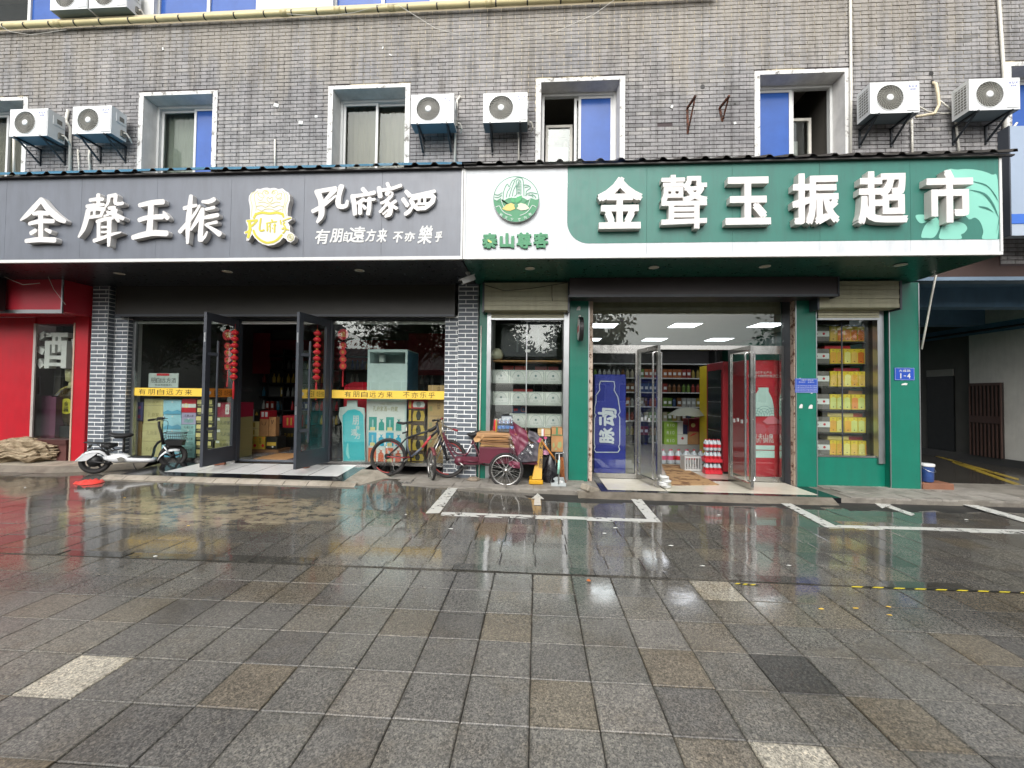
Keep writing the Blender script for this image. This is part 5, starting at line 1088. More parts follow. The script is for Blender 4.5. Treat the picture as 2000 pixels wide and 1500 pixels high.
for i in range(5):
    y_ = [893.5, 880, 860, 838, 815, 786]; z0, z1 = (base if i == 0 else cz(y_[i], 450)), cz(y_[i+1], 450)
    m_ = M_maroon if i == 4 else M_olive
    carton(cx(419), cx(464), z0, z1, GY+.02, .4, m_, ['olive liquor carton on the floor behind the open door leaf','olive liquor carton second in the stack behind the door leaf','olive liquor carton third in the stack behind the door leaf','olive liquor carton just under the maroon one','maroon liquor carton on top of the olive stack'][i], 'olive liquor cartons behind the door leaf', (('t','孔府家酒',.2,.8,.35,.68,M_blk), ('c',.88,.4,.028,M('#b8848c',.5)), ('r',.05,.2,.7,.92,M_wht)) if i < 4 else (('r',.42,.58,.2,.85,M_wht), ('v','府藏',.45,.55,.3,.8,M_maroon), ('r',.08,.2,.7,.95,M_wht)))
# notice board leaning above, grey posters and shelf inside
x0, x1 = cx(290,750), cx(348,750); nb = MB().box(x0, x1, GY, GY+.015, cz(757,320), cz(729,320), M('#b7c0bd',.5)); nb.rect(x0+.16, x1-.18, cz(734,320), cz(729.5,320), GY-.002, M_red_print); put_text(nb, '朋自远方酒', x0+.04, x1-.04, cz(748,320), cz(738,320), GY-.002, M_blk, .1); put_text(nb, '样品专柜陈列', x0+.13, x1-.13, cz(754,320), cz(750,320), GY-.002, M_blk, .1)
tag(nb.build('notice_board'), 'pale grey notice board with black brush writing above the banner', 'sign')
MB_ = MB().box(cx(290,750)-.02, cx(465), GY+.01, GY+.4, cz(763,330), cz(757.5,330), M_dark_int); tag(MB_.build('shelf_board'), 'dark shelf board carrying the notice board behind the banner', 'shelf')
# back wall shelving with bottles
sh = thing('bottle_shelf', (-5, 11.0, FZ), 'tall dark shelving along the back wall of the liquor shop', 'shelf'); xa, xb = -8.6, -1.4; ys = 10.9
for k in range(6): MB().box(xa, xb, ys, ys+.35, .5+k*.38, .53+k*.38, M('#201c1a', .5)).build('shelf_board', sh)
for k in range(10): x = xa+(xb-xa)*k/9; MB().box(x-.02, x+.02, ys, ys+.36, FZ, 2.6, M('#201c1a', .5)).build('upright', sh)
bcols = [M('#7d7f7a',.4), M('#28407a',.4), M('#8c2a20',.4), M_gold_b, M('#a3a59f',.4), M_redb, M('#1f5f78',.4)]; bme = []
for m_ in bcols: bme.append(MB().lathe((0,0,0), [(.04,0),(.045,.02),(.045,.14),(.018,.19),(.016,.25),(.02,.255)], m_, 8).mesh('bottle', smooth=True))
bxm = [MB().box(-.05,.05,-.05,.05,0,.24,m_).rect(-.03,.03,.06,.18,-.052,M_wht).mesh('boxed_bottle') for m_ in bcols[1:4]]
for k in range(5):
    x = xa+.15; typ = random.randrange(7)
    while x < xb-.1:
        if random.random() < .35: typ = random.randrange(7)
        if random.random() < .7:
            bx_ = typ in (1, 2, 3) and k in (1, 2); o = inst(bxm[typ-1] if bx_ else bme[typ], 'boxed_bottle' if bx_ else 'bottle', (x, ys+.1, .531+k*.38)); cn_ = ['grey','blue','rust red','golden','pale grey','red','teal'][typ]; rn_ = ['lowest','second','third','fourth','topmost'][k]; tag(o, ('boxed %s liquor bottle on the %s back shelf of the liquor shop' if bx_ else '%s liquor bottle on the %s back shelf of the liquor shop') % (cn_, rn_), 'bottle', '%s bottles on the %s shelf of the liquor shop' % (cn_, rn_))
        x += .14
# boxes on the floor inside the door
def fbox(pxa, pxb, pya, pyb, Y, m, label, prints=(), d=.3, name='carton'):
    return carton(W(pxa,pyb,Y)[0], W(pxb,pyb,Y)[0], W(pxa,pyb,Y)[1], W(pxa,pya,Y)[1], Y, d, m, label, None, prints, name)
Y1 = 8.2
row = [(471,487), (487,502), (502,517)]
zt = W(490, 852, Y1)[1]
for i, (a, b) in enumerate(row):
    x0, x1 = W(a, 870, Y1)[0], W(b, 870, Y1)[0]; carton(x0, x1, FZ+.06, W(490,852,Y1)[1], Y1, .3, M_gold_b, ['yellow gift carton on the floor against the door frame','yellow gift carton in the middle of its row inside the door','yellow gift carton next to a black case inside the door'][i], 'yellow gift cartons inside the door', (('v','家酒',.2,.5,.4,.9,M_blk), ('c',.72,.28,.03,M_red_print), ('p',[(.6,.95),(.95,.95),(.78,.72)],M_orange_ban)))
tag(MB().box(W(469,870,Y1)[0], W(545,870,Y1)[0], Y1-.02, Y1+.4, FZ, FZ+.058, M_card_dark).build('pallet'), 'low dark pallet under the yellow cartons inside the door', 'pallet')
bl = fbox(519, 541, 853, 876, Y1, M_blk, 'black gift case with a gold badge beside yellow cartons', (('r',.1,.9,.25,.55,M_gold_b), ('c',.6,.15,.02,M_wht)), .3, 'gift_case')
zc = W(490,852,Y1)[1]+.002
def stk(a, b, h0, h1, m, label, pr_=(), Y=Y1+.02):
    return carton(W(a,850,Y)[0], W(b,850,Y)[0], h0, h1, Y, .28, m, label, None, pr_)
stk(472, 486, zc, zc+.20, M_olive, 'olive box under a red one, stacked on yellow cartons', (('r',.1,.5,.7,.9,M_wht),)); stk(472, 486, zc+.20, zc+.40, M_redb, 'red box on an olive one, above yellow cartons', (('v','酒',.4,.7,.4,.9,M_gold_b),)); stk(472, 479, zc+.40, zc+.53, M('#2f6fa8',.45), 'small blue carton on the red box near the door'); stk(479.5, 486, zc+.40, zc+.53, M('#4f8fc0',.45), 'small light blue carton with a red mark on the red box', (('c',.5,.4,.02,M_red_print),))
stk(487, 505, zc, zc+.16, M_cream, 'lower cream yellow box beside brown paper bags', (('r',.4,.6,.2,.8,M_gold_b),)); stk(487, 505, zc+.16, zc+.31, M_cream, 'upper cream yellow box carrying tall gift boxes', (('r',.4,.6,.2,.8,M_gold_b),)); stk(487, 495, zc+.31, zc+.55, M_wht, 'tall white gift box with a red stripe on the cream boxes', (('r',.35,.7,.2,.8,M_redb),)); stk(495.5, 506, zc+.31, zc+.56, M_blk, 'tall black gift box with gold triangle on the cream boxes', (('p',[(.2,.5),(.8,.5),(.5,.8)],M_gold_b),))
stk(507, 523, zc+.36, zc+.53, M_redb, 'flat red twin gift box on top of the brown paper bags', (('r',.15,.45,.25,.85,M_wht), ('r',.6,.9,.25,.85,M_wht)))
for a, b, h, lab in ((506, 524, .36, 'tall brown paper bag with a cord handle on the cartons'), (525, 538, .40, 'brown paper bag standing beside another taller one')):
    Y = Y1+.03; x0, x1 = W(a,850,Y)[0], W(b,850,Y)[0]; z0 = zc if a < 520 else zc; mb = MB().box(x0, x1, Y, Y+.12, z0, z0+h, M_card); mb.tube([(x0+.05,Y-.003,z0+h*.85),(x0+.07,Y-.01,z0+h*.65),(x1-.07,Y-.01,z0+h*.65),(x1-.05,Y-.003,z0+h*.85)], .004, M_brown, 5); tag(mb.build('paper_bag'), lab, 'bag')
fbox(552, 578, 811, 835, 9.2, M_redb, 'dark red gift box with gold bars on a black case deep inside', (('r',.3,.42,.2,.8,M_gold_b), ('r',.58,.7,.2,.8,M_gold_b))); 
c_ = W(552, 835, 9.2); carton(W(549,850,9.2)[0], W(580,850,9.2)[0], FZ+.002, c_[1]-.002, 9.2, .35, M_blk, 'wide black and gold case on the floor deep inside the shop', None, (('t','孔府家',.2,.8,.5,.7,M_gold_b),))
tag(MB().box(W(512,884,7.6)[0], W(575,884,7.6)[0], 7.36, 8.1, FZ+.001, FZ+.006, M_card).build('floor_mat'), 'brown cardboard mat on the floor of the liquor shop', 'mat')
# right display window: teal bottle standee, fridge cabinet, cartons
Y = GW+.12; T2 = lambda x, y: W(640+x/4.546, 600+y/4.546, Y)
pts = [(130,940),(165,905),(180,820),(260,820),(260,890),(300,915),(325,960),(335,1360),(130,1370)]
std = thing('bottle_standee', (T2(230,1370)[0], Y, FZ), 'large turquoise bottle shaped advertising standee in the right window', 'standee')
out = [T2(*q) for q in [(135,1368),(125,1030),(110,1000),(98,960),(105,890),(170,880),(172,825),(262,825),(262,885),(325,895),(330,960),(325,1000),(335,1365)]]; MB().prism(out, Y, Y+.02, M('#b9c6c4', .4)).build('backing', std)
mb = MB(); q = [T2(*q) for q in [(140,1362),(132,960),(180,915),(240,905),(290,925),(318,960),(330,1360)]]; mb.add([(a,Y-.002,b) for a,b in q], [tuple(range(len(q)))], M_tealb); mb.build('bottle_print', std)
mb = MB()
for ch, a, b, c_, d_ in (('朋',222,275,962,1045), ('自',252,280,1050,1085), ('遠',208,262,1080,1140), ('方',240,290,1115,1170)):
    x0, z1 = T2(a,c_); x1, z0 = T2(b,d_); put_glyph(mb, ch, x0, x1, z0, z1, Y-.0035, M_white, 0, .01)
mb.stroke([(*T2(180,1210),.02),(*T2(175,1290),.05),(*T2(190,1340),.03)], Y-.0035, None, M('#8fd0d0',.5)); mb.build('lettering', std)
rc = MB().box(T2(70,1330)[0], T2(340,1330)[0], Y+.25, Y+.75, FZ, T2(100,700)[1], M_red2).add([(T2(70,1330)[0],Y+.25,T2(100,700)[1]),(T2(340,1330)[0],Y+.25,T2(100,700)[1]),(T2(330,1330)[0],Y+.35,T2(100,660)[1]),(T2(130,1330)[0],Y+.35,T2(100,660)[1])], [(0,1,2,3)], M_red2); tag(rc.build('red_draped_cabinet', bevel=.02), 'cabinet under a red cover behind the turquoise standee', 'cabinet')
Y = GW+.2; fd = thing('display_fridge', (T2(530,1370)[0], Y, FZ), 'pale display fridge with a product poster in the right window', 'fridge')
xa, xb = W(640+355/4.546, 700, Y)[0], W(640+708/4.546, 700, Y)[0]; zt_, zm = WZ(600+375/4.546, Y, 750), WZ(600+500/4.546, Y, 750); M_fr = M('#b5c7c6', .35, var=.06)
MB().box(xa, xb, Y, Y+.7, FZ, zm, M_fr).box(xa, xb, Y+.5, Y+.7, zm, zt_, M_fr).box(xa, xa+.04, Y, Y+.5, zm, zt_, M_fr).box(xb-.04, xb, Y, Y+.5, zm, zt_, M_fr).box(xa+.04, xb-.04, Y, Y+.5, zt_-.05, zt_, M_fr).build('cabinet', fd)
MB().rect(xa+.04, xb-.04, zm, zt_-.05, Y+.49, M('#8b9a97',.5)).cbox((xa+.16,Y+.3,zm+.12), (.09,.09,.14), M_wht).build('top_compartment', fd)
MB().box(xb, xb+.004, Y+.02, Y+.68, FZ+.05, zt_-.02, M('#4e7d96', .4)).build('side_print', fd)
pz = lambda py: WZ(600+py/4.546, Y, 750); po = MB(); po.rect(xa+.01, xb-.03, pz(1375), pz(838), Y-.003, M_wht)
put_text(po, '孔府家酒·府藏', xa+.12, xb-.16, pz(925), pz(880), Y-.005, M_olive, .08, .006); put_text(po, '浓香陈酿 品质生活', xa+.26, xb-.28, pz(868), pz(855), Y-.005, M_olive, .2)
for r_, cc in enumerate(('#1f8f86', '#1f9ec0', '#d0684a')):
    za, zb = pz(1095+137*r_-(0)), pz(975+137*r_)
    po.rect(xa+.02, xb-.04, pz(1104+137*r_), pz(1101+137*r_), Y-.0045, M_teal_b)
    for c_ in range(2):
        u = xa+.05+c_*.335*(xb-xa)/.78; po.rect(u, u+.15, za, zb, Y-.005, M(cc,.4)); po.rect(u+.03, u+.12, za, za+.06, Y-.006, M_cream); po.rect(u+.06, u+.09, za+.06, zb-.05, Y-.006, M_teal_b)
        v = u+.185; po.add([(v,Y-.005,za),(v+.11,Y-.005,za),(v+.105,Y-.005,za+.14),(v+.07,Y-.005,za+.17),(v+.07,Y-.005,zb-.06),(v+.095,Y-.005,zb-.03),(v+.055,Y-.005,zb-.045),(v+.015,Y-.005,zb-.03),(v+.04,Y-.005,zb-.06),(v+.04,Y-.005,za+.17),(v+.005,Y-.005,za+.14)], [tuple(range(11))], M(cc,.4))
po.build('poster', fd)
ys_ = [1395, 1290, 1160, 1030, 900, 825]
for i in range(5):
    Y = GW+.16; z0, z1 = (FZ+.002 if i == 0 else WZ(600+ys_[i]/4.546,Y,810)), WZ(600+ys_[i+1]/4.546,Y,810); m_ = M_redb if i == 4 else M_brown
    carton(W(640+712/4.546,820,Y)[0], W(640+862/4.546,820,Y)[0], z0, z1, Y, .35, m_, ['brown and yellow jar carton on the floor behind the bicycle','brown and yellow jar carton second from the floor behind the bicycle','brown and yellow jar carton in the middle of its stack','brown and yellow jar carton under the red one','dark red jar carton on top of the brown stack under the banner'][i], 'jar cartons behind the bicycle', (('p',[(.3,.15),(.95,.15),(1,.5),(.9,.85),(.35,.85),(.28,.5)],M_gold_b if i < 4 else M_wht), ('p',[(.55,.2),(.7,.2),(.78,.5),(.74,.75),(.68,.85),(.57,.85),(.51,.75),(.47,.5)],M_blk if i < 4 else M('#8a8f8c',.4)), ('r',.05,.18,.1,.9,M_gold_b)))
ys_ = [1395, 1250, 1110, 965, 825, 690]
for i in range(5):
    Y = GW+.14; z0, z1 = (FZ+.002 if i == 0 else WZ(600+ys_[i]/4.546,Y,850)), WZ(600+ys_[i+1]/4.546,Y,850)
    carton(W(640+885/4.546,820,Y)[0], xw1-.01, z0, z1, Y, .35, M_kraft, ['kraft carton on the floor against the right pier','kraft carton second from the floor against the pier','kraft carton third from the floor against the pier','kraft carton fourth from the floor against the pier','kraft carton on top of its stack above the banner'][i], 'kraft cartons against the pier', (('v','孔府家',.5,.68,.4,.9,M_brown), ('r',.1,.25,.3,.6,M_olive)))
# ---------------------------------------------------------------- the green supermarket front
GS, GD, QF = F+.2, F+.3, -.02
mk = thing('supermarket_front', (2.6, GD, QF), 'green panelled supermarket front with steel doors and raised roller shutters', 'shop front')
c1a, c1b, c2a, c2b, c3a, c3b, c4a, c4b = WX(935,F), WX(950,F), WX(1112,F), WX(1150,F), WX(1554,F), WX(1595.5,F), WX(1737,F), WX(1797,F)
def col(a, b, z0=-.04, y1=F+.4, label=None):
    o = MB().box(a, b, F, y1, z0, ZB-.006, M_green).build('column', mk); return o
col(c1a, c1b); o = col(c2a, c2b); o = col(c3a, c3b); o = col(c4a, c4b, -.04, F+6)
for x in (c2b-.012, c3a, c3b-.012, c4a, c4b-.014): MB().box(x, x+.014, F-.006, F+.01, -.03, ZB-.02, M_alu).build('edge_trim', mk)
def shutter(x0, x1, zA, zB_, y, n, zc, xi0, xi1, label):
    t = MB().box(x0, x1, y+.012, F+.05, zB_, zA, M_shutter).build('roller_shutter', mk)
    h = (zA-zB_)/n
    for k in range(n): MB().box(x0+.004, x1-.004, y-.002+.006*(k % 2), y+.012, zB_+k*h+.004, zB_+(k+1)*h-.006, M_shutter).build('slat', t)
    MB().box(x1, x1+.03, y-.01, F+.05, zB_-.03, zA, M_darkmetal).build('end_plate', t); MB().box(x0-.03, x0, y-.01, F+.05, zB_-.03, zA, M_darkmetal).build('end_plate', t)
    m = 3; h = (zB_-zc)/m
    for k in range(m): MB().box(xi0, xi1, F-.03+.004*(k % 2), F-.015, zc+k*h+.003, zc+(k+1)*h-.004, M_shutter).build('slat', t)
    MB().box(xi0-.01, xi1+.01, F-.04, F-.005, zc-.03, zc-.002, M_alu).build('bottom_rail', t)
YS = 6.8
shutter(W(946,575,YS)[0], W(1109,575,YS)[0], ZB-.03, WZ(606,YS,1030), YS, 6, WZ(622,F,1030), WX(958,F), WX(1100,F), '')
shutter(W(1600,575,YS)[0], W(1757,575,YS)[0], ZB-.03, WZ(601,YS,1680), YS, 6, WZ(622,F,1680), WX(1597,F), WX(1716,F), '')
# left bay
l0, l1 = c1b, c2a; lz = WZ(629,GS,1030)
MB().box(l0, l0+.07, F+.0, GS+.06, -.03, lz+.2, M_alu).box(l1-.1, l1-.01, F, GS+.06, -.03, lz+.2, M_alu).build('shutter_guide', mk)
MB().box(l0+.07, l1-.1, GS, GS+.01, .55, lz+.1, M_glass).build('window_glass', mk)
MB().box(l0+.07, l1-.1, GS-.03, GS+.3, -.03, .55, M('#3a3f3c', .6, dirt=.4)).build('stall_riser', mk)
MB().box((l0+l1)/2-.035, (l0+l1)/2-.02, GS-.004, GS+.012, .55, lz, M_alu).build('glass_joint', mk)
# brown canopy box
YC = 6.62
cn = MB().box(W(1113,560,YC)[0], W(1636,560,YC)[0], YC, F+.1, WZ(577,YC,1370), ZB-.01, M_canopy).build('shutter_canopy', mk)
MB().box(W(1112,560,YC)[0]-.01, W(1637,560,YC)[0]+.01, YC-.012, YC+.03, WZ(578.5,YC,1370)-.01, WZ(575,YC,1370), M_darkmetal).box(W(1636,560,YC)[0], W(1637,560,YC)[0]+.015, YC-.012, F, WZ(578.5,YC,1370)-.01, ZB-.01, M_darkmetal).build('canopy_trim', cn)
# door bay
d0, d1 = c2b, c3a; zt0, zt1 = WZ(683,GD,1340), WZ(675,GD,1340); zgt = WZ(612,GD,1340)
MB().box(d0, d0+.065, F+.02, GD, QF, 3.2, M_rust).build('rusty_jamb', mk); MB().box(d1-.012, d1-.001, F+.015, F+.12, QF, 3.2, M_rust).build('rusty_jamb', mk)
MB().box(d1-.016, d1-.001, F+.121, GD+.05, QF, 3.2, M_darkmetal).build('shutter_guide', mk)
x0, x1 = d0+.065, d1-.02
MB().box(x0, x1, GD-.03, GD+.05, zt0, zt1, M_steel).build('transom_bar', mk)
MB().box(x0, x1, GD, GD+.01, zt1, 3.2, M_glass).build('transom_glass', mk)
t = MB().box(x0, x1, GD+.09, GD+.12, zgt, 3.2, M_shutter).build('inner_shutter', mk)
hh = (3.2-zgt)/5
for k in range(5): MB().box(x0+.004, x1-.004, GD+.08, GD+.09, zgt+k*hh+.004, zgt+(k+1)*hh-.005, M_shutter).build('slat', t)
def fixed(a, b):
    f_ = MB().box(a, a+.035, GD-.025, GD+.035, QF, zt0, M_steel).box(b-.05, b, GD-.025, GD+.035, QF, zt0, M_steel).box(a+.035, b-.05, GD-.025, GD+.035, zt0-.07, zt0, M_steel).box(a+.035, b-.05, GD-.025, GD+.035, QF, QF+.09, M_steel).build('fixed_light', mk)
    MB().box(a+.035, b-.05, GD, GD+.01, QF+.09, zt0-.07, M_glass).build('glass', f_)
hx0, hx1 = WX(1246,GD), WX(1424,GD)
fixed(x0, hx0); fixed(hx1+.0, x1)
def sleaf(hx, fpx, fy, label=None):
    h = Vector((hx, GD-.03, 0)); f_ = Vector((W(fpx, 800, fy)[0], fy, 0)); d = f_-h; L = d.length; d.normalize(); n_ = Vector((-d.y, d.x, 0)); rz = math.atan2(d.y, d.x)
    def bx(mb, s0, s1, a, b, th, m): c = h+d*((s0+s1)/2); mb.cbox((c.x,c.y,(a+b)/2), (s1-s0, th, b-a), m, rz=rz); return mb
    z0, z1 = QF+.01, zt0-.005; mb = MB(); bx(mb, 0, .05, z0, z1, .045, M_steel); bx(mb, L-.05, L, z0, z1, .045, M_steel); bx(mb, .05, L-.05, z1-.07, z1, .044, M_steel); bx(mb, .05, L-.05, z0, z0+.09, .044, M_steel); o = mb.build('door', mk)
    g_ = MB(); bx(g_, .05, L-.05, z0+.09, z1-.07, .008, M_glass_clear); g_.build('glass', o)
    for sg_ in (-1, 1):
        c = h+d*(L-.06)+n_*(.07*sg_); q = h+d*(L-.04)+n_*(.0225*sg_); MB().tube([(q.x,q.y,z0+.12),(c.x,c.y,z0+.14),(c.x,c.y,z0+.22),(c.x,c.y,z1-.2),(c.x,c.y,z1-.12),(q.x,q.y,z1-.1)], .017, M_chrome, 10).build('pull_handle', o, True)
    st = MB(); c = h+d*(L*.5)+n_*.005; 
    for k in range(4): p_ = h+d*(L*(.2+.18*k)); st.cbox((p_.x,p_.y,1.03+.02*(k%2)), (.05,.0105,.06), M_white, rz=rz)
    st.build('glass_sticker', o); return o
sleaf(hx0, 1287, 6.6); sleaf(hx1, 1469, 6.6)
# right bay
r0, r1 = c3b, c4a; rz0, rz1 = WZ(888,GS,1660), WZ(630,GS,1660)
MB().box(r0, r1, F+.1, GS+.3, -.04, rz0-.03, M_green).build('lower_panel', mk); MB().box(r0, WX(1706,GS)+.06, F+.09, GS+.02, rz0-.03, rz0, M_steel).build('sill', mk)
MB().box(r0, WX(1705,GS), GS, GS+.01, rz0, rz1+.12, M_glass).build('window_glass', mk); MB().box(WX(1645,GS)-.008, WX(1645,GS)+.008, GS-.003, GS+.012, rz0, rz1, M_darkmetal).build('glass_joint', mk)
gx = WX(1716,F+.1); MB().box(gx-.04, gx+.06, F+.06, F+.16, rz0-.12, 3.2, M_alu).build('shutter_guide', mk); MB().box(WX(1705,GS), gx-.03, GS-.06, GS+.2, rz0, 3.2, M_darkmetal).build('jamb', mk); MB().box(gx+.06, r1, F+.12, F+.3, rz0-.03, ZB-.02, M_green).build('side_panel', mk)
# interior
I0, I1, IY = l0+.02, c4a+.1, 13.4; M_cei = M('#c3c6c4', .7, var=.03); M_flo = M('#b9b5a8', .12, var=.06); M_iwall = M('#9d9c98', .8)
MB().box(d0-.3, d1+.3, GD+.05, IY, QF-.05, QF, M_flo).build('interior_floor', mk); MB().box(I0, I1, GD+.13, IY, 2.98, 3.08, M_cei).build('interior_ceiling', mk)
MB().box(I0-.05, I0-.005, GS+.3, IY, QF, 3.0, M_iwall).box(I1, I1+.05, GS+.3, IY, QF, 3.0, M_iwall).box(I0, I1, IY, IY+.1, QF, 3.0, M_iwall).build('interior_wall', mk)
M_led = emis('#f4f8ff', 4.0)
for (px, py) in ((1278,663), (1404,663), (1152,663), (1530,662)):
    d = ray(px, py); t_ = (2.97-CAM_H)/d.z; lx, ly = d.x*t_, d.y*t_
    for dy in (0, -2.3):
        L = thing('ceiling_panel_light', (lx, ly+dy, 2.975), 'square white ceiling panel light inside the supermarket', 'light', 'ceiling panel lights'); MB().box(lx-.31, lx+.31, ly+dy-.31, ly+dy+.31, 2.965, 2.98, M_white).build('frame', L); MB().add([(lx-.28,ly+dy-.28,2.963),(lx+.28,ly+dy-.28,2.963),(lx+.28,ly+dy+.28,2.963),(lx-.28,ly+dy+.28,2.963)], [(3,2,1,0)], M_led).build('diffuser', L)
# back shelves with goods
sh = thing('grocery_shelf', (2.6, 12.6, QF), 'wall of grocery shelving at the back of the supermarket', 'shelf'); ys = 12.2; sx0, sx1 = 1.6, 5.2
for k in range(6): MB().box(sx0, sx1, ys, ys+.45, .25+k*.42, .28+k*.42, M_white if k else M_dark_int).build('shelf_board', sh)
MB().box(sx0, sx1, ys+.45, ys+.5, QF, 2.8, M('#4a4746',.7)).box(sx0, sx0+.05, ys, ys+.45, QF, 2.8, M_dark_int).box(sx1-.05, sx1, ys, ys+.45, QF, 2.8, M_dark_int).build('frame', sh)
gc = [M('#8a7a3a',.5), M('#5a7330',.5), M('#7d2c22',.5), M('#9a9b96',.5), M('#6a4624',.5), M('#96552a',.5), M('#2c4565',.5), M('#98917a',.5)]
gme = [MB().lathe((0,0,0), [(.045,0),(.05,.03),(.05,.16),(.02,.21),(.022,.24)], m_, 8).mesh('grocery_jar') for m_ in gc]+[MB().box(-.06,.06,-.04,.04,0,.25,m_).rect(-.04,.04,.08,.16,-.042,M_wht).mesh('grocery_pack') for m_ in gc]
for k in range(5):
    x = sx0+.12; ty = random.randrange(16)
    while x < sx1-.1:
        if random.random() < .4: ty = random.randrange(16)
        o = inst(gme[ty], 'grocery_jar' if ty < 8 else 'grocery_pack', (x, ys+.08, .281+k*.42)); kn_ = 'jar' if ty < 8 else 'packet'; cn_ = ['mustard','green','dark red','grey','brown','orange','navy','cream'][ty % 8]; rn_ = ['lowest','second','third','fourth','topmost'][k]; tag(o, 'small %s %s on the %s back shelf of the supermarket' % (cn_, kn_, rn_), kn_, '%s %ss on the %s grocery shelf' % (cn_, kn_, rn_)); x += .135
# side shelf left, behind the doors
def gbox(a, b, c_, e, Y, m, lab, pr_=(), d=.3, name='carton', cat='box'): return carton(W(a,e,Y)[0], W(b,e,Y)[0], W(a,e,Y)[1], W(a,c_,Y)[1], Y, d, m, lab, None, pr_, name, None, cat)
def floor_h(px, py, Y): return QF+.002
Y = 9.9
M_lime2 = M('#7fa53c',.5); M_wine = M('#7d1a2a',.5)
zz = W(1300, 868, Y)[1]; base_tbl = MB().box(W(1285,870,Y)[0], W(1385,870,Y)[0], Y+.0, Y+.5, QF, zz-.002, M('#9a9a96',.6)); tag(base_tbl.build('low_platform'), 'low grey platform under the stacked cartons inside the supermarket', 'platform')
gbox(1297, 1323, 853, 868, Y, M_lime2, 'lower green juice carton inside the supermarket', (('t','RIO',.2,.8,.3,.7,M_wht),)); gbox(1297, 1323, 837, 852.7, Y, M_lime2, 'middle green juice carton in its stack', (('t','RIO',.2,.8,.3,.7,M_wht),)); gbox(1297, 1323, 824, 836.7, Y, M_lime2, 'upper green juice carton on its stack', (('t','RIO',.2,.8,.3,.7,M_wht),))
gbox(1323.3, 1343, 848, 868, Y, M_wht, 'lower white milk carton with a red oval', (('c',.5,.6,.03,M_red_print),)); gbox(1323.3, 1334, 824, 847.7, Y, M_wht, 'upper narrow white carton on the milk carton'); gbox(1334.3, 1343, 830, 847.7, Y, M('#20284f',.5), 'navy blue bag box on the milk carton')
gbox(1343.3, 1365, 843, 868, Y, M_card, 'tan snack carton with a red curve under wine red boxes', (('p',[(.1,.6),(.5,.85),(.9,.9),(.5,.72)],M_redb),)); gbox(1343.3, 1365, 818, 842.7, Y, M_wine, 'wine red gift carton with a cream emblem', (('c',.5,.5,.05,M_cream),))
for i in range(4): gbox(1365.3, 1387, 868-13*(i+1)+.3, 868-13*i, Y, M_wine, ['flat wine red gift box, bottom of four','flat wine red gift box, second of four','flat wine red gift box, third of four','flat wine red gift box, topmost of four'][i], (('r',.1,.9,.4,.6,M_redb),))
# grey umbrella standing open on the goods
c_ = P(1344, 812, 9.6); um = thing('umbrella', (c_.x, 9.6, c_.z), 'open grey green umbrella lying over the cartons inside the supermarket', 'umbrella'); mb = MB(); n = 8; rr = .46; vs = [(c_.x, 9.6, c_.z+.20)]
for ring in (.5, 1): 
    for k in range(n*2): a = math.pi*k/n; r_ = rr*ring*(1 if k % 2 == 0 else .94); vs.append((c_.x+r_*math.cos(a), 9.6+r_*math.sin(a), c_.z+.2-.2*ring**1.8+(.02 if k % 2 else 0)))
m2 = n*2; mb.add(vs, [(0,1+k,1+(k+1)%m2) for k in range(m2)]+[(1+k,1+m2+k,1+m2+(k+1)%m2,1+(k+1)%m2) for k in range(m2)], M('#8b8f82',.6)); mb.build('canopy', um, True); MB().tube([(c_.x,9.6,c_.z+.24),(c_.x+.05,9.7,c_.z-.4)], .008, M_darkmetal, 6).build('shaft', um)
# drink fridges
def fridge(a, b, c_, e, Y, m, label, dep=.6):
    x0, x1 = W(a,e,Y)[0], W(b,e,Y)[0]; z1 = W(a,c_,Y)[1]; t = thing('drinks_fridge', ((x0+x1)/2, Y, QF), label, 'fridge'); MB().box(x0, x1, Y, Y+dep, QF+.04, z1, m).build('cabinet', t, bevel=.01); MB().box(x0+.03, x1-.03, Y+.03, Y+dep-.03, QF, QF+.04, M_black).build('plinth', t); return t, x0, x1, z1
t, x0, x1, z1 = fridge(1388, 1407, 713, 862, 8.9, M('#c9b31e',.4), 'yellow drinks fridge with an orange fruit print inside the supermarket'); mb = MB()
for u, v, r_ in ((.5,.35,.09), (.6,.22,.08), (.4,.5,.07), (.7,.45,.07)): mb.disc(x0+(x1-x0)*u, QF+(z1-QF)*v, min(r_,(x1-x0)*.3), 8.9-.012-.0005*u, M_orange_ban, 14)
mb.build('fruit_print', t)
t, x0, x1, z1 = fridge(1412, 1430, 706, 921, 7.95, M('#8a1a24',.4), 'red glass fronted drinks fridge facing the aisle', .75)
MB().box(x0-.006, x0, 8.02, 8.62, QF+.35, z1-.15, M('#20292c',.1)).build('glass_door', t); mb = MB()
for k in range(5): mb.box(x0-.010, x0-.006, 8.04, 8.6, QF+.5+k*.28, QF+.515+k*.28, M_alu)
mb.build('shelf', t)
Y = 7.46; t, x0, x1, z1 = fridge(1160, 1222, 731, 927, Y, M('#26308c',.35), 'blue drinks fridge with a white outlined bottle behind the left glass'); mb = MB(); B = lambda x, y: W(1120+x/3.41, 520+y/3.41, Y-.003)
M_prn = M('#c9cdd6',.4)
ol = [(180,765),(172,790),(175,825),(150,860),(150,905),(142,935),(140,980),(150,990),(140,1010),(138,1185),(145,1200),(136,1220),(150,1238),(295,1238),(308,1220),(300,1200),(308,1185),(308,1010),(298,990),(310,970),(300,900),(295,870),(270,825),(275,800),(270,768),(180,765)]
for a, b in zip(ol, ol[1:]): mb.stroke([(*B(*a),.014),(*B(*b),.014)], Y-.012, None, M_prn)
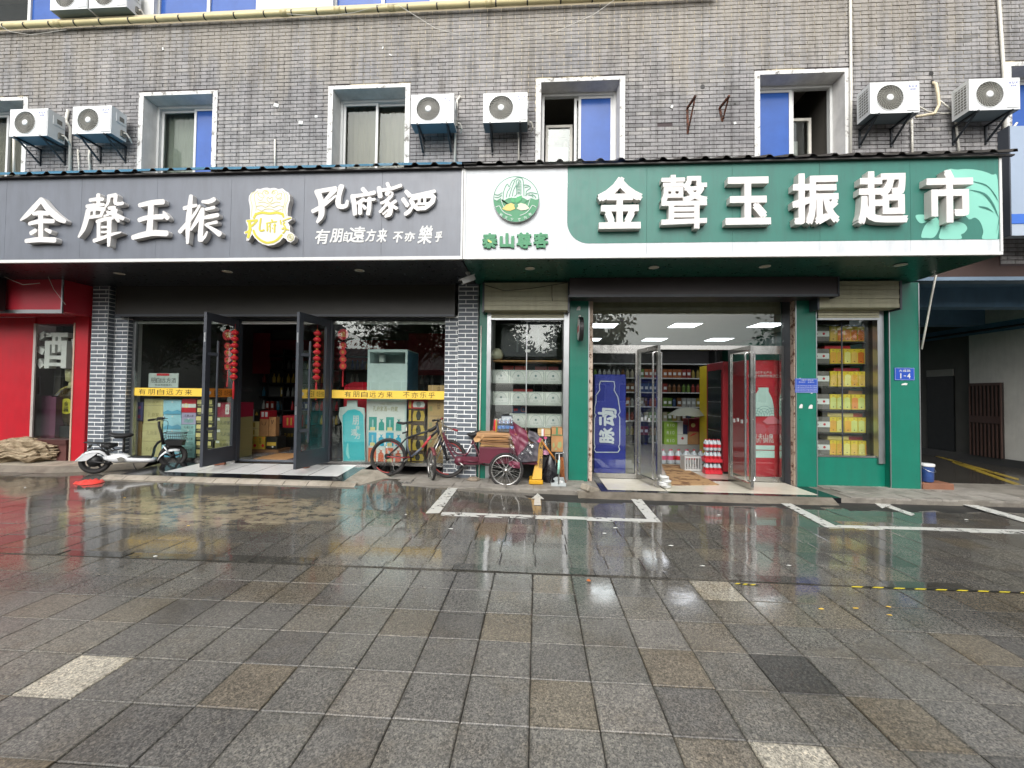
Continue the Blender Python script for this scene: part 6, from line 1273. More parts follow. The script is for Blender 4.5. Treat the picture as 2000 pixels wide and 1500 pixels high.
def vt(ch, a, b, c_, e): 
    # sideways lettering climbing the bottle
    x0_, z1_ = B(a, c_); x1_, z0_ = B(b, e); h_, w_ = x1_-x0_, z1_-z0_
    put_glyph(mb, ch, 0, w_, 0, h_, Y-.0135, M_prn, 0, .03, .0, None, lambda x, z, yy: (x1_-z, yy, z0_+x))
    for q_, (ox_, oz_) in enumerate(((.008,.0),(-.008,.003),(.0,.008),(.003,-.008))): put_glyph(mb, ch, 0, w_, 0, h_, Y-.0138-.0003*q_, M_prn, 0, 0, .0, None, lambda x, z, yy: (x1_-z+ox_, yy, z0_+x+oz_))
vt('脉', 172, 268, 1075, 1180); vt('动', 165, 285, 945, 1062)
mb.build('bottle_print', t); MB().tube([B(0,0) and (B(345,915)[0],Y-.03,B(345,915)[1]),(B(368,915)[0],Y-.04,B(368,915)[1]),(B(368,1035)[0],Y-.04,B(368,1035)[1]),(B(345,1035)[0],Y-.03,B(345,1035)[1])], .008, M_alu, 6).build('handle', t)
Y = 7.46; t, x0, x1, z1 = fridge(1455, 1533, 703, 934, Y, M_redb, 'red spring water fridge with a white bottle print behind the right glass'); mb = MB(); B = lambda x, y: W(1380+x/3.571, 540+y/3.571, Y-.003); yy = Y-.012
M_prw = M('#b9d2cd',.4); M_pk = M('#c8707c',.5)
mb.add([(B(a,b)[0], yy, B(a,b)[1]) for a,b in [(340,975),(340,820),(362,790),(356,775),(432,775),(430,800),(455,850),(468,910),(468,975)]], [tuple(range(9))[::-1]], M_prw)
for cxx, cy in ((400,960),(345,975),(455,975)):
    for r_ in (20,38,56): mb.stroke([(*B(cxx-r_,cy),.006),(*B(cxx-r_*.7,cy-r_*.75),.006),(*B(cxx,cy-r_),.006),(*B(cxx+r_*.7,cy-r_*.75),.006),(*B(cxx+r_,cy),.006)], yy-.001-.00002*r_, None, M('#5a7d7d',.5))
mb.add([(B(a,b)[0], yy-.0002, B(a,b)[1]) for a,b in [(390,1010),(430,975),(460,970),(500,1000),(512,1025),(420,1030)]], [tuple(range(6))[::-1]], M_pk); mb.add([(B(a,b)[0], yy-.0004, B(a,b)[1]) for a,b in [(420,1060),(440,1040),(512,1035),(512,1100),(440,1100)]], [tuple(range(5))[::-1]], M('#b04250',.5)); mb.add([(B(a,b)[0], yy-.0004, B(a,b)[1]) for a,b in [(330,1060),(345,1025),(400,1035),(420,1070),(400,1095),(330,1095)]], [tuple(range(6))[::-1]], M('#b04250',.5))
x0_, zb = B(330,1170); xx1, zt_ = B(468,1170)
mb.rect(B(330,0)[0], B(468,0)[0], B(0,1200)[1], B(0,1170)[1], yy, M_prw); mb.rect(B(330,0)[0], B(468,0)[0], B(0,1255)[1], B(0,1206)[1], yy, M_prw)
for s, a, b, c_, e in (('农夫山泉',318,466,1098,1135), ):
    q0, q1 = B(a,e), B(b,c_); put_text(mb, s, q0[0], q1[0], q0[1], q1[1], yy-.001, M_white, .1, .01)
q0, q1 = B(305,1157), B(466,1138); put_text(mb, 'NONGFU SPRING', q0[0], q1[0], q0[1], q1[1], yy-.001, M_white, .12, .01)
q0, q1 = B(330,680), B(455,662); put_text(mb, '我们不生产水', q0[0], q1[0], q0[1], q1[1], yy-.001, M_white, .1); q0, q1 = B(285,703), B(503,686); put_text(mb, '我们是大自然的搬运工', q0[0], q1[0], q0[1], q1[1], yy-.001, M_white, .1)
mb.build('bottle_print', t)
# floor mat, crate, shrink wrapped bottle packs
a, b, c_, e = G(1292,908,QF), G(1325,909,QF), G(1405,948,QF), G(1312,949,QF)
def mat_mat():
    m, nt, b_ = base_mat('worn_door_mat'); p = wpos(nt); nt.links.new(mixc(nt, ramp(nt, noise(nt, p, 5, 5, .6), [(.5,(0,0,0)),(.58,(1,1,1))]), lin('#a3825a'), lin('#6e4f33')), b_.inputs['Base Color']); b_.inputs['Roughness'].default_value = .8; return m
mt = MB().slab([e, c_, b, a], QF+.005, QF+.012, mat_mat()); tag(mt.build('door_mat'), 'brown cardboard mat with wet footmarks in the supermarket doorway', 'mat')
M_pet = glass('clear_plastic', '#dfe7ea', .8); M_pink = M('#c05a78',.35); M_redcap = M('#b3202c',.4)
def pack(px, py, Y, nx, ny, r, h, label_m, lab, film=True, layers=1):
    p_ = P(px, py, Y); t = thing('bottle_pack', (p_.x, Y, QF+.004), lab, 'bottle pack')
    bm_ = MB().lathe((0,0,0), [(r*.8,0),(r,.02*h/.22),(r,h*.62),(r*.95,h*.7),(r*.35,h*.88),(r*.33,h*.95)], M('#aeb8bd', .12, var=.1), 10).mesh('bottle', smooth=True)
    lm_ = MB().lathe((0,0,0), [(r*1.01,h*.28),(r*1.012,h*.3),(r*1.012,h*.55),(r*1.01,h*.57)], label_m, 10).mesh('label', smooth=True); cm_ = MB().lathe((0,0,0), [(r*.36,h*.93),(r*.38,h*.94),(r*.38,h),(r*.3,h*1.005)], label_m, 8).mesh('cap')
    for L in range(layers):
        for i in range(nx):
            for j in range(ny):
                l = (p_.x+(i-(nx-1)/2)*2.05*r, Y+(j-(ny-1)/2)*2.05*r, QF+.004+L*h*1.03); o = inst(bm_, 'bottle', l, t); lb = inst(lm_, 'label', l, o); cp = inst(cm_, 'cap', l, o)
        if film: wv = nx*2.05*r+.01; MB().box(p_.x-wv/2, p_.x+wv/2, Y-ny*1.03*r-.004, Y+ny*1.03*r+.004, QF+.006+L*h*1.03, QF+L*h*1.03+h*.35, label_m if False else M('#c8323e',.3)).build('red_wrap', t) if L < layers-1 else None
    return t
pack(1391, 905, 7.95, 4, 2, .036, .21, M_redcap, 'stack of red labelled water bottle packs beside the red fridge', True, 3)
for i, px in enumerate((1302, 1318, 1333, 1349, 1362)): pack(px, 880, 9.0+.02*i, 2, 1, .07, .3, M_pink if i % 2 == 0 else M_redcap, ['pair of large red capped bottles by the door leaf','pair of large bottles with red labels second from the door leaf','pair of large pink labelled bottles in the middle of the row','pair of large red labelled bottles behind the white crate','pair of large pink labelled bottles next to the stacked water packs'][i], False)
p_ = P(1349, 890, 8.3); cr = thing('plastic_crate', (p_.x, 8.3, QF+.004), 'white slotted plastic crate of dark bottles on the supermarket floor', 'crate'); w_ = .30; h_ = .28
for k in range(7):
    for s in (-1, 1): MB().box(p_.x-w_/2+k*w_/6-.008, p_.x-w_/2+k*w_/6+.008, 8.3+s*.12-.006, 8.3+s*.12+.006, QF+.03, QF+h_-.02, M_white).build('slat', cr)
for s in (-1, 1): MB().box(p_.x+s*w_/2-.006, p_.x+s*w_/2+.006, 8.18, 8.42, QF+.01, QF+h_, M_white).build('end_panel', cr)
MB().box(p_.x-w_/2, p_.x+w_/2, 8.172, 8.428, QF+h_-.03, QF+h_, M_white).build('rim', cr); MB().box(p_.x-w_/2, p_.x+w_/2, 8.172, 8.428, QF+.006, QF+.035, M_white).build('base', cr)
x, y = G(1297, 952, QF+.01); bg_ = thing('white_bag_bundle', (x, y, QF), 'bundle of white plastic bags on the floor by the open door leaf', 'bag')
for k in range(6): MB().lathe((x+random.uniform(-.03,.05), y+random.uniform(-.03,.03), QF+.03*k), [(.04,.005),(.075,.02),(.07,.04),(.03,.05)], M_white, 9).build('folded_bag', bg_, True)
# round wall sign, paint scars, notices
xs_ = c2a+.19; ry = F-.35; mb = MB(); cc = P(1134, 643, F-.2)
rs = thing('projecting_round_sign', (cc.x, F-.2, cc.z), 'black rimmed round projecting sign on the green column', 'sign'); mb.lathe((cc.x,F-.2,cc.z), [(.19,-.035),(.20,-.03),(.20,.03),(.19,.035)], M_black, 28, 'x'); mb.build('rim', rs); MB().lathe((cc.x-.037,F-.2,cc.z), [(.185,0),(.18,-.004)], M_white, 28, 'x').build('face', rs); MB().box(cc.x-.043, cc.x-.0415, F-.33, F-.08, cc.z-.05, cc.z+.05, M_red_print).build('print', rs); MB().bar((cc.x,F-.01,cc.z),(cc.x,F-.06,cc.z),.04,.04,M_black).build('arm', rs)
def plate(a, b, c_, e, texts, label):
    y = F-.004; x0, z1 = W(a,c_,y); x1, z0 = W(b,e,y); t = thing('street_plate', ((x0+x1)/2, y, z0), label, 'sign'); MB().box(x0, x1, y-.006, y, z0, z1, M_blue_sign).build('plate', t, bevel=.002)
    mb = MB()
    for s, u0, u1, v0, v1, bo in texts: put_text(mb, s, x0+(x1-x0)*u0, x0+(x1-x0)*u1, z0+(z1-z0)*v0, z0+(z1-z0)*v1, y-.0085, M_white, .15, bo)
    for q in ((.03,.97,.03,.045),(.03,.97,.955,.97),(.03,.04,.03,.97),(.96,.97,.03,.97)): mb.rect(x0+(x1-x0)*q[0], x0+(x1-x0)*q[1], z0+(z1-z0)*q[2], z0+(z1-z0)*q[3], y-.008, M_white)
    mb.build('lettering', t)
plate(1746.5, 1786, 718, 743, [('大成路',.2,.8,.66,.86,.01), ('1-4',.2,.8,.15,.55,.03)], 'blue house number plate reading 1-4 on the corner column')
plate(1552.5, 1597, 739, 767.5, [('门前三包责任制',.25,.8,.83,.93,.005), ('责任单位',.15,.45,.70,.78,.003), ('监督单位',.55,.85,.70,.78,.003)]+[('门前三包责任区域卫生绿化秩序保持整洁',.06,.95,.10+.12*k,.17+.12*k,0) for k in range(4)], 'small blue notice plate with white print on the middle green column')
mb = MB()
for q, w_, h_ in (((1564,793),.06,.07), ((1583,794),.07,.07), ((1562,739),.03,.02), ((1585,768),.03,.02), ((1766,750),.10,.035), ((1130,602),.07,.07), ((1132,617),.05,.03)):
    p_ = P(*q, F); MB().add([(p_.x-w_/2,F-.003,p_.z-h_/2),(p_.x+w_*.4,F-.003,p_.z-h_/2),(p_.x+w_/2,F-.003,p_.z+h_*.3),(p_.x+w_*.1,F-.003,p_.z+h_/2),(p_.x-w_*.35,F-.003,p_.z+h_*.1)], [(0,1,2,3,4)], M_white_dirty).build('paper_remnant', mk)
# --- right display: shelves of boxed liquor
Y = GS+.13; R_ = lambda x, y: W(1580+x/3.571, 540+y/3.571, Y)
rows = [(347,452), (503,608), (660,767), (820,927), (980,1087), (1143,1243)]
ws = thing('display_shelf', (R_(250,1240)[0], Y, R_(250,1243)[1]), 'dark display shelving filled with yellow boxes in the right bay', 'shelf')
xa, xb = r0+.0, WX(1705,GS)-.01
for i, (t_, b_) in enumerate(rows): MB().box(xa, xb, Y-.02, Y+.35, R_(250,b_)[1]-.025, R_(250,b_)[1]-.001, M_dark_int).build('shelf_board', ws)
MB().box(xa, xb, Y+.36, Y+.38, R_(250,1243)[1], 3.0, M('#2a2624',.7)).build('back_panel', ws)
tint = [M('#d9a23c',.4), M('#d2722c',.4), M('#d9b35a',.4), M('#d9d07c',.4), M('#c9cf7a',.4), M('#d98a48',.4)]; M_yel = M('#d9c02e',.4)
ordn = ['first','second','third','fourth','fifth','sixth']; rown = ['top','second','third','fourth','fifth','bottom']
pal = [[2,1,5,1,1,2],[0,0,3,2,1,0],[2,2,3,0,2,3],[4,4,4,5,4,4],[0,3,0,4,4,3],[0,0,3,2,3,1]]
for i, (t_, b_) in enumerate(rows):
    z0, z1 = R_(250,b_)[1], R_(250,t_)[1]; g0, g1 = r0+.012, R_(147,b_)[0]-.004; w_ = (g1-g0)
    carton(g0, g1, z0, z1, Y, .2, M('#6b6662',.5), 'grey twin gift box with a white label, %s shelf of yellow boxes' % rown[i], 'grey gift boxes in the right display', (('r',0,1,.32,.68,M_wht), ('c',.22,.5,.022,M_redb), ('c',.78,.5,.022,M_redb), ('c',.5,.48,.018,M_ac_dark), ('r',.45,.52,.78,.95,M_wht)))
    wd = (R_(441,b_)[0]-R_(148,b_)[0])/6
    for j in range(6):
        x0 = R_(148,b_)[0]+j*wd; carton(x0, x0+wd-.003, z0, z1, Y, .12, M_yel, 'yellow liquor box with a %s front, %s from the grey box, %s shelf' % (['golden','deep orange','light orange','pale cream','lime yellow','salmon'][pal[i][j]], ordn[j], rown[i]), 'yellow liquor boxes in the right display', (('p',[(.06,.05),(.94,.05),(.94,.72),(.5,.80),(.06,.72)],tint[pal[i][j]]), ('r',.35,.65,.84,.92,M_gold_b), ('r',.42,.58,.12,.18,M_brown)))
for i, (q, m_) in enumerate((((160,480),M_redb), ((220,640),M_maroon), ((330,795),M_card), ((180,960),M_cream), ((290,965),M('#b5533a',.5)), ((180,1115),M_cream), ((330,1120),M_maroon))):
    X, Z = R_(*q); zb_ = [r for r in rows if r[1] < q[1]+40][-1] if q[1] > 470 else rows[0]; row = min(range(6), key=lambda k: abs(rows[k][0]-q[1])); zt_ = R_(250,rows[row][0])[1]
    carton(X-.05, X+.38, zt_+.002, zt_+.065, Y+.1, .2, m_, ['flat red box','flat maroon box','flat tan box','flat cream box','flat rust red box','flat cream box','flat dark red box'][i]+' lying on the boxes of the %s shelf' % rown[row])
# --- left display: TV back, shelves, white ornate boxes
Y = GS+.12; L_ = lambda x, y: W(920+x/3.571, 540+y/3.571, Y)
tv = thing('television', (L_(400,560)[0], Y+.1, L_(400,560)[1]), 'large flat television seen from the back in the left window', 'television'); x0, z1 = L_(205,320); x1, z0 = L_(600,560)
MB().box(x0, x1, Y+.10, Y+.16, z0, z1, M('#20242a',.35)).build('housing', tv, bevel=.008); MB().box(L_(320,0)[0], L_(333,0)[0], Y+.085, Y+.10, L_(0,520)[1], L_(0,355)[1], M_darkmetal).build('mount_rail', tv); MB().box(L_(468,0)[0], L_(481,0)[0], Y+.085, Y+.10, L_(0,520)[1], L_(0,355)[1], M_darkmetal).build('mount_rail', tv); MB().rect(L_(383,0)[0], L_(415,0)[0], L_(0,522)[1], L_(0,503)[1], Y+.098, M_white).build('rating_label', tv); MB().box(x0, x1, Y+.14, Y+.18, z0-.02, z0, M_black).build('stand', tv)
sb_ = MB().box(l0+.08, l1-.11, Y-.06, Y+.45, L_(0,592)[1], L_(0,584)[1], M_card); tag(sb_.build('shelf_board'), 'thin wooden shelf under the television in the left window', 'shelf')
X, Z = L_(180,582); mb = MB().lathe((X, Y+.02, Z), [(.05,.0),(.11,.03),(.12,.10),(.08,.18),(.03,.21)], M('#a8a58f',.35), 10); tag(mb.build('plastic_bag', smooth=True), 'cloudy plastic bag bulging beside the television', 'bag')
rows = [(648,742), (798,892), (952,1046)]; xs_ = [150, 268, 390, 512, 632]; M_orn = M('#cfd0cb',.45); M_dec = M('#8d9a96',.5)
for i, (t_, b_) in enumerate(rows):
    z0, z1 = L_(0,b_)[1], L_(0,t_)[1]; o = MB().box(l0+.08, l1-.11, Y-.01, Y+.4, z0-.02, z0-.001, M_dark_int); tag(o.build('shelf_board'), 'dark shelf board under the %s row of white ornate boxes' % ('upper','middle','lower')[i], 'shelf')
    for j in range(4):
        if i == 2 and j == 0: continue
        a, b = L_(xs_[j],b_)[0], L_(xs_[j+1],b_)[0]
        carton(a, b, z0, z1, Y, .2, M_orn, 'white box with a grey ornate arch, %s row, %s from the brick pier' % (('upper','middle','lower')[i], ordn[j]), 'white ornate boxes in the left window', (('p',[(.05,.06),(.95,.06),(.95,.94),(.05,.94)],M_dec), ('p',[(.08,.10),(.92,.10),(.92,.90),(.08,.90)],M_orn), ('p',[(.12,.15),(.88,.15),(.86,.5),(.72,.82),(.5,.92),(.28,.82),(.14,.5)],M_dec), ('p',[(.14,.18),(.86,.18),(.84,.5),(.70,.80),(.5,.89),(.30,.80),(.16,.5)],M_white), ('c',.5,.56,.022,M_dec), ('c',.5,.56,.012,M('#4a6a78',.5)), ('t','如意',.35,.65,.26,.38,M_dec)))
for i, (a, b, c_, e, m_) in enumerate(((215,290,612,645,M('#8c2a26',.4)), (300,385,612,645,M('#9c332c',.4)), (445,535,615,645,M('#7d2024',.4)), (540,615,615,645,M('#96263a',.4)), (290,430,742,760,M('#b02226',.4)))):
    x0, z0 = L_(a,e); x1, z1 = L_(b,c_); zb_ = L_(0,648)[1]+.002 if i < 4 else L_(0,798)[1]+.002; carton(x0, x1, zb_, zb_+(z1-z0), Y+.22, .15, m_, ['dark red tin on the white boxes nearest the bagged bundle','rust red tin beside the dark red tin','dark crimson tin past the glass joint','crimson tin at the end of the row of tins','bright red box lying on the middle row of white boxes'][i])
MB_ = MB().box(l0+.06, l1-.08, GS+.62, GS+.66, .5, lz+.2, M('#26282a',.7)); MB_.build('display_back', mk)
x0, z1 = L_(280,900); x1, z0 = L_(385,945); carton(x0, x1, L_(0,952)[1]+.004, z1, Y+.15, .1, M('#2c3c5c',.4), 'navy box with an orange ring on the lower row of boxes', None, (('c',.8,.5,.05,M('#b05a30',.5)), ('c',.8,.5,.042,M('#2c3c5c',.4)), ('r',.15,.4,.3,.6,M_redb)))
# electrical box / white conduit beside the left column, hanging cables
pipe([(c1a+.03, F-.02, -.02), (c1a+.03, F-.02, 2.6)], .012, M_pvc, 'thin white conduit down the green strip beside the brick pier')
wire([P(945,556,6.75), P(985,568,6.74), P(1040,563,6.74), P(1108,552,6.75)], 'thin black cable sagging across the left shutter box', .005, M_black); wire([P(1078,556,6.74), P(1078,578,6.74), P(1079,588,6.74)], 'short black lead dangling from the shutter box', .005, M_black)
cc_ = thing('security_camera', P(914,545,6.3), 'white bullet security camera hanging under the joint of the two signs', 'camera'); y = 6.3; p0 = P(914,520,y); p0.z = ZB-.005; p1 = P(914,538,y); MB().tube([p0,p1], .012, M_alu, 8).build('stem', cc_); MB().lathe((p0.x,y,p0.z), [(.035,-.025),(.04,-.01),(.04,0)], M_white, 14).build('mount', cc_, True)
a, b = P(926,542,y), P(902,551,y-.1); MB().bar(a, b, .07, .07, M_white).build('body', cc_); d = (b-a).normalized(); MB().bar(a+Vector((0,0,.045)), b+d*.05+Vector((0,0,.045)), .09, .012, M_white).build('hood', cc_); MB().tube([b, b+d*.006], .025, M_black, 12).build('lens', cc_)
# ---------------------------------------------------------------- scooter, bicycle, cargo tricycle and the clutter by the left bay
M_redrim = M('#96302c', .35); M_bikeblk = M('#26262a', .35, var=.15); M_wine2 = M('#5a2231', .4, var=.15, dirt=.2); M_silver = metal('#c4c3bf', .25); M_seat = M('#1b1b1d', .55, var=.2); M_tyre = M('#2a2827', .8, var=.25, bmp=.3)
def wheel(parent, c, r, ax, tyre_r, spokes=24, rim_m=None, hub_m=None, spoke_r=.0016, name='wheel', rim_w=.012, disc=False, cross=.5):
    """ax: unit vector of the axle"""
    ax = Vector(ax).normalized(); u = Vector((0,0,1)); v = ax.cross(u).normalized(); u = v.cross(ax).normalized(); c = Vector(c); n = 40
    ring = lambda rr, k, m: c+(v*math.cos(2*math.pi*k/m)+u*math.sin(2*math.pi*k/m))*rr
    w_ = MB().tube([ring(r-tyre_r, k, n) for k in range(n)], tyre_r, M_tyre, 8, True).build(name, parent, True)
    MB().tube([ring(r-2*tyre_r-rim_w*.5, k, n) for k in range(n)], rim_w, rim_m or M_silver, 6, True).build('rim', w_, True)
    hb = MB().tube([c-ax*.045, c+ax*.045], .022, hub_m or M_silver, 10); hb.tube([c-ax*.047, c-ax*.04], .034, hub_m or M_silver, 10); hb.tube([c+ax*.04, c+ax*.047], .034, hub_m or M_silver, 10); hb.build('hub', w_, True)
    if spokes:
        s_ = MB()
        for k in range(spokes):
            a = ring(r-2*tyre_r-rim_w, k, spokes); off = cross*(1 if (k//2) % 2 else -1); t = 2*math.pi*k/spokes+off*1.9; s_.tube([a, c+(v*math.cos(t)+u*math.sin(t))*.03+ax*(.035 if k % 2 else -.035)], spoke_r, M_silver, 4)
        s_.build('spokes', w_)
    return w_
def catmull(pts, sub=5):
    P_ = [Vector(p) for p in pts]; out = []
    for i in range(len(P_)-1):
        p0, p1, p2, p3 = P_[max(i-1,0)], P_[i], P_[i+1], P_[min(i+2,len(P_)-1)]
        for k in range(sub): t = k/sub; out.append(.5*((2*p1)+(p2-p0)*t+(2*p0-5*p1+4*p2-p3)*t*t+(3*p1-p0-3*p2+p3)*t**3))
    return out+[P_[-1]]
# ---- white electric scooter, nose towards the open door
A = Vector((*G(185,925.5), .0)); A.z = .0; Bp = Vector((*G(322,914.5,.03), .03)); d = (Bp-A); d.z = 0; d.normalize(); nrm = Vector((-d.y, d.x, 0)); LB = 1.04
sc_t = thing('electric_scooter', A, 'white electric scooter with black seat and wire basket parked by the brick pier', 'scooter')
SX = .000782; SZs = .00094
def Q(u_, v_, y=0.0):
    x = (u_-330)*SX; gr = 1290-105*(u_-330)/1330; return A + d*x + nrm*y + Vector((0,0,(gr-v_)*SZs + .03*x/LB))
R_w = .212; M_scw = M('#d6d8d9', .25, var=.04)
wheel(sc_t, A+Vector((0,0,R_w)), R_w, nrm, .034, 0, M_black, M_black); fc = Q(1660, 1185-R_w/SZs); wheel(sc_t, fc, R_w, nrm, .034, 0, M_black, M_black)
for c_ in (A+Vector((0,0,R_w)), fc):
    mb = MB()
    for k in range(5):
        t = 2*math.pi*k/5+.3; e = c_+(d*math.cos(t)+Vector((0,0,1))*math.sin(t))*(R_w-.07); mb.bar(c_, e, .03, .018, M_black, nrm)
    mb.build('wheel_spokes', sc_t)
mb = MB().tube([A+Vector((0,0,R_w))-nrm*.05, A+Vector((0,0,R_w))+nrm*.05], .09, M_black, 18); mb.build('hub_motor', sc_t, True)
def loft(sections, m, name, smooth=True):
    """sections: list of rings of equal count"""
    n = len(sections[0]); vs = [p for s in sections for p in s]; fs = []
    for i in range(len(sections)-1):
        for k in range(n): k2 = (k+1) % n; fs.append((i*n+k, i*n+k2, (i+1)*n+k2, (i+1)*n+k))
    fs += [tuple(range(n))[::-1], tuple(range((len(sections)-1)*n, len(sections)*n))]; mb = MB(); mb.add(vs, fs, m); return mb
def ring_q(u_, v_, hw, hh, n=10, sq=.75):
    c_ = Q(u_, v_); out = []
    for k in range(n): t = 2*math.pi*k/n; a, b = math.cos(t), math.sin(t); out.append(c_+nrm*(hw*math.copysign(abs(a)**sq, a))+Vector((0,0,hh*math.copysign(abs(b)**sq, b))))
    return out
# rear fender, deck shell, front apron, front fender
def fender(path, hw, th, m, name):
    vs = []; fs = []
    for (u_, v_) in path:
        for y, dz in ((-hw,-.02),(-hw*.7,.012),(0,.022),(hw*.7,.012),(hw,-.02)): vs.append(Q(u_, v_, y)+Vector((0,0,dz)))
    for i in range(len(path)-1):
        for k in range(4): fs.append((i*5+k, i*5+k+1, (i+1)*5+k+1, (i+1)*5+k))
    o = MB().add(vs, fs, m).build(name, sc_t, True); md = o.modifiers.new('solid', 'SOLIDIFY'); md.thickness = th; return o
fender([(40,1055),(110,985),(190,920),(290,890),(400,885),(480,920),(540,985),(580,1060)], .062, .006, M_scw, 'rear_fender')
tl = MB().add([Q(40,1060,-.06),Q(150,920,-.06),Q(330,905,-.062),Q(400,900,-.062),Q(290,990,-.062),Q(210,1050,-.06),Q(40,1060,.06),Q(150,920,.06),Q(330,905,.062),Q(400,900,.062),Q(290,990,.062),Q(210,1050,.06)], [(5,4,3,2,1,0),(6,7,8,9,10,11)], M_scw); tl.build('tail_panel', sc_t)
loft([ring_q(470,1000,.03,.03), ring_q(560,1010,.07,.05), ring_q(680,1005,.095,.082), ring_q(830,1000,.10,.075), ring_q(900,1025,.11,.05), ring_q(1100,1030,.115,.045), ring_q(1260,1030,.115,.045), ring_q(1345,1030,.09,.04)], M_scw, '').build('deck_shell', sc_t, True)
MB().add([Q(880,972,-.10),Q(1290,968,-.10),Q(1290,968,.10),Q(880,972,.10)], [(0,1,2,3)], M_rubber).build('footboard_mat', sc_t)
MB().add([Q(720,990,-.104),Q(790,965,-.106),Q(840,985,-.108),Q(870,1015,-.115),Q(830,1045,-.108),Q(750,1045,-.104)], [(5,4,3,2,1,0)], M_ac_dark).build('side_badge', sc_t)
loft([ring_q(1290,985,.08,.03), ring_q(1310,900,.08,.03), ring_q(1325,800,.075,.03), ring_q(1370,720,.06,.03), ring_q(1430,680,.04,.025)], M_black, '').build('leg_shield', sc_t, True)
MB().tube([Q(1480,745), Q(1440,560), Q(1390,400), Q(1385,310)], [.026,.022,.020,.02], M_black, 10).build('steering_column', sc_t, True)
MB().tube([Q(1380,265,-.30)-d*.06, Q(1385,255,-.18), Q(1395,260,0), Q(1385,255,.18), Q(1380,265,.30)-d*.06], .014, M_black, 8).build('handlebar', sc_t, True)
for s in (-1, 1): MB().tube([Q(1380,265,s*.30)-d*.06, Q(1382,262,s*.20)-d*.02], .019, M_rubber, 8).build('grip', sc_t, True); MB().tube([Q(1400,262,s*.2), Q(1415,270,s*.27)+d*.03, Q(1410,275,s*.31)+d*.01], .005, M_black, 5).build('brake_lever', sc_t, True)
MB().cbox(Q(1420,250), (.09,.14,.05), M_black, rz=math.atan2(d.y,d.x)).build('display', sc_t, bevel=.012); MB().tube([Q(1460,240,0),Q(1475,240,0)], .03, M_scw, 12).build('headlight', sc_t, True)
for s in (-.055, .055): MB().tube([Q(1500,760,s), Q(1580,880,s), Q(1655,1185-R_w/SZs,s)], .016, M_alu if s < 0 else M_black, 8).build('fork_leg', sc_t, True)
fender([(1400,1040),(1440,960),(1520,890),(1610,850),(1700,838),(1790,845)], .052, .005, M_scw, 'front_fender')
loft([ring_q(545,575,.05,.012,10,1), ring_q(570,570,.10,.03,10,1), ring_q(660,600,.12,.045,10,1), ring_q(800,600,.09,.045,10,1), ring_q(900,580,.065,.035,10,1), ring_q(945,570,.035,.02,10,1)], M_seat, '').build('seat', sc_t, True)
MB().tube([Q(790,640), Q(790,900)], .018, M_black, 8).build('seat_post', sc_t, True)
rk = MB()
for s in (-.07, 0, .07): rk.tube([Q(150,725,s*.7), Q(250,735,s), Q(660,745,s)], .007, M_black, 6)
for s in (-.06, .06): rk.tube([Q(380,750,s), Q(520,890,s)], .007, M_black, 6); rk.tube([Q(520,760,s), Q(640,880,s)], .007, M_black, 6); rk.tube([Q(500,890,s), Q(760,840,s)], .008, M_black, 6)
rk.build('luggage_rack', sc_t, True)
loft([ring_q(430,790,.05,.02), ring_q(540,790,.055,.05), ring_q(680,760,.055,.03)], M_black, '').build('battery_box', sc_t, True)
MB().cbox(Q(240,800), (.01,.10,.065), M_black, rz=math.atan2(d.y,d.x), ry=.3).build('number_plate', sc_t)
bk_ = MB(); c4 = lambda v_, e: [Q(1500+e,v_,-.13+e*.0002), Q(1880-e*.6,v_,-.13+e*.0002), Q(1900-e*.6,v_,0), Q(1880-e*.6,v_,.13-e*.0002), Q(1500+e,v_,.13-e*.0002)]
for v_, e, r_ in ((515,0,.007), (570,12,.0035), (610,22,.0035)): p5 = c4(v_, e); bk_.tube(p5, r_, M_black, 6, True)
for i in range(10):
    t = i/9; u_ = 1510+t*360
    for s in (-1, 1): bk_.tube([Q(u_,515,s*.13), Q(u_+ (30-60*t),640,s*.12)], .0022, M_black, 4)
bk_.build('basket_wires', sc_t); lo = c4(650, 30); b_ = [p+Vector((0,0,-.09)) for p in c4(650, 60)]; MB().add(lo+b_, [(i,(i+1)%5,5+(i+1)%5,5+i) for i in range(5)]+[(9,8,7,6,5)], M_black).build('basket_bowl', sc_t)
MB().tube([Q(980,1090,-.05), Q(1010,1150,-.07), Q(1060,1215,-.09)], .008, M_black, 6).build('kickstand', sc_t, True); MB().tube([Q(250,1060,-.05), Q(640,1100,-.06)], .014, M_black, 8).build('swing_arm', sc_t, True)
MB().tube(catmull([Q(1400,300,.05), Q(1460,310,.05)+d*.05, Q(1490,450,.04)+d*.03, Q(1480,700,.03)]), .004, M_black, 5).build('brake_cable', sc_t)

# ---- mountain bike leaning by the window
Rb = G2(757, 930); Fb = G2(866, 936); Rb.z = Fb.z = -.004; d = (Fb-Rb); WBs = 1.04; d.z = 0; d.normalize(); nrm = Vector((-d.y, d.x, 0)); bk = thing('mountain_bike', Rb, 'black mountain bicycle with red rims parked before the right display window', 'bicycle'); rB = .325
K = WBs/520
lean = .05
def Q(u_, v_, y=0.0): h = (712+28*(u_-275)/520-v_)*.00206; return Rb + d*((u_-275)*K) + nrm*(y+lean*h) + Vector((0,0,h))
axl = (nrm - Vector((0,0,lean))).normalized()
rc_, fc = Rb+Vector((0,0,rB))+nrm*lean*rB, Rb+d*WBs+Vector((0,0,rB))+nrm*lean*rB
wheel(bk, rc_, rB, axl, .027, 28, M_black, M_black, .0013, rim_w=.008); wheel(bk, fc, rB, axl, .027, 28, M_black, M_black, .0013, rim_w=.008)
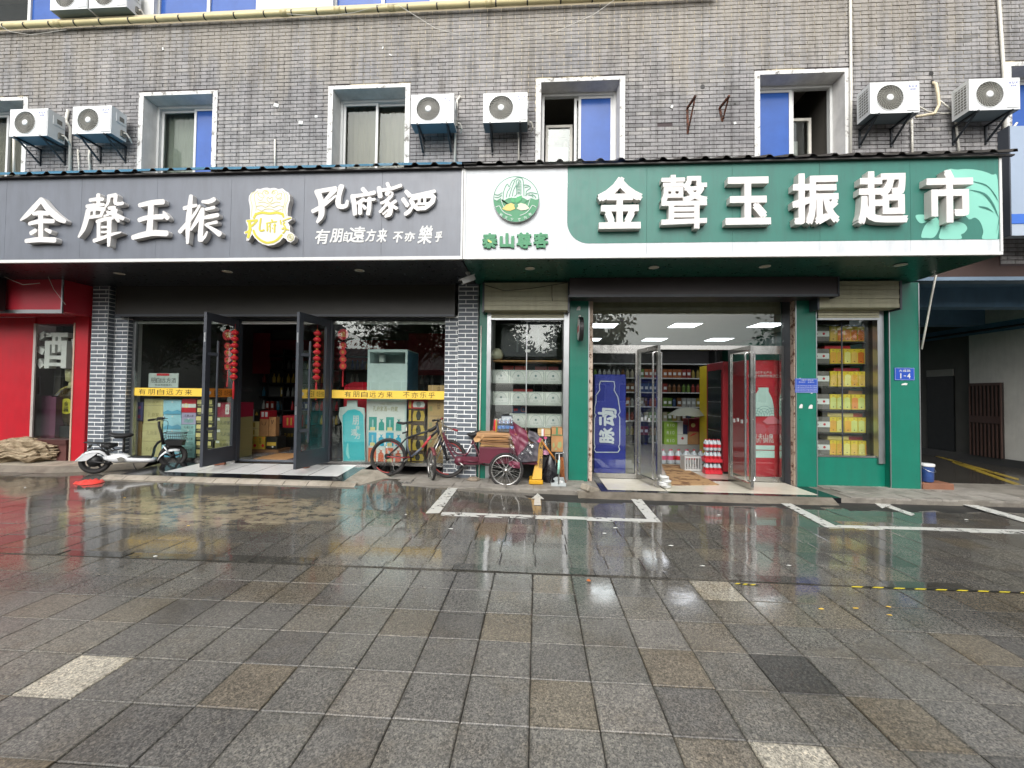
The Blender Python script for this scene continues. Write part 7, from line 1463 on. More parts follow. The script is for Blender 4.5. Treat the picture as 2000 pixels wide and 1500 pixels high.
for c_ in (rc_, fc):
    for a0_ in (.5, 3.9):
        mb = MB(); vv = axl.cross(Vector((0,0,1))).normalized(); uu = vv.cross(axl); mb.tube([c_+(vv*math.cos(a0_+k*.1)+uu*math.sin(a0_+k*.1))*(rB-.062)-axl*.004 for k in range(10)], .009, M_redrim, 6); mb.build('red_rim_decal', bk, True)
fr = lambda pts, r_, m, nm: MB().tube([Q(*p) for p in pts], r_, m, 8).build(nm, bk, True)
BB = (468,560); fr([(435,395), (440,470), BB], .016, M('#565b66',.35), 'seat_tube'); fr([(430,405), (560,365), (660,340), (700,310)], .018, M_bikeblk, 'top_tube'); fr([(700,345), (640,400)], .021, M_bikeblk, 'down_tube'); fr([(645,393), (572,485)], .0215, M('#c4444a',.35), 'down_tube_red'); fr([(572,485), (480,560)], .021, M('#565b66',.35), 'down_tube_grey')
for s in (-.05, .05): MB().tube([Q(275,545,s*1.3), Q(355,475,s), Q(428,405,s*.5)], .009, M_bikeblk, 6).build('seat_stay', bk, True); MB().tube([Q(275,545,s*1.3), Q(380,562,s), Q(*BB, s*.5)], .010, M_bikeblk if s > 0 else M('#a33a3e',.4), 6).build('chain_stay', bk, True)
fr([(690,285), (705,350), (712,385)], .022, M_bikeblk, 'head_tube')
hp = Q(712,385)
for s in (-.055, .055): MB().tube([Q(712,390,s*.7), Q(735,440,s), fc+nrm*s], [.02,.018,.012], M_bikeblk, 8).build('fork_leg', bk, True)
fr([(428,395), (424,300)], .014, M_silver, 'seat_post'); 
def ring_b(u_, v_, hw, hh, n=10):
    c_ = Q(u_, v_); return [c_+nrm*(hw*math.cos(2*math.pi*k/n))+Vector((0,0,hh*math.sin(2*math.pi*k/n))) for k in range(n)]
loft([ring_b(345,268,.05,.012), ring_b(360,272,.072,.022), ring_b(400,280,.055,.024), ring_b(440,270,.028,.018), ring_b(480,268,.018,.010)], M_seat, '').build('saddle', bk, True)
MB().tube([Q(690,285), Q(712,262), Q(715,258,-.30)-d*.03], .013, M_black, 8).build('handlebar', bk, True); MB().tube([Q(712,262), Q(715,258,.30)-d*.03], .013, M_black, 8).build('handlebar', bk, True)
for s in (-1, 1): MB().tube([Q(715,258,s*.22)-d*.022, Q(715,258,s*.32)-d*.032], .018, M_rubber, 8).build('grip', bk, True)
loft([ring_b(615,345,.02,.02), ring_b(640,345,.035,.035), ring_b(680,325,.03,.04), ring_b(695,300,.02,.03)], M_black, '').build('frame_bag', bk, True)
cr_ = MB(); c_ = Q(*BB, -.05); cr_.tube([c_-axl*-.004, c_+axl*.004], .088, M_black, 24); cr_.build('chainring', bk); MB().bar(Q(*BB,-.07), Q(425,590,-.08), .025, .014, M_silver).build('crank', bk); MB().bar(Q(*BB,.07), Q(515,530,.08), .025, .014, M_black).build('crank', bk); MB().cbox(Q(422,592,-.12), (.09,.06,.02), M_black, rz=math.atan2(d.y,d.x)).build('pedal', bk)
MB().tube([Q(*BB,-.05)+Vector((0,0,.085)), Q(275,532,-.05)], .004, M_black, 4).tube([Q(*BB,-.05)-Vector((0,0,.085)), Q(262,600,-.05), Q(250,565,-.05)], .004, M_black, 4).build('chain', bk); MB().tube([Q(275,545,-.045), Q(275,545,-.055)], .05, M_black, 16).build('cassette', bk); MB().tube([Q(320,620,-.06), Q(335,690,-.09)], .008, M_black, 6).build('kickstand', bk, True); MB().bar(Q(395,360), Q(440,350), .06, .03, M_black).build('rear_rack_clamp', bk)
MB().tube(catmull([Q(715,270,-.1), Q(760,300,-.08), Q(720,400,-.03), Q(600,430,-.02)]), .004, M_black, 5).build('brake_cable', bk)

# ---- maroon cargo tricycle loaded with flattened cardboard
T0 = G2(988, 953); s_ = .00167; YC_ = T0.y+.34
tr = thing('cargo_tricycle', (T0.x, YC_, T0.z), 'old maroon cargo tricycle with a loaded tin box before the left bay', 'tricycle')
def Q(u_, v_, y=0.0): return Vector((T0.x+(u_-1370)*s_, YC_+y, T0.z+(825-v_)*s_*(1.0)))     # y<0 is towards the street
rT = .281; M_box = M('#5b2030', .4, var=.15, dirt=.25)
wheel(tr, (T0.x, T0.y, T0.z+rT), rT, (0,1,0), .021, 36, M_silver, M_silver, .0026, rim_w=.014, cross=.45); wheel(tr, (T0.x, T0.y+.72, T0.z+rT), rT, (0,1,0), .021, 36, M_silver, M_silver, .0026, rim_w=.014, cross=.45)
MB().tube([(T0.x,T0.y,T0.z+rT),(T0.x,T0.y+.72,T0.z+rT)], .014, M_darkmetal, 8).build('axle', tr)
# box: four tin sides, rails, floor
x0, x1 = Q(1105,0).x, Q(1665,0).x; zb, zt_ = Q(0,592).z, Q(0,448).z; y0, y1 = YC_-.29, YC_+.29
bx = MB().box(x0, x1, y0, y0+.012, zb, zt_, M_box).box(x0, x1, y1-.012, y1, zb, zt_, M_box).box(x0, x0+.012, y0+.012, y1-.012, zb, zt_, M_box).box(x1-.012, x1, y0+.012, y1-.012, zb, zt_, M_box).box(x0, x1, y0, y1, zb-.015, zb, M_box).build('cargo_box', tr)
MB().box(x0-.01, x1+.01, y0-.012, y0, zt_-.012, zt_+.006, M('#75474f',.35)).build('top_rail', bx); MB().box(x0-.01, x1+.01, y0-.010, y0, zb-.012, zb+.01, M_box).build('bottom_rail', bx)
fr = lambda pts, r_, m, nm: MB().tube(catmull([Q(*p) for p in pts]), r_, m, 8).build(nm, tr, True)
fr([(712,372), (760,470), (820,570), (860,595), (920,575), (955,530)], .016, M_wine2, 'lower_frame_tube'); fr([(722,360), (780,450), (840,530), (900,545), (945,545)], .013, M_wine2, 'upper_frame_tube'); fr([(955,545), (985,480), (1020,400)], .016, M_wine2, 'seat_tube'); fr([(960,525), (985,475), (1000,445)], .0175, M_scw, 'white_sleeve')
for y in (-.10, .10): MB().tube(catmull([Q(1020,415,0), Q(1060,500,y*.6), Q(1105,600,y), Q(1130,632,y), Q(1210,635,y)]), .012, M_wine2, 8).build('rear_stay', tr, True); MB().tube([Q(870,605,y*.4), Q(1100,605,y)], .012, M_wine2, 8).build('chain_stay', tr, True)
fr([(708,330), (722,380)], .02, M_wine2, 'head_tube')
MB().box(Q(850,0).x, Q(1100,0).x, YC_-.05, YC_-.04, Q(0,640).z, Q(0,560).z, M_wine2).build('chain_guard', tr); mb = MB().tube([Q(880,610,-.06), Q(880,610,-.045)], .075, M_wine2, 18); mb.build('chainring_cover', tr, True); MB().tube([Q(880,615,-.08), Q(950,660,-.10)], .013, M_silver, 8).build('crank', tr, True); MB().cbox(Q(955,665,-.15), (.09,.08,.025), M_rubber).build('pedal', tr)
# steered front wheel
fcen = Q(588,620); fcen.z = T0.z+rT+.02; ang = R(62); fax = Vector((math.sin(ang), math.cos(ang), 0)); fdir = Vector((-math.cos(ang), math.sin(ang), 0))   # wheel plane turned towards the street
fcen = Vector((Q(600,0).x, YC_-.05, T0.z+rT+.012)); tiltup = (Q(712,335)-fcen).normalized()
wheel(tr, fcen, rT, fax.cross(tiltup).cross(tiltup)*-1 if False else fax, .021, 32, M_silver, M_silver, .002, rim_w=.012)
hd = Q(715,372)
for s in (-.05, .05): MB().tube([hd+fax*s, fcen+fax*s], .009, M_silver, 8).build('fork_leg', tr, True)
for s in (-.07, .07): MB().tube([Q(715,300)+fax*s*.6, fcen+fax*s+Vector((0,0,.10))], .004, M('#b5a58a',.4), 6).build('brake_rod', tr, True)
fv = []
for k in range(9):
    t = R(20+k*15); rr = rT+.012; base_ = fcen+(Vector((fdir.x,fdir.y,0))*math.cos(t)+Vector((0,0,1))*math.sin(t))*rr
    for s in (-.03, 0, .03): fv.append(base_+fax*s+(Vector((0,0,-.008)) if s else Vector((0,0,0))))
o = MB().add(fv, [(i*3+k, i*3+k+1, (i+1)*3+k+1, (i+1)*3+k) for i in range(8) for k in range(2)], M('#6a3236',.5)).build('front_fender', tr, True); o.modifiers.new('solid','SOLIDIFY').thickness = .003
MB().tube([Q(705,345), Q(700,265)], .014, M_silver, 8).build('stem', tr, True)
MB().tube(catmull([Q(655,190,.22), Q(680,215,.16), Q(700,255,0), Q(760,265,-.10), Q(850,282,-.26)]), .011, M_silver, 8).build('handlebar', tr, True); MB().tube(catmull([Q(660,205,.2), Q(700,240,.02), Q(780,275,-.14), Q(830,300,-.2)]), .005, M('#c9c2b2',.4), 6).build('brake_lever_bar', tr, True)
for a, b in (((655,190,.22),(668,202,.19)), ((840,280,-.24),(890,288,-.32))): MB().tube([Q(*a),Q(*b)], .017, M('#8c1f2a',.5), 8).build('grip', tr, True)
def ring_t(u_, v_, hw, hh, n=10): c_ = Q(u_, v_); return [c_+Vector((0,hw*math.cos(2*math.pi*k/n),hh*math.sin(2*math.pi*k/n))) for k in range(n)]
loft([ring_t(953,335,.03,.012), ring_t(975,345,.06,.03), ring_t(1020,345,.10,.05), ring_t(1060,325,.11,.05), ring_t(1085,318,.09,.03)], M_seat, '').build('saddle', tr, True); MB().tube([Q(1030,360), Q(1022,410)], .013, M_silver, 8).build('seat_post', tr, True)
# cardboard, each flattened sheet a thing of its own
labs = ['folded flattened cardboard at the bottom of the load, thick pale edge', 'dark flattened cardboard with slots above the bottom sheet', 'thin brown flattened cardboard in the middle of the load', 'long brown flattened cardboard below the bent top sheets', 'curled brown cardboard sheet, second from the top of the load', 'bent pale cardboard sheet on top of the load under the water bottles']
for i, (v0, v1, ua, ub, m_) in enumerate(((443,420,1112,1640,M('#b08e5e',.75,var=.15)), (419,402,1120,1650,M_card_dark), (401,388,1105,1630,M_card), (387,368,1125,1640,M_card_dark), (367,346,1108,1645,M_card), (345,308,1075,1560,M('#a9825a',.75,var=.15)))):
    a, b, c_, e = Q(ua,0).x, Q(ub,0).x, Q(0,v0).z, Q(0,v1).z; n = 8; mb = MB(); vs = []
    for k in range(n+1):
        t = k/n; x = a+(b-a)*t; wv = .006*math.sin(t*9+i*2)+(.02*(1-t)**3 if i > 3 else 0)*(-1 if i == 4 else .3)
        for y, z in ((YC_-.27-.01*(i%2), c_), (YC_-.275, e-.004), (YC_+.25, e), (YC_+.25, c_)): vs.append((x, y+wv, z+wv*.8+.002))
    mb.add(vs, [(k*4+j, k*4+(j+1)%4, (k+1)*4+(j+1)%4, (k+1)*4+j) for k in range(n) for j in range(4)]+[(3,2,1,0),(n*4,n*4+1,n*4+2,n*4+3)], m_)
    mb.box(a+.06, b-.3, YC_-.282, YC_-.28, (c_+e)/2-.002, (c_+e)/2+.002, M_card_dark); tag(mb.build('cardboard_sheet'), labs[i], 'cardboard')
vs = [Q(1040,372,-.2), Q(1075,330,-.25), Q(1140,312,-.27), Q(1100,395,-.30), Q(1060,400,-.27), Q(1150,345,-.29)]; mb = MB().add(vs, [(0,1,5,4),(1,2,5),(4,5,3)], M('#b28c60',.75)); o = mb.build('cardboard_flap'); o.modifiers.new('solid','SOLIDIFY').thickness = .004; tag(o, 'torn cardboard flap hanging over the tricycle saddle', 'cardboard')
# water bottle pack on the load
M_petb = glass('water_bottle_plastic', '#f0f5fa', 2.0); wb = thing('water_bottle_pack', Q(1330,306,-.1), 'shrink wrapped pack of clear water bottles with blue labels on the cardboard', 'bottle pack'); hB = .205; bm_ = MB().lathe((0,0,0), [(.026,0),(.032,.015),(.032,.06),(.029,.07),(.032,.08),(.032,.13),(.028,.15),(.013,.18),(.012,.20)], M_petb, 12).mesh('bottle', smooth=True); lm_ = MB().lathe((0,0,0), [(.0323,.05),(.0328,.052),(.0328,.09),(.0323,.092)], M('#5f93cf',.4), 12).mesh('label', smooth=True); cm_ = MB().lathe((0,0,0), [(.014,.19),(.015,.192),(.015,.206),(.012,.207)], M_white, 8).mesh('cap')
zz = Q(0,306).z+.016
for i in range(4):
    for j in range(3): l = (Q(1275,0).x+.034+i*.0655, YC_-.2+j*.066, zz); o = inst(bm_, 'bottle', l, wb); inst(lm_, 'label', l, o); inst(cm_, 'cap', l, o)
MB().box(Q(1262,0).x-.004, Q(1262,0).x+.004, YC_-.24, YC_-.02, zz, zz+.2, M('#d9b93a',.4)).build('yellow_flap', wb); MB().box(Q(1270,0).x, Q(1270,0).x+.262, YC_-.237, YC_-.235, zz, zz+.21, M_petb).build('film', wb)
rb = Q(1250,290,.1); tag(MB().cbox((rb.x, rb.y, zz+.08), (.10,.12,.18), M_redb, ry=.1).cbox((rb.x, rb.y, zz+.18), (.05,.06,.02), M_wht, ry=.1).build('red_canister'), 'small red canister behind the water bottles on the tricycle', 'canister')
tag(MB().cbox(Q(1350,175,.12), (.20,.02,.10), M('#2c3138',.4)).cbox(Q(1350,178,.105), (.17,.012,.07), M('#a9b0b4',.4)).cbox(Q(1350,215,.13), (.22,.04,.05), M('#c9a5ae',.5)).build('cash_scanner'), 'small dark display propped above the water bottle pack', 'display')
# draped raincoat
ct = thing('raincoat', Q(1500,450,-.3), 'maroon and grey raincoat with a clear visor draped over the tricycle box', 'coat')
def drape(pts, m, nm, y=0, th=.006, seed=1):
    rnd = random.Random(seed); mb = MB(); n = len(pts); P_ = [Q(u_, v_, yy) for u_, v_, yy in pts]; c_ = sum(P_, Vector())/n; sub = []
    for i in range(n):
        a, b = P_[i], P_[(i+1) % n]
        for k in range(6): sub.append(a.lerp(b, k/6))
    rings = 5; vs = [c_+Vector((0,-.02,0))]
    for r_ in range(1, rings+1):
        for p in sub: q_ = c_.lerp(p, r_/rings); ph = q_.x*40+q_.z*23; q_ = q_+Vector((0, -.022*math.sin(ph)*math.sin(q_.z*31+seed)-.012*(1-r_/rings)+rnd.uniform(-.004,.004), 0)); vs.append(q_)
    N_ = len(sub); fs = [(0,1+k,1+(k+1)%N_) for k in range(N_)]
    for r_ in range(rings-1): fs += [(1+r_*N_+k, 1+(r_+1)*N_+k, 1+(r_+1)*N_+(k+1)%N_, 1+r_*N_+(k+1)%N_) for k in range(N_)]
    o = mb.add(vs, fs, m).build(nm, ct, True); return o
M_coat = M('#6a2a3e', .4, var=.2, scale=9); M_coatg = M('#4a464c', .5, var=.2, scale=9)
drape([(1395,170,-.08), (1450,210,-.25), (1560,275,-.33), (1585,400,-.345), (1500,500,-.36), (1480,510,-.36), (1430,380,-.35), (1395,300,-.30)], M_coat, 'front_panel', seed=1)
drape([(1580,275,-.25), (1660,300,-.28), (1690,330,-.30), (1660,400,-.34), (1600,370,-.345), (1575,330,-.34)], M_coatg, 'sleeve', seed=2); drape([(1640,380,-.33), (1670,335,-.31), (1710,350,-.30), (1690,385,-.335)], M('#a8325c',.45), 'cuff', seed=3)
drape([(1580,400,-.34), (1680,385,-.33), (1670,560,-.35), (1490,580,-.36), (1480,515,-.355)], M_coatg, 'back_panel', seed=4); drape([(1400,560,-.36), (1500,575,-.365), (1505,635,-.37), (1440,630,-.37), (1395,600,-.365)], M_coat, 'lower_hem', seed=5)
M_vis = glass('clear_visor', '#d9d9de', 2.2, .05); drape([(1500,520,-.375), (1560,385,-.375), (1610,370,-.375), (1640,440,-.375), (1630,520,-.375), (1500,560,-.38)], M_vis, 'clear_visor', seed=6); drape([(1390,330,-.36), (1425,330,-.365), (1430,400,-.37), (1480,540,-.38), (1400,570,-.38)], M_vis, 'plastic_sheet', seed=7)
st_ = G2(932, 932); mb = MB(); mb.lathe((st_.x, 6.82, -.02), [(.10,.0),(.12,.02),(.08,.055),(.03,.065)], M('#7a6e5f',.85,var=.2,bmp=.4), 7); tag(mb.build('stone'), 'flat brown stone on the footway at the foot of the green strip', 'stone')

# ---- yellow caution sign, bag, broom, dustpan, cartons
C_ = lambda x, y, Y=6.72: P(1020+x/13.64, 840+y/13.64, Y)
M_cau = M('#c9971c', .4, var=.1, dirt=.2); cs = thing('caution_sign', C_(350,1310), 'yellow folding caution sign with black vertical characters behind the tricycle wheel', 'sign')
fl_ = -.012
a, b, c_, e = C_(180,1290), C_(535,1310), C_(555,330), C_(465,330); a.z = b.z = fl_
for s, yo in ((1, 0), (-1, .30)):
    a2, b2 = a.copy(), b.copy(); t1, t2 = c_.copy(), e.copy(); a2.y = b2.y = 6.62+yo; t1.y = t2.y = 6.76 if s == 1 else 6.79
    mid0 = a2.lerp(t2, .1)+Vector((.05,0,0)); mb = MB(); mb.add([a2+Vector((.05,0,.08)), b2+Vector((-.01,0,.08)), t1, t2], [(0,1,2,3)], M_cau); o = mb.build('panel', cs); md = o.modifiers.new('solid','SOLIDIFY'); md.thickness = .018; md.offset = 0
    MB().box(a2.x, b2.x+.01, a2.y-.03, a2.y+.05, fl_, fl_+.07, M_cau).build('foot', cs, bevel=.012)
ypan = lambda za: 6.62+.14*(za-(fl_+.08))/(c_.z-(fl_+.08))-.014
mb = MB(); put_text(mb, '济宁公立医院', 0, .055, 0, .42, 0, M_ink, .06, .01, 0, lambda x, z, yy: tuple(Vector((C_(440,1000).x+x+.03*z/.42*1.0, ypan(C_(440,1000).z+z), C_(440,1000).z+z))), True); mb.build('lettering', cs); mb = MB(); t_ = C_(490,465); mb.add([(t_.x-.02,ypan(t_.z-.02),t_.z-.02),(t_.x+.02,ypan(t_.z-.02),t_.z-.02),(t_.x,ypan(t_.z+.02),t_.z+.02)], [(0,1,2)], M_ink); mb.build('warning_triangle', cs); MB().cbox(tuple(Vector((C_(505,310).x,6.775,C_(505,310).z))), (.06,.05,.06), M('#a58a5a',.5)).build('hinge_cap', cs)
bgp = C_(720,1350, 6.8); mb = MB(); vs = []; n = 14
for j in range(8):
    t = j/7; zz = .46*t; rr = [.14,.155,.15,.13,.11,.09,.06,.02][j]
    for k in range(n): a_ = 2*math.pi*k/n; r_ = rr*(1+.12*math.sin(3*a_+j*1.7)+.06*math.sin(7*a_+j)); vs.append((bgp.x+.02+r_*math.cos(a_), 6.84+r_*.7*math.sin(a_), fl_+zz))
mb.add(vs, [(j*n+k, j*n+(k+1)%n, (j+1)*n+(k+1)%n, (j+1)*n+k) for j in range(7) for k in range(n)], M('#17161a',.25,var=.3)); tag(mb.build('black_bag', smooth=True), 'bulging black plastic rubbish bag beside the yellow caution sign', 'bag')
br = thing('broom', C_(560,320,6.7), 'straw broom with an orange wooden handle leaning by the dustpan', 'broom'); br.location.y = 6.72; MB().tube([Vector((C_(530,310).x,6.72,C_(530,310).z)), Vector((C_(940,880).x,6.78,C_(940,880).z))], .017, M('#b5732e',.5), 8).build('handle', br, True); mb = MB(); p0 = Vector((C_(1060,760).x,6.88,C_(1060,760).z))
for k in range(40): mb.tube([p0+Vector((random.uniform(-.03,.03),random.uniform(-.02,.02),0)), Vector((C_(1100,1350).x+random.uniform(-.06,.05), 6.85+random.uniform(-.04,.04), fl_+.0))], .004, M('#94592e',.8,var=.3), 4)
mb.build('bristles', br)
dp = thing('dustpan', C_(960,1480,6.55), 'long handled grey metal dustpan with a taped green handle', 'dustpan'); yd = 6.5; D_ = lambda x, y: Vector((C_(x,y,yd).x, yd, C_(x,y,yd).z)); fl2 = -.012
x0, x1 = D_(765,1480).x, D_(1170,1480).x; MB().add([(x0,yd,fl2+.004),(x1,yd,fl2+.004),(x1,yd+.25,fl2+.004),(x0,yd+.25,fl2+.004),(x0+.02,yd+.25,fl2+.10),(x1-.02,yd+.25,fl2+.10),(x0,yd,fl2+.06),(x1,yd,fl2+.06)], [(0,1,2,3),(3,2,5,4),(0,3,4),(1,5,2),(0,1,7,6)], M('#a7adad',.4,var=.15)).build('pan', dp)
t0 = D_(985,640); MB().tube([D_(970,1430), D_(985,900), t0], .011, M_alu, 8).build('pole', dp, True); MB().tube([D_(960,1170), D_(975,1000), D_(980,800)], .020, M('#8fc2b0',.4,var=.4,scale=30), 8).build('taped_grip', dp, True); MB().tube(catmull([D_(890,960), D_(885,650), D_(930,620), D_(1070,620), D_(1115,650), D_(1150,1380)]), .006, M_alu, 6).build('wire_frame', dp, True)
tag(MB().lathe((D_(1040,1400).x, yd+.12, fl2+.01), [(.05,0),(.06,.03),(.03,.06)], M_white, 7).build('paper_wad'), 'crumpled white paper lying in the dustpan', 'litter')
yb_ = 6.95; K_ = lambda x, y: P(1020+x/13.64, 840+y/13.64, yb_)
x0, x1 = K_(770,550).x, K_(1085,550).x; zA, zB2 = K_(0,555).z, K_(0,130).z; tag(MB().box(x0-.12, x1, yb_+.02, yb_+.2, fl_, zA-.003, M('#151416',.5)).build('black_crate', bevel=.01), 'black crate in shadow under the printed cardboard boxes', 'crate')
carton(x0, x1, zA, zB2, yb_, .2, M_card, 'brown cardboard box with a green leaf print beside the green column', None, (('p',[(.15,.2),(.3,.35),(.25,.6),(.12,.5)],M('#8a9464',.7)), ('p',[(.5,.3),(.7,.2),(.9,.35),(.85,.65),(.6,.6)],M('#8a9464',.7)), ('p',[(.3,.08),(.5,.12),(.45,.25),(.32,.2)],M('#8a9464',.7))))
carton(x0+.005, x1-.01, zB2+.002, zB2+.14, yb_+.01, .18, M_card, 'small brown box with a green ribbon on the leaf printed box', None, (('r',.4,.58,0,1,M('#4a7a52',.5)), ('r',0,1,0,.12,M('#5a7a52',.6))))
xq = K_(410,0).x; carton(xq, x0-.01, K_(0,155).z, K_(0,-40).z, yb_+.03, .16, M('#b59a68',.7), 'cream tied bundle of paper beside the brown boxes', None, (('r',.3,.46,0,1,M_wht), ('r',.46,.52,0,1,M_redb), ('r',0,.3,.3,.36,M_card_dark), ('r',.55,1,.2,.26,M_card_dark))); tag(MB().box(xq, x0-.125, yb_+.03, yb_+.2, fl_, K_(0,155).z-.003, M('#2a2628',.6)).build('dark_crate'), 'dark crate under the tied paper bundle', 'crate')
pb = Vector((K_(610,640).x, 6.86, 0)); t = thing('water_jug', (pb.x, 6.86, fl_), 'pink capped soft drink jug standing behind the caution sign', 'bottle'); zj = K_(0,660).z; MB().lathe((pb.x,6.86,zj), [(.055,0),(.065,.03),(.065,.10),(.062,.12),(.06,.2),(.02,.27),(.018,.30)], M_petb, 12).build('bottle', t, True); MB().lathe((pb.x,6.86,zj), [(.0655,.03),(.066,.032),(.066,.10),(.0655,.102)], M('#d79ab8',.4), 12).build('label', t, True); MB().lathe((pb.x,6.86,zj), [(.024,.285),(.026,.29),(.026,.32),(.02,.322)], M('#c9507c',.4), 10).build('cap', t); MB().box(pb.x-.06, pb.x+.06, 6.82, 6.93, fl_, zj-.001, M('#1d1c1e',.6)).build('base_box', t)
# ---------------------------------------------------------------- red shop, passage, neighbours, things across the street
# --- red shop at the far end
rs = thing('red_liquor_shop', (-10, 7.1, .1), 'bright red shop front with a glass window and raised white character', 'shop front'); YR = 7.1
Rx = lambda px, py=750: W(px, py, YR)[0]; Rz = lambda py, px=80: W(px, py, YR)[1]
MB().box(-13.5, Rx(64), YR, YR+.03, .1, Rz(620), M_red).box(Rx(152), Rx(178), YR-.08, YR+.3, .1, Rz(600,160), M_red).box(Rx(62), Rx(153), YR+.02, YR+.3, Rz(632), Rz(605), M_red2).build('red_wall', rs)
MB().box(-13.5, Rx(180), YR-.02, YR+.3, Rz(612), ZB-.01, M_red2).build('red_head', rs)
yf = 6.55; MB().box(-13.5, W(121,570,yf)[0], yf, YR, W(60,608,yf)[1], ZB-.008, M('#b02a38',.35,var=.06)).build('red_fascia', rs); MB().box(-13.5, W(122,570,yf)[0]+.02, yf-.012, yf+.01, W(60,612,yf)[1], W(60,605,yf)[1], M_alu).box(W(121,570,yf)[0], W(121,570,yf)[0]+.025, yf-.011, yf+.01, W(60,605,yf)[1], ZB-.01, M_alu).build('fascia_trim', rs)
MB().box(Rx(34), Rx(146), YR-.10, YR+.3, .1, Rz(866), M('#5a3632',.5,var=.2)).box(Rx(32), Rx(147), YR-.12, YR+.31, Rz(866), Rz(857), M('#4b2c29',.4)).build('window_plinth', rs)
MB().box(Rx(64), Rx(152), YR+.02, YR+.028, Rz(857), Rz(632), M_glass).build('window_glass', rs)
MB().box(Rx(62), Rx(64)+.03, YR-.006, YR+.019, Rz(857), Rz(632), M('#a8a29c',.5)).box(Rx(153)-.03, Rx(153), YR-.09, YR+.1, .1, Rz(632), M('#b09a86',.5)).build('window_frame', rs)
MB().box(-13.4, Rx(180)+.3, YR+1.3, YR+1.4, 0, 3.3, M('#4a3a38',.7)).box(Rx(64)-.02, Rx(64)+.12, YR+.35, YR+1.3, .1, 3.2, M('#5f5b59',.7)).build('interior_wall', rs)
y = YR+.06; ch = thing('hanging_character', (W(95,685,y)[0], y, W(95,685,y)[1]), 'big grey white raised wine character inside the red shop window', 'character sign')
q = lambda x, yy: W(x/4.837, 590+yy/4.837, y)
mb = MB(); M_chr = M('#d6d4d2',.5,var=.1)
for (a, b, c_, e) in ((420,640,288,330),(425,620,365,402),(425,462,365,625),(580,620,365,625),(460,580,505,540),(455,585,572,605),(490,515,330,480),(545,570,330,470)): x0, z1 = q(a,c_); x1, z0 = q(b,e); mb.box(x0, x1, y+.0007*len(mb.v)/8, y+.12, z0, z1, M_chr)
for (cx_, cy, an) in ((395,318,-.6),(378,455,.5),(375,580,.9)): X, Z = q(cx_,cy); mb.cbox((X,y+.05,Z), (.16,.1,.11), M_chr, ry=an)
mb.build('strokes', ch)
mb = MB()
for (cx_, cy, an) in ((705,405,-.3),(705,545,.5),(700,360,-.4)): X, Z = q(cx_,cy); mb.cbox((X,y+.05,Z), (.15,.06,.09), M_chr, ry=an)
mb.build('far_strokes', ch)
rr = .40; X = W(105, 800, YR+.36)[0]+rr; Z = q(715,1000)[1]; jr = thing('giant_bottle', (X, y+.4, .45), 'giant round dark display bottle with a yellow label in the red shop window', 'bottle'); yj = y+.3
MB().lathe((X,yj,Z), [(rr*.55,-.11),(rr*.9,-.08),(rr,-.03),(rr,.03),(rr*.9,.08),(rr*.55,.11)], M('#3a2f1c',.15), 32, 'y').build('body', jr, True); MB().lathe((X,yj,Z), [(rr+.015,-.02),(rr+.03,-.018),(rr+.03,.018),(rr+.015,.02)], M('#a99c5a',.3), 32, 'y').build('rim', jr, True)
MB().lathe((X,yj,Z+rr-.03), [(.09,0),(.07,.10),(.07,.12),(.115,.14),(.13,.36),(.115,.37)], M('#b9b488',.35), 16).build('stopper', jr, True); MB().lathe((X,yj-.085,Z+.02), [(.15,0),(.15,-.03)], M('#b9b03a',.4), 24, 'y').build('label', jr); mb = MB(); put_text(mb, '金酱', X-.05, X+.05, Z-.09, Z+.12, yj-.118, M_ink, .08, .01, 0, None, True); mb.build('label_text', jr); MB().box(X-.3, X+.3, yj-.15, yj+.15, .1, Z-rr*.9, M_black).build('stand', jr)
a, b = q(335,885), q(470,1265); tag(MB().box(a[0], b[0]-.12, y+.1, y+.3, .1, a[1], M('#4a2438',.5)).box(b[0]-.115, b[0], y+.08, y+.3, .1, a[1]-.02, M('#5a2c44',.5)).build('maroon_panels'), 'tall maroon boards standing behind the red shop window', 'board')
wire([P(0,536,6.4), P(25,548,6.35), P(45,556,6.35), P(78,553,6.4)], 'pale loose cable dangling in front of the red fascia', .006); wire([P(85,520,6.3), P(105,565,6.5), P(128,595,6.52)], 'thin pale cord slanting across the red fascia', .004)
tag(MB().box(W(-30,560,6.45)[0], W(6,560,6.45)[0], 6.4, 6.5, W(0,607,6.45)[1], W(0,542,6.45)[1], M_black).build('speaker_box', bevel=.01), 'black box hanging at the edge of the red fascia', 'box')
# weathered rock
from mathutils import noise as mnoise
def rock_mat():
    m, nt, b_ = base_mat('weathered_rock'); p = wpos(nt); st = N(nt, 'Mapping'); st.inputs['Scale'].default_value = (1, 1, 3.5); nt.links.new(p, st.inputs[0])
    co = ramp(nt, noise(nt, st.outputs[0], 5, 8, .75), [(.3, lin('#3d3226')), (.45, lin('#85745a')), (.6, lin('#b3a389')), (.75, lin('#8f6f45'))]); nt.links.new(co, b_.inputs['Base Color']); b_.inputs['Roughness'].default_value = .8; bump(nt, b_, noise(nt, st.outputs[0], 14, 8, .8), .8, .03); return m
bm = bmesh.new(); bmesh.ops.create_icosphere(bm, subdivisions=5, radius=1)
rk0 = Vector((W(45,880,7.0)[0], 6.98, .10))
for v in bm.verts:
    p = v.co.copy(); n1 = mnoise.fractal(p*1.6+Vector((3,1,0)), 1, 2, 5); n2 = mnoise.noise(Vector((p.x*2, p.y*2, p.z*9)))
    s = 1+.30*n1+.14*n2; v.co = Vector((p.x*.72*s, p.y*.26*s, max(-.05, p.z*.24*s+.17+.06*mnoise.noise(Vector((p.x*3,0,0)))))) 
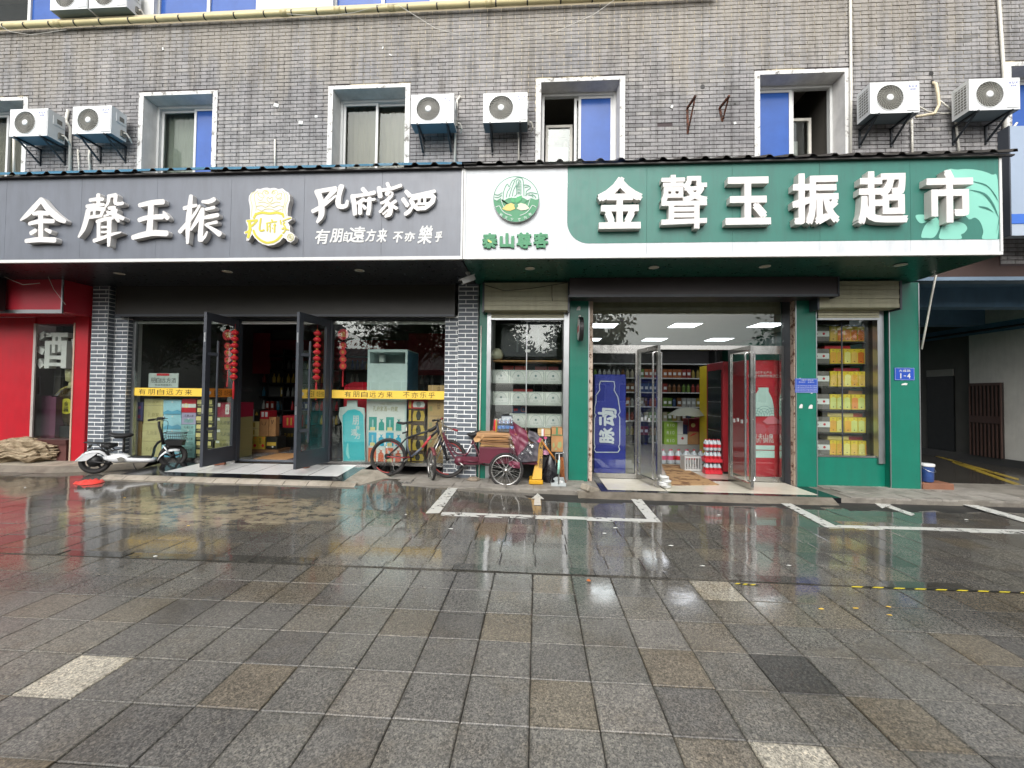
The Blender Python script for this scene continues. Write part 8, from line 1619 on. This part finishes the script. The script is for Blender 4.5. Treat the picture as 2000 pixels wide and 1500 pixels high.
me = bpy.data.meshes.new('garden_rock'); bm.to_mesh(me); bm.free(); me.materials.append(rock_mat()); o = inst(me, 'garden_rock', rk0); tag(o, 'long craggy tan ornamental rock lying before the red shop window', 'rock')

# --- passage to the right
def PXp(px, py, X):
    d_ = ray(px, py); t_ = X/d_.x; return Vector((X, d_.y*t_, CAM_H+d_.z*t_))
ps = thing('passage', (8, 9, -.05), 'dark covered passage with pale side wall and blue painted beams', 'passage')
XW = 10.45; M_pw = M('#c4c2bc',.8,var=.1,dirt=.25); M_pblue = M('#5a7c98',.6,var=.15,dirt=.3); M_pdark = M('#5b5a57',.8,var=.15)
yc_ = PXp(1893,700,XW).y
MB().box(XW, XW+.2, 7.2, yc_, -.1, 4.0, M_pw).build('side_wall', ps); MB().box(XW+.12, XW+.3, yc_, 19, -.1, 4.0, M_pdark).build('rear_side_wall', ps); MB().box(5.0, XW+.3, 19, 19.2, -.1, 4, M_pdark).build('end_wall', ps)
MB().box(c4b-.02, XW+.3, 7.2, 19, 3.55, 3.75, M_pblue).build('ceiling', ps)
for yy in (8.2, 10.2, 12.4): MB().box(c4b, XW, yy, yy+.28, 3.18, 3.55, M_pblue).build('beam', ps)
MB().box(XW-.02, XW, 7.2, 19, 2.98, 3.2, M_pblue).build('wall_band', ps)
MB().box(c4b-.01, 13.5, 7.12, 7.3, W(1950,543,7.12)[1], 3.9, M('#3d2a24',.6,var=.15)).build('lintel', ps); MB().box(c4b-.01, 13.5, 7.10, 7.32, W(1950,548,7.12)[1], W(1950,541,7.12)[1], M('#6b7f92',.5)).build('lintel_edge', ps)
MB().box(XW-.03, XW-.002, 7.2, 19, -.1, .12, M('#3a3a3a',.5)).build('skirting', ps)
pa, pb_ = PXp(1902,888,XW), PXp(1963,888,XW); z0, z1 = .12, PXp(1930,748,XW).z; dr = MB().box(XW-.06, XW-.004, pb_.y, pa.y, z0, z1, M('#1d1512',.5)).build('grille_door', ps)
for k in range(9): yy = pb_.y+(pa.y-pb_.y)*k/8; MB().box(XW-.085, XW-.06, yy-.012, yy+.012, z0, z1, M('#43302a',.5)).build('bar', dr)
MB().box(XW-.09, XW-.06, pb_.y, pa.y, (z0+z1)/2-.08, (z0+z1)/2+.08, M('#3a2621',.5)).build('mid_rail', dr); MB().box(XW-.09, XW-.06, pb_.y, pa.y, z1-.06, z1, M('#43302a',.5)).build('top_rail', dr)
a, b = PXp(1815,870,XW+.12), PXp(1867,870,XW+.12); MB().box(XW+.08, XW+.119, b.y, min(a.y,17.5), -.05, PXp(1840,735,XW+.12).z, M('#141819',.5)).build('dark_door', ps); MB().box(XW+.07, XW+.10, b.y, min(a.y,17.5), PXp(1840,735,XW+.12).z, PXp(1840,722,XW+.12).z, M('#8b8a84',.6)).build('door_header', ps)
pf = tag(MB().box(c4b-.0, XW, 6.7, 19, -.2, -.055, M('#3a3732',.10,var=.3,scale=4)).build('passage_floor'), kind='structure')
ym = marking('yellow_line', [[(1866,905),(2040,968),(2040,974),(1858,907)], [(1870,950),(2040,962),(2040,965),(1868,953)], [(1830,893),(1990,940),(1990,944),(1826,895)]], M_paint_y, -.0)
for v in ym.data.vertices: v.co.z = -.050
pipe([(XW-.1, 7.4, 3.05), (XW-.1, 14, 3.05)], .025, M_black, 'dark service pipe along the passage wall under the ceiling')
pipe([P(1828,537,6.75), P(1819,580,6.85), P(1810,630,6.93), P(1800,682,6.985)], .014, M_pvc, 'bent white plastic pipe from the sign soffit to the corner column')
# bucket on a plinth at the corner
bx_ = P(1818, 945, 7.0); tag(MB().box(c4b+.01, P(1862,950,7.0).x, 6.98, 7.25, -.06, P(1830,944,7.0).z, M('#7d5540',.6,var=.2)).build('stone_block', bevel=.01), 'brown stone block at the foot of the corner column', 'stone block')
zb_ = P(1830,944,7.0).z; bk2 = thing('paint_bucket', (P(1811,944,7.06).x, 7.1, zb_), 'white lidded paint bucket with a blue label by the corner column', 'bucket'); xb_ = P(1810,944,7.1).x
MB().lathe((xb_,7.1,zb_), [(.07,0.002),(.085,.02),(.092,.26),(.098,.27)], M('#33508c',.35,var=.3,scale=20), 18).build('body', bk2, True); MB().lathe((xb_,7.1,zb_), [(.097,.255),(.10,.26),(.10,.295),(.09,.30)], M_white, 18).build('lid', bk2, True); MB().tube(catmull([(xb_-.097,7.1,zb_+.25),(xb_-.05,7.0,zb_+.19),(xb_+.05,7.0,zb_+.18),(xb_+.097,7.1,zb_+.25)]), .003, M_alu, 5).build('bail', bk2)
# neighbouring sign board at the corner
ns = thing('neighbour_sign', (8, 6.5, 3.9), 'plain grey blue sign board with a bright blue band beyond the corner', 'sign'); yn = 6.5
x0 = W(1973,350,yn)[0]; MB().box(x0, x0+3, yn, yn+.12, W(1985,437,yn)[1], W(1985,246,yn)[1], M('#8d9bad',.4,var=.05)).build('panel', ns); MB().box(x0+.001, x0+3, yn-.004, yn+.11, W(1985,437,yn)[1], W(1985,418,yn)[1], M('#2f62b8',.4)).build('blue_band', ns); MB().box(x0, x0+3, yn+.0, yn+.12, W(1985,460,yn)[1], W(1985,438,yn)[1], M('#9aa5b2',.4)).build('lower_band', ns); MB().box(x0-.02, x0, yn-.01, yn+.14, W(1985,460,yn)[1], W(1985,246,yn)[1], M('#3a3f47',.5)).build('end_cap', ns)

# --- across the street, behind the viewer (seen as reflections in the glass and the wet stone)
def leaf_tree(loc, h, cr, seed, label):
    rnd = random.Random(seed); t = thing('street_tree', loc, label, 'tree'); x, y, z = loc; M_bark = M('#4a3f33',.9,var=.3,bmp=.4); M_lf = [M('#2f4a22',.5,var=.3), M('#3d5c2a',.5,var=.3), M('#26401f',.5,var=.3)]
    top = z+h*.34; tk = MB().tube([(x,y,z),(x+.05,y,z+h*.2),(x-.05,y+.05,top)], [.20,.16,.12], M_bark, 10); ends = []
    for k in range(9):
        a = 2*math.pi*k/9+rnd.uniform(-.3,.3); e = Vector((x+cr*.75*math.cos(a)*rnd.uniform(.5,1), y+cr*.75*math.sin(a)*rnd.uniform(.5,1), top+h*rnd.uniform(.12,.42))); m_ = Vector((x,y,top)).lerp(e,.5)+Vector((0,0,-.2)); tk.tube([(x,y,top-.1), m_, e], [.09,.06,.02], M_bark, 6); ends.append(e); ends.append(m_.lerp(e,.5))
    tk.build('trunk', t, True); cm = [MB(), MB(), MB()]
    for k in range(110):
        b = rnd.choice(ends) if k < 80 else Vector((x,y,top+h*.25)); c_ = b+Vector((rnd.gauss(0,cr*.25), rnd.gauss(0,cr*.25), rnd.gauss(.1,h*.09)))
        for _ in range(55):
            p = c_+Vector((rnd.gauss(0,.38), rnd.gauss(0,.38), rnd.gauss(0,.28))); s = rnd.uniform(.10,.20); u_ = Vector((rnd.gauss(0,1),rnd.gauss(0,1),rnd.gauss(0,1))).normalized(); v_ = u_.orthogonal().normalized(); cm[k % 3].add([p-u_*s, p+v_*s*.5, p+u_*s, p-v_*s*.5], [(0,1,2,3)], M_lf[k % 3])
    for k in range(3): o = cm[k].build('crown', t); 
    return t
leaf_tree((2.9,-11,-.16), 8.5, 2.5, 1, 'broad leafy street tree across the road facing the supermarket doors'); leaf_tree((17,-11.5,-.16), 8, 2.8, 2, 'leafy street tree across the road past the corner'); leaf_tree((-8,-11,-.16), 9, 3.2, 3, 'large leafy street tree across the road facing the grey shop')
leaf_tree((-3,-12.5,-.16), 8.5, 3.0, 4, 'leafy street tree across the road between the two low houses'); leaf_tree((-15,-9.5,-.16), 8.5, 3.2, 5, 'leafy street tree across the road facing the red shop'); leaf_tree((-22,-8,-.16), 9, 3.4, 6, 'leafy street tree far along the road past the red shop')
def house(x0, x1, y, h, label):
    t = thing('low_house', ((x0+x1)/2, y, -.16), label, 'house'); M_hw = M('#9b9a95',.8,var=.1,dirt=.3); M_rf = M('#3b3d40',.7,var=.2)
    MB().box(x0, x1, y-6, y, -.16, h, M_hw).build('wall', t)
    rf = MB().add([(x0-.5,y+.7,h-.1),(x1+.5,y+.7,h-.1),(x1+.5,y-3,h+2.0),(x0-.5,y-3,h+2.0),(x1+.5,y-6.7,h-.1),(x0-.5,y-6.7,h-.1)], [(0,1,2,3),(3,2,4,5),(0,3,5),(1,4,2)], M_rf).build('roof', t)
    k = x0-.4
    while k < x1+.4: MB().bar((k,y+.72,h-.07),(k,y-3,h+2.04),.09,.06,M_rf).build('roof_ridge_tile', rf); k += .45
    k = x0+1
    while k < x1-1.6:
        w_ = MB().box(k, k+1.5, y, y+.06, .9, 2.4, M_white).build('window', t); MB().box(k+.08, k+.71, y+.06, y+.07, .98, 2.32, M('#20262a',.1)).box(k+.79, k+1.42, y+.06, y+.07, .98, 2.32, M('#20262a',.1)).build('pane', w_); k += 2.6
    return t
house(-64, -28, -15, 5.5, 'tall plain house added unseen across the road to darken the red shop glass'); house(-26, -4, -19, 3.4, 'long low tiled house across the road facing the grey shop'); house(-2, 22, -20, 3.2, 'long low tiled house across the road facing the supermarket');  # the tall house is added to keep bright sky out of the red shop glass
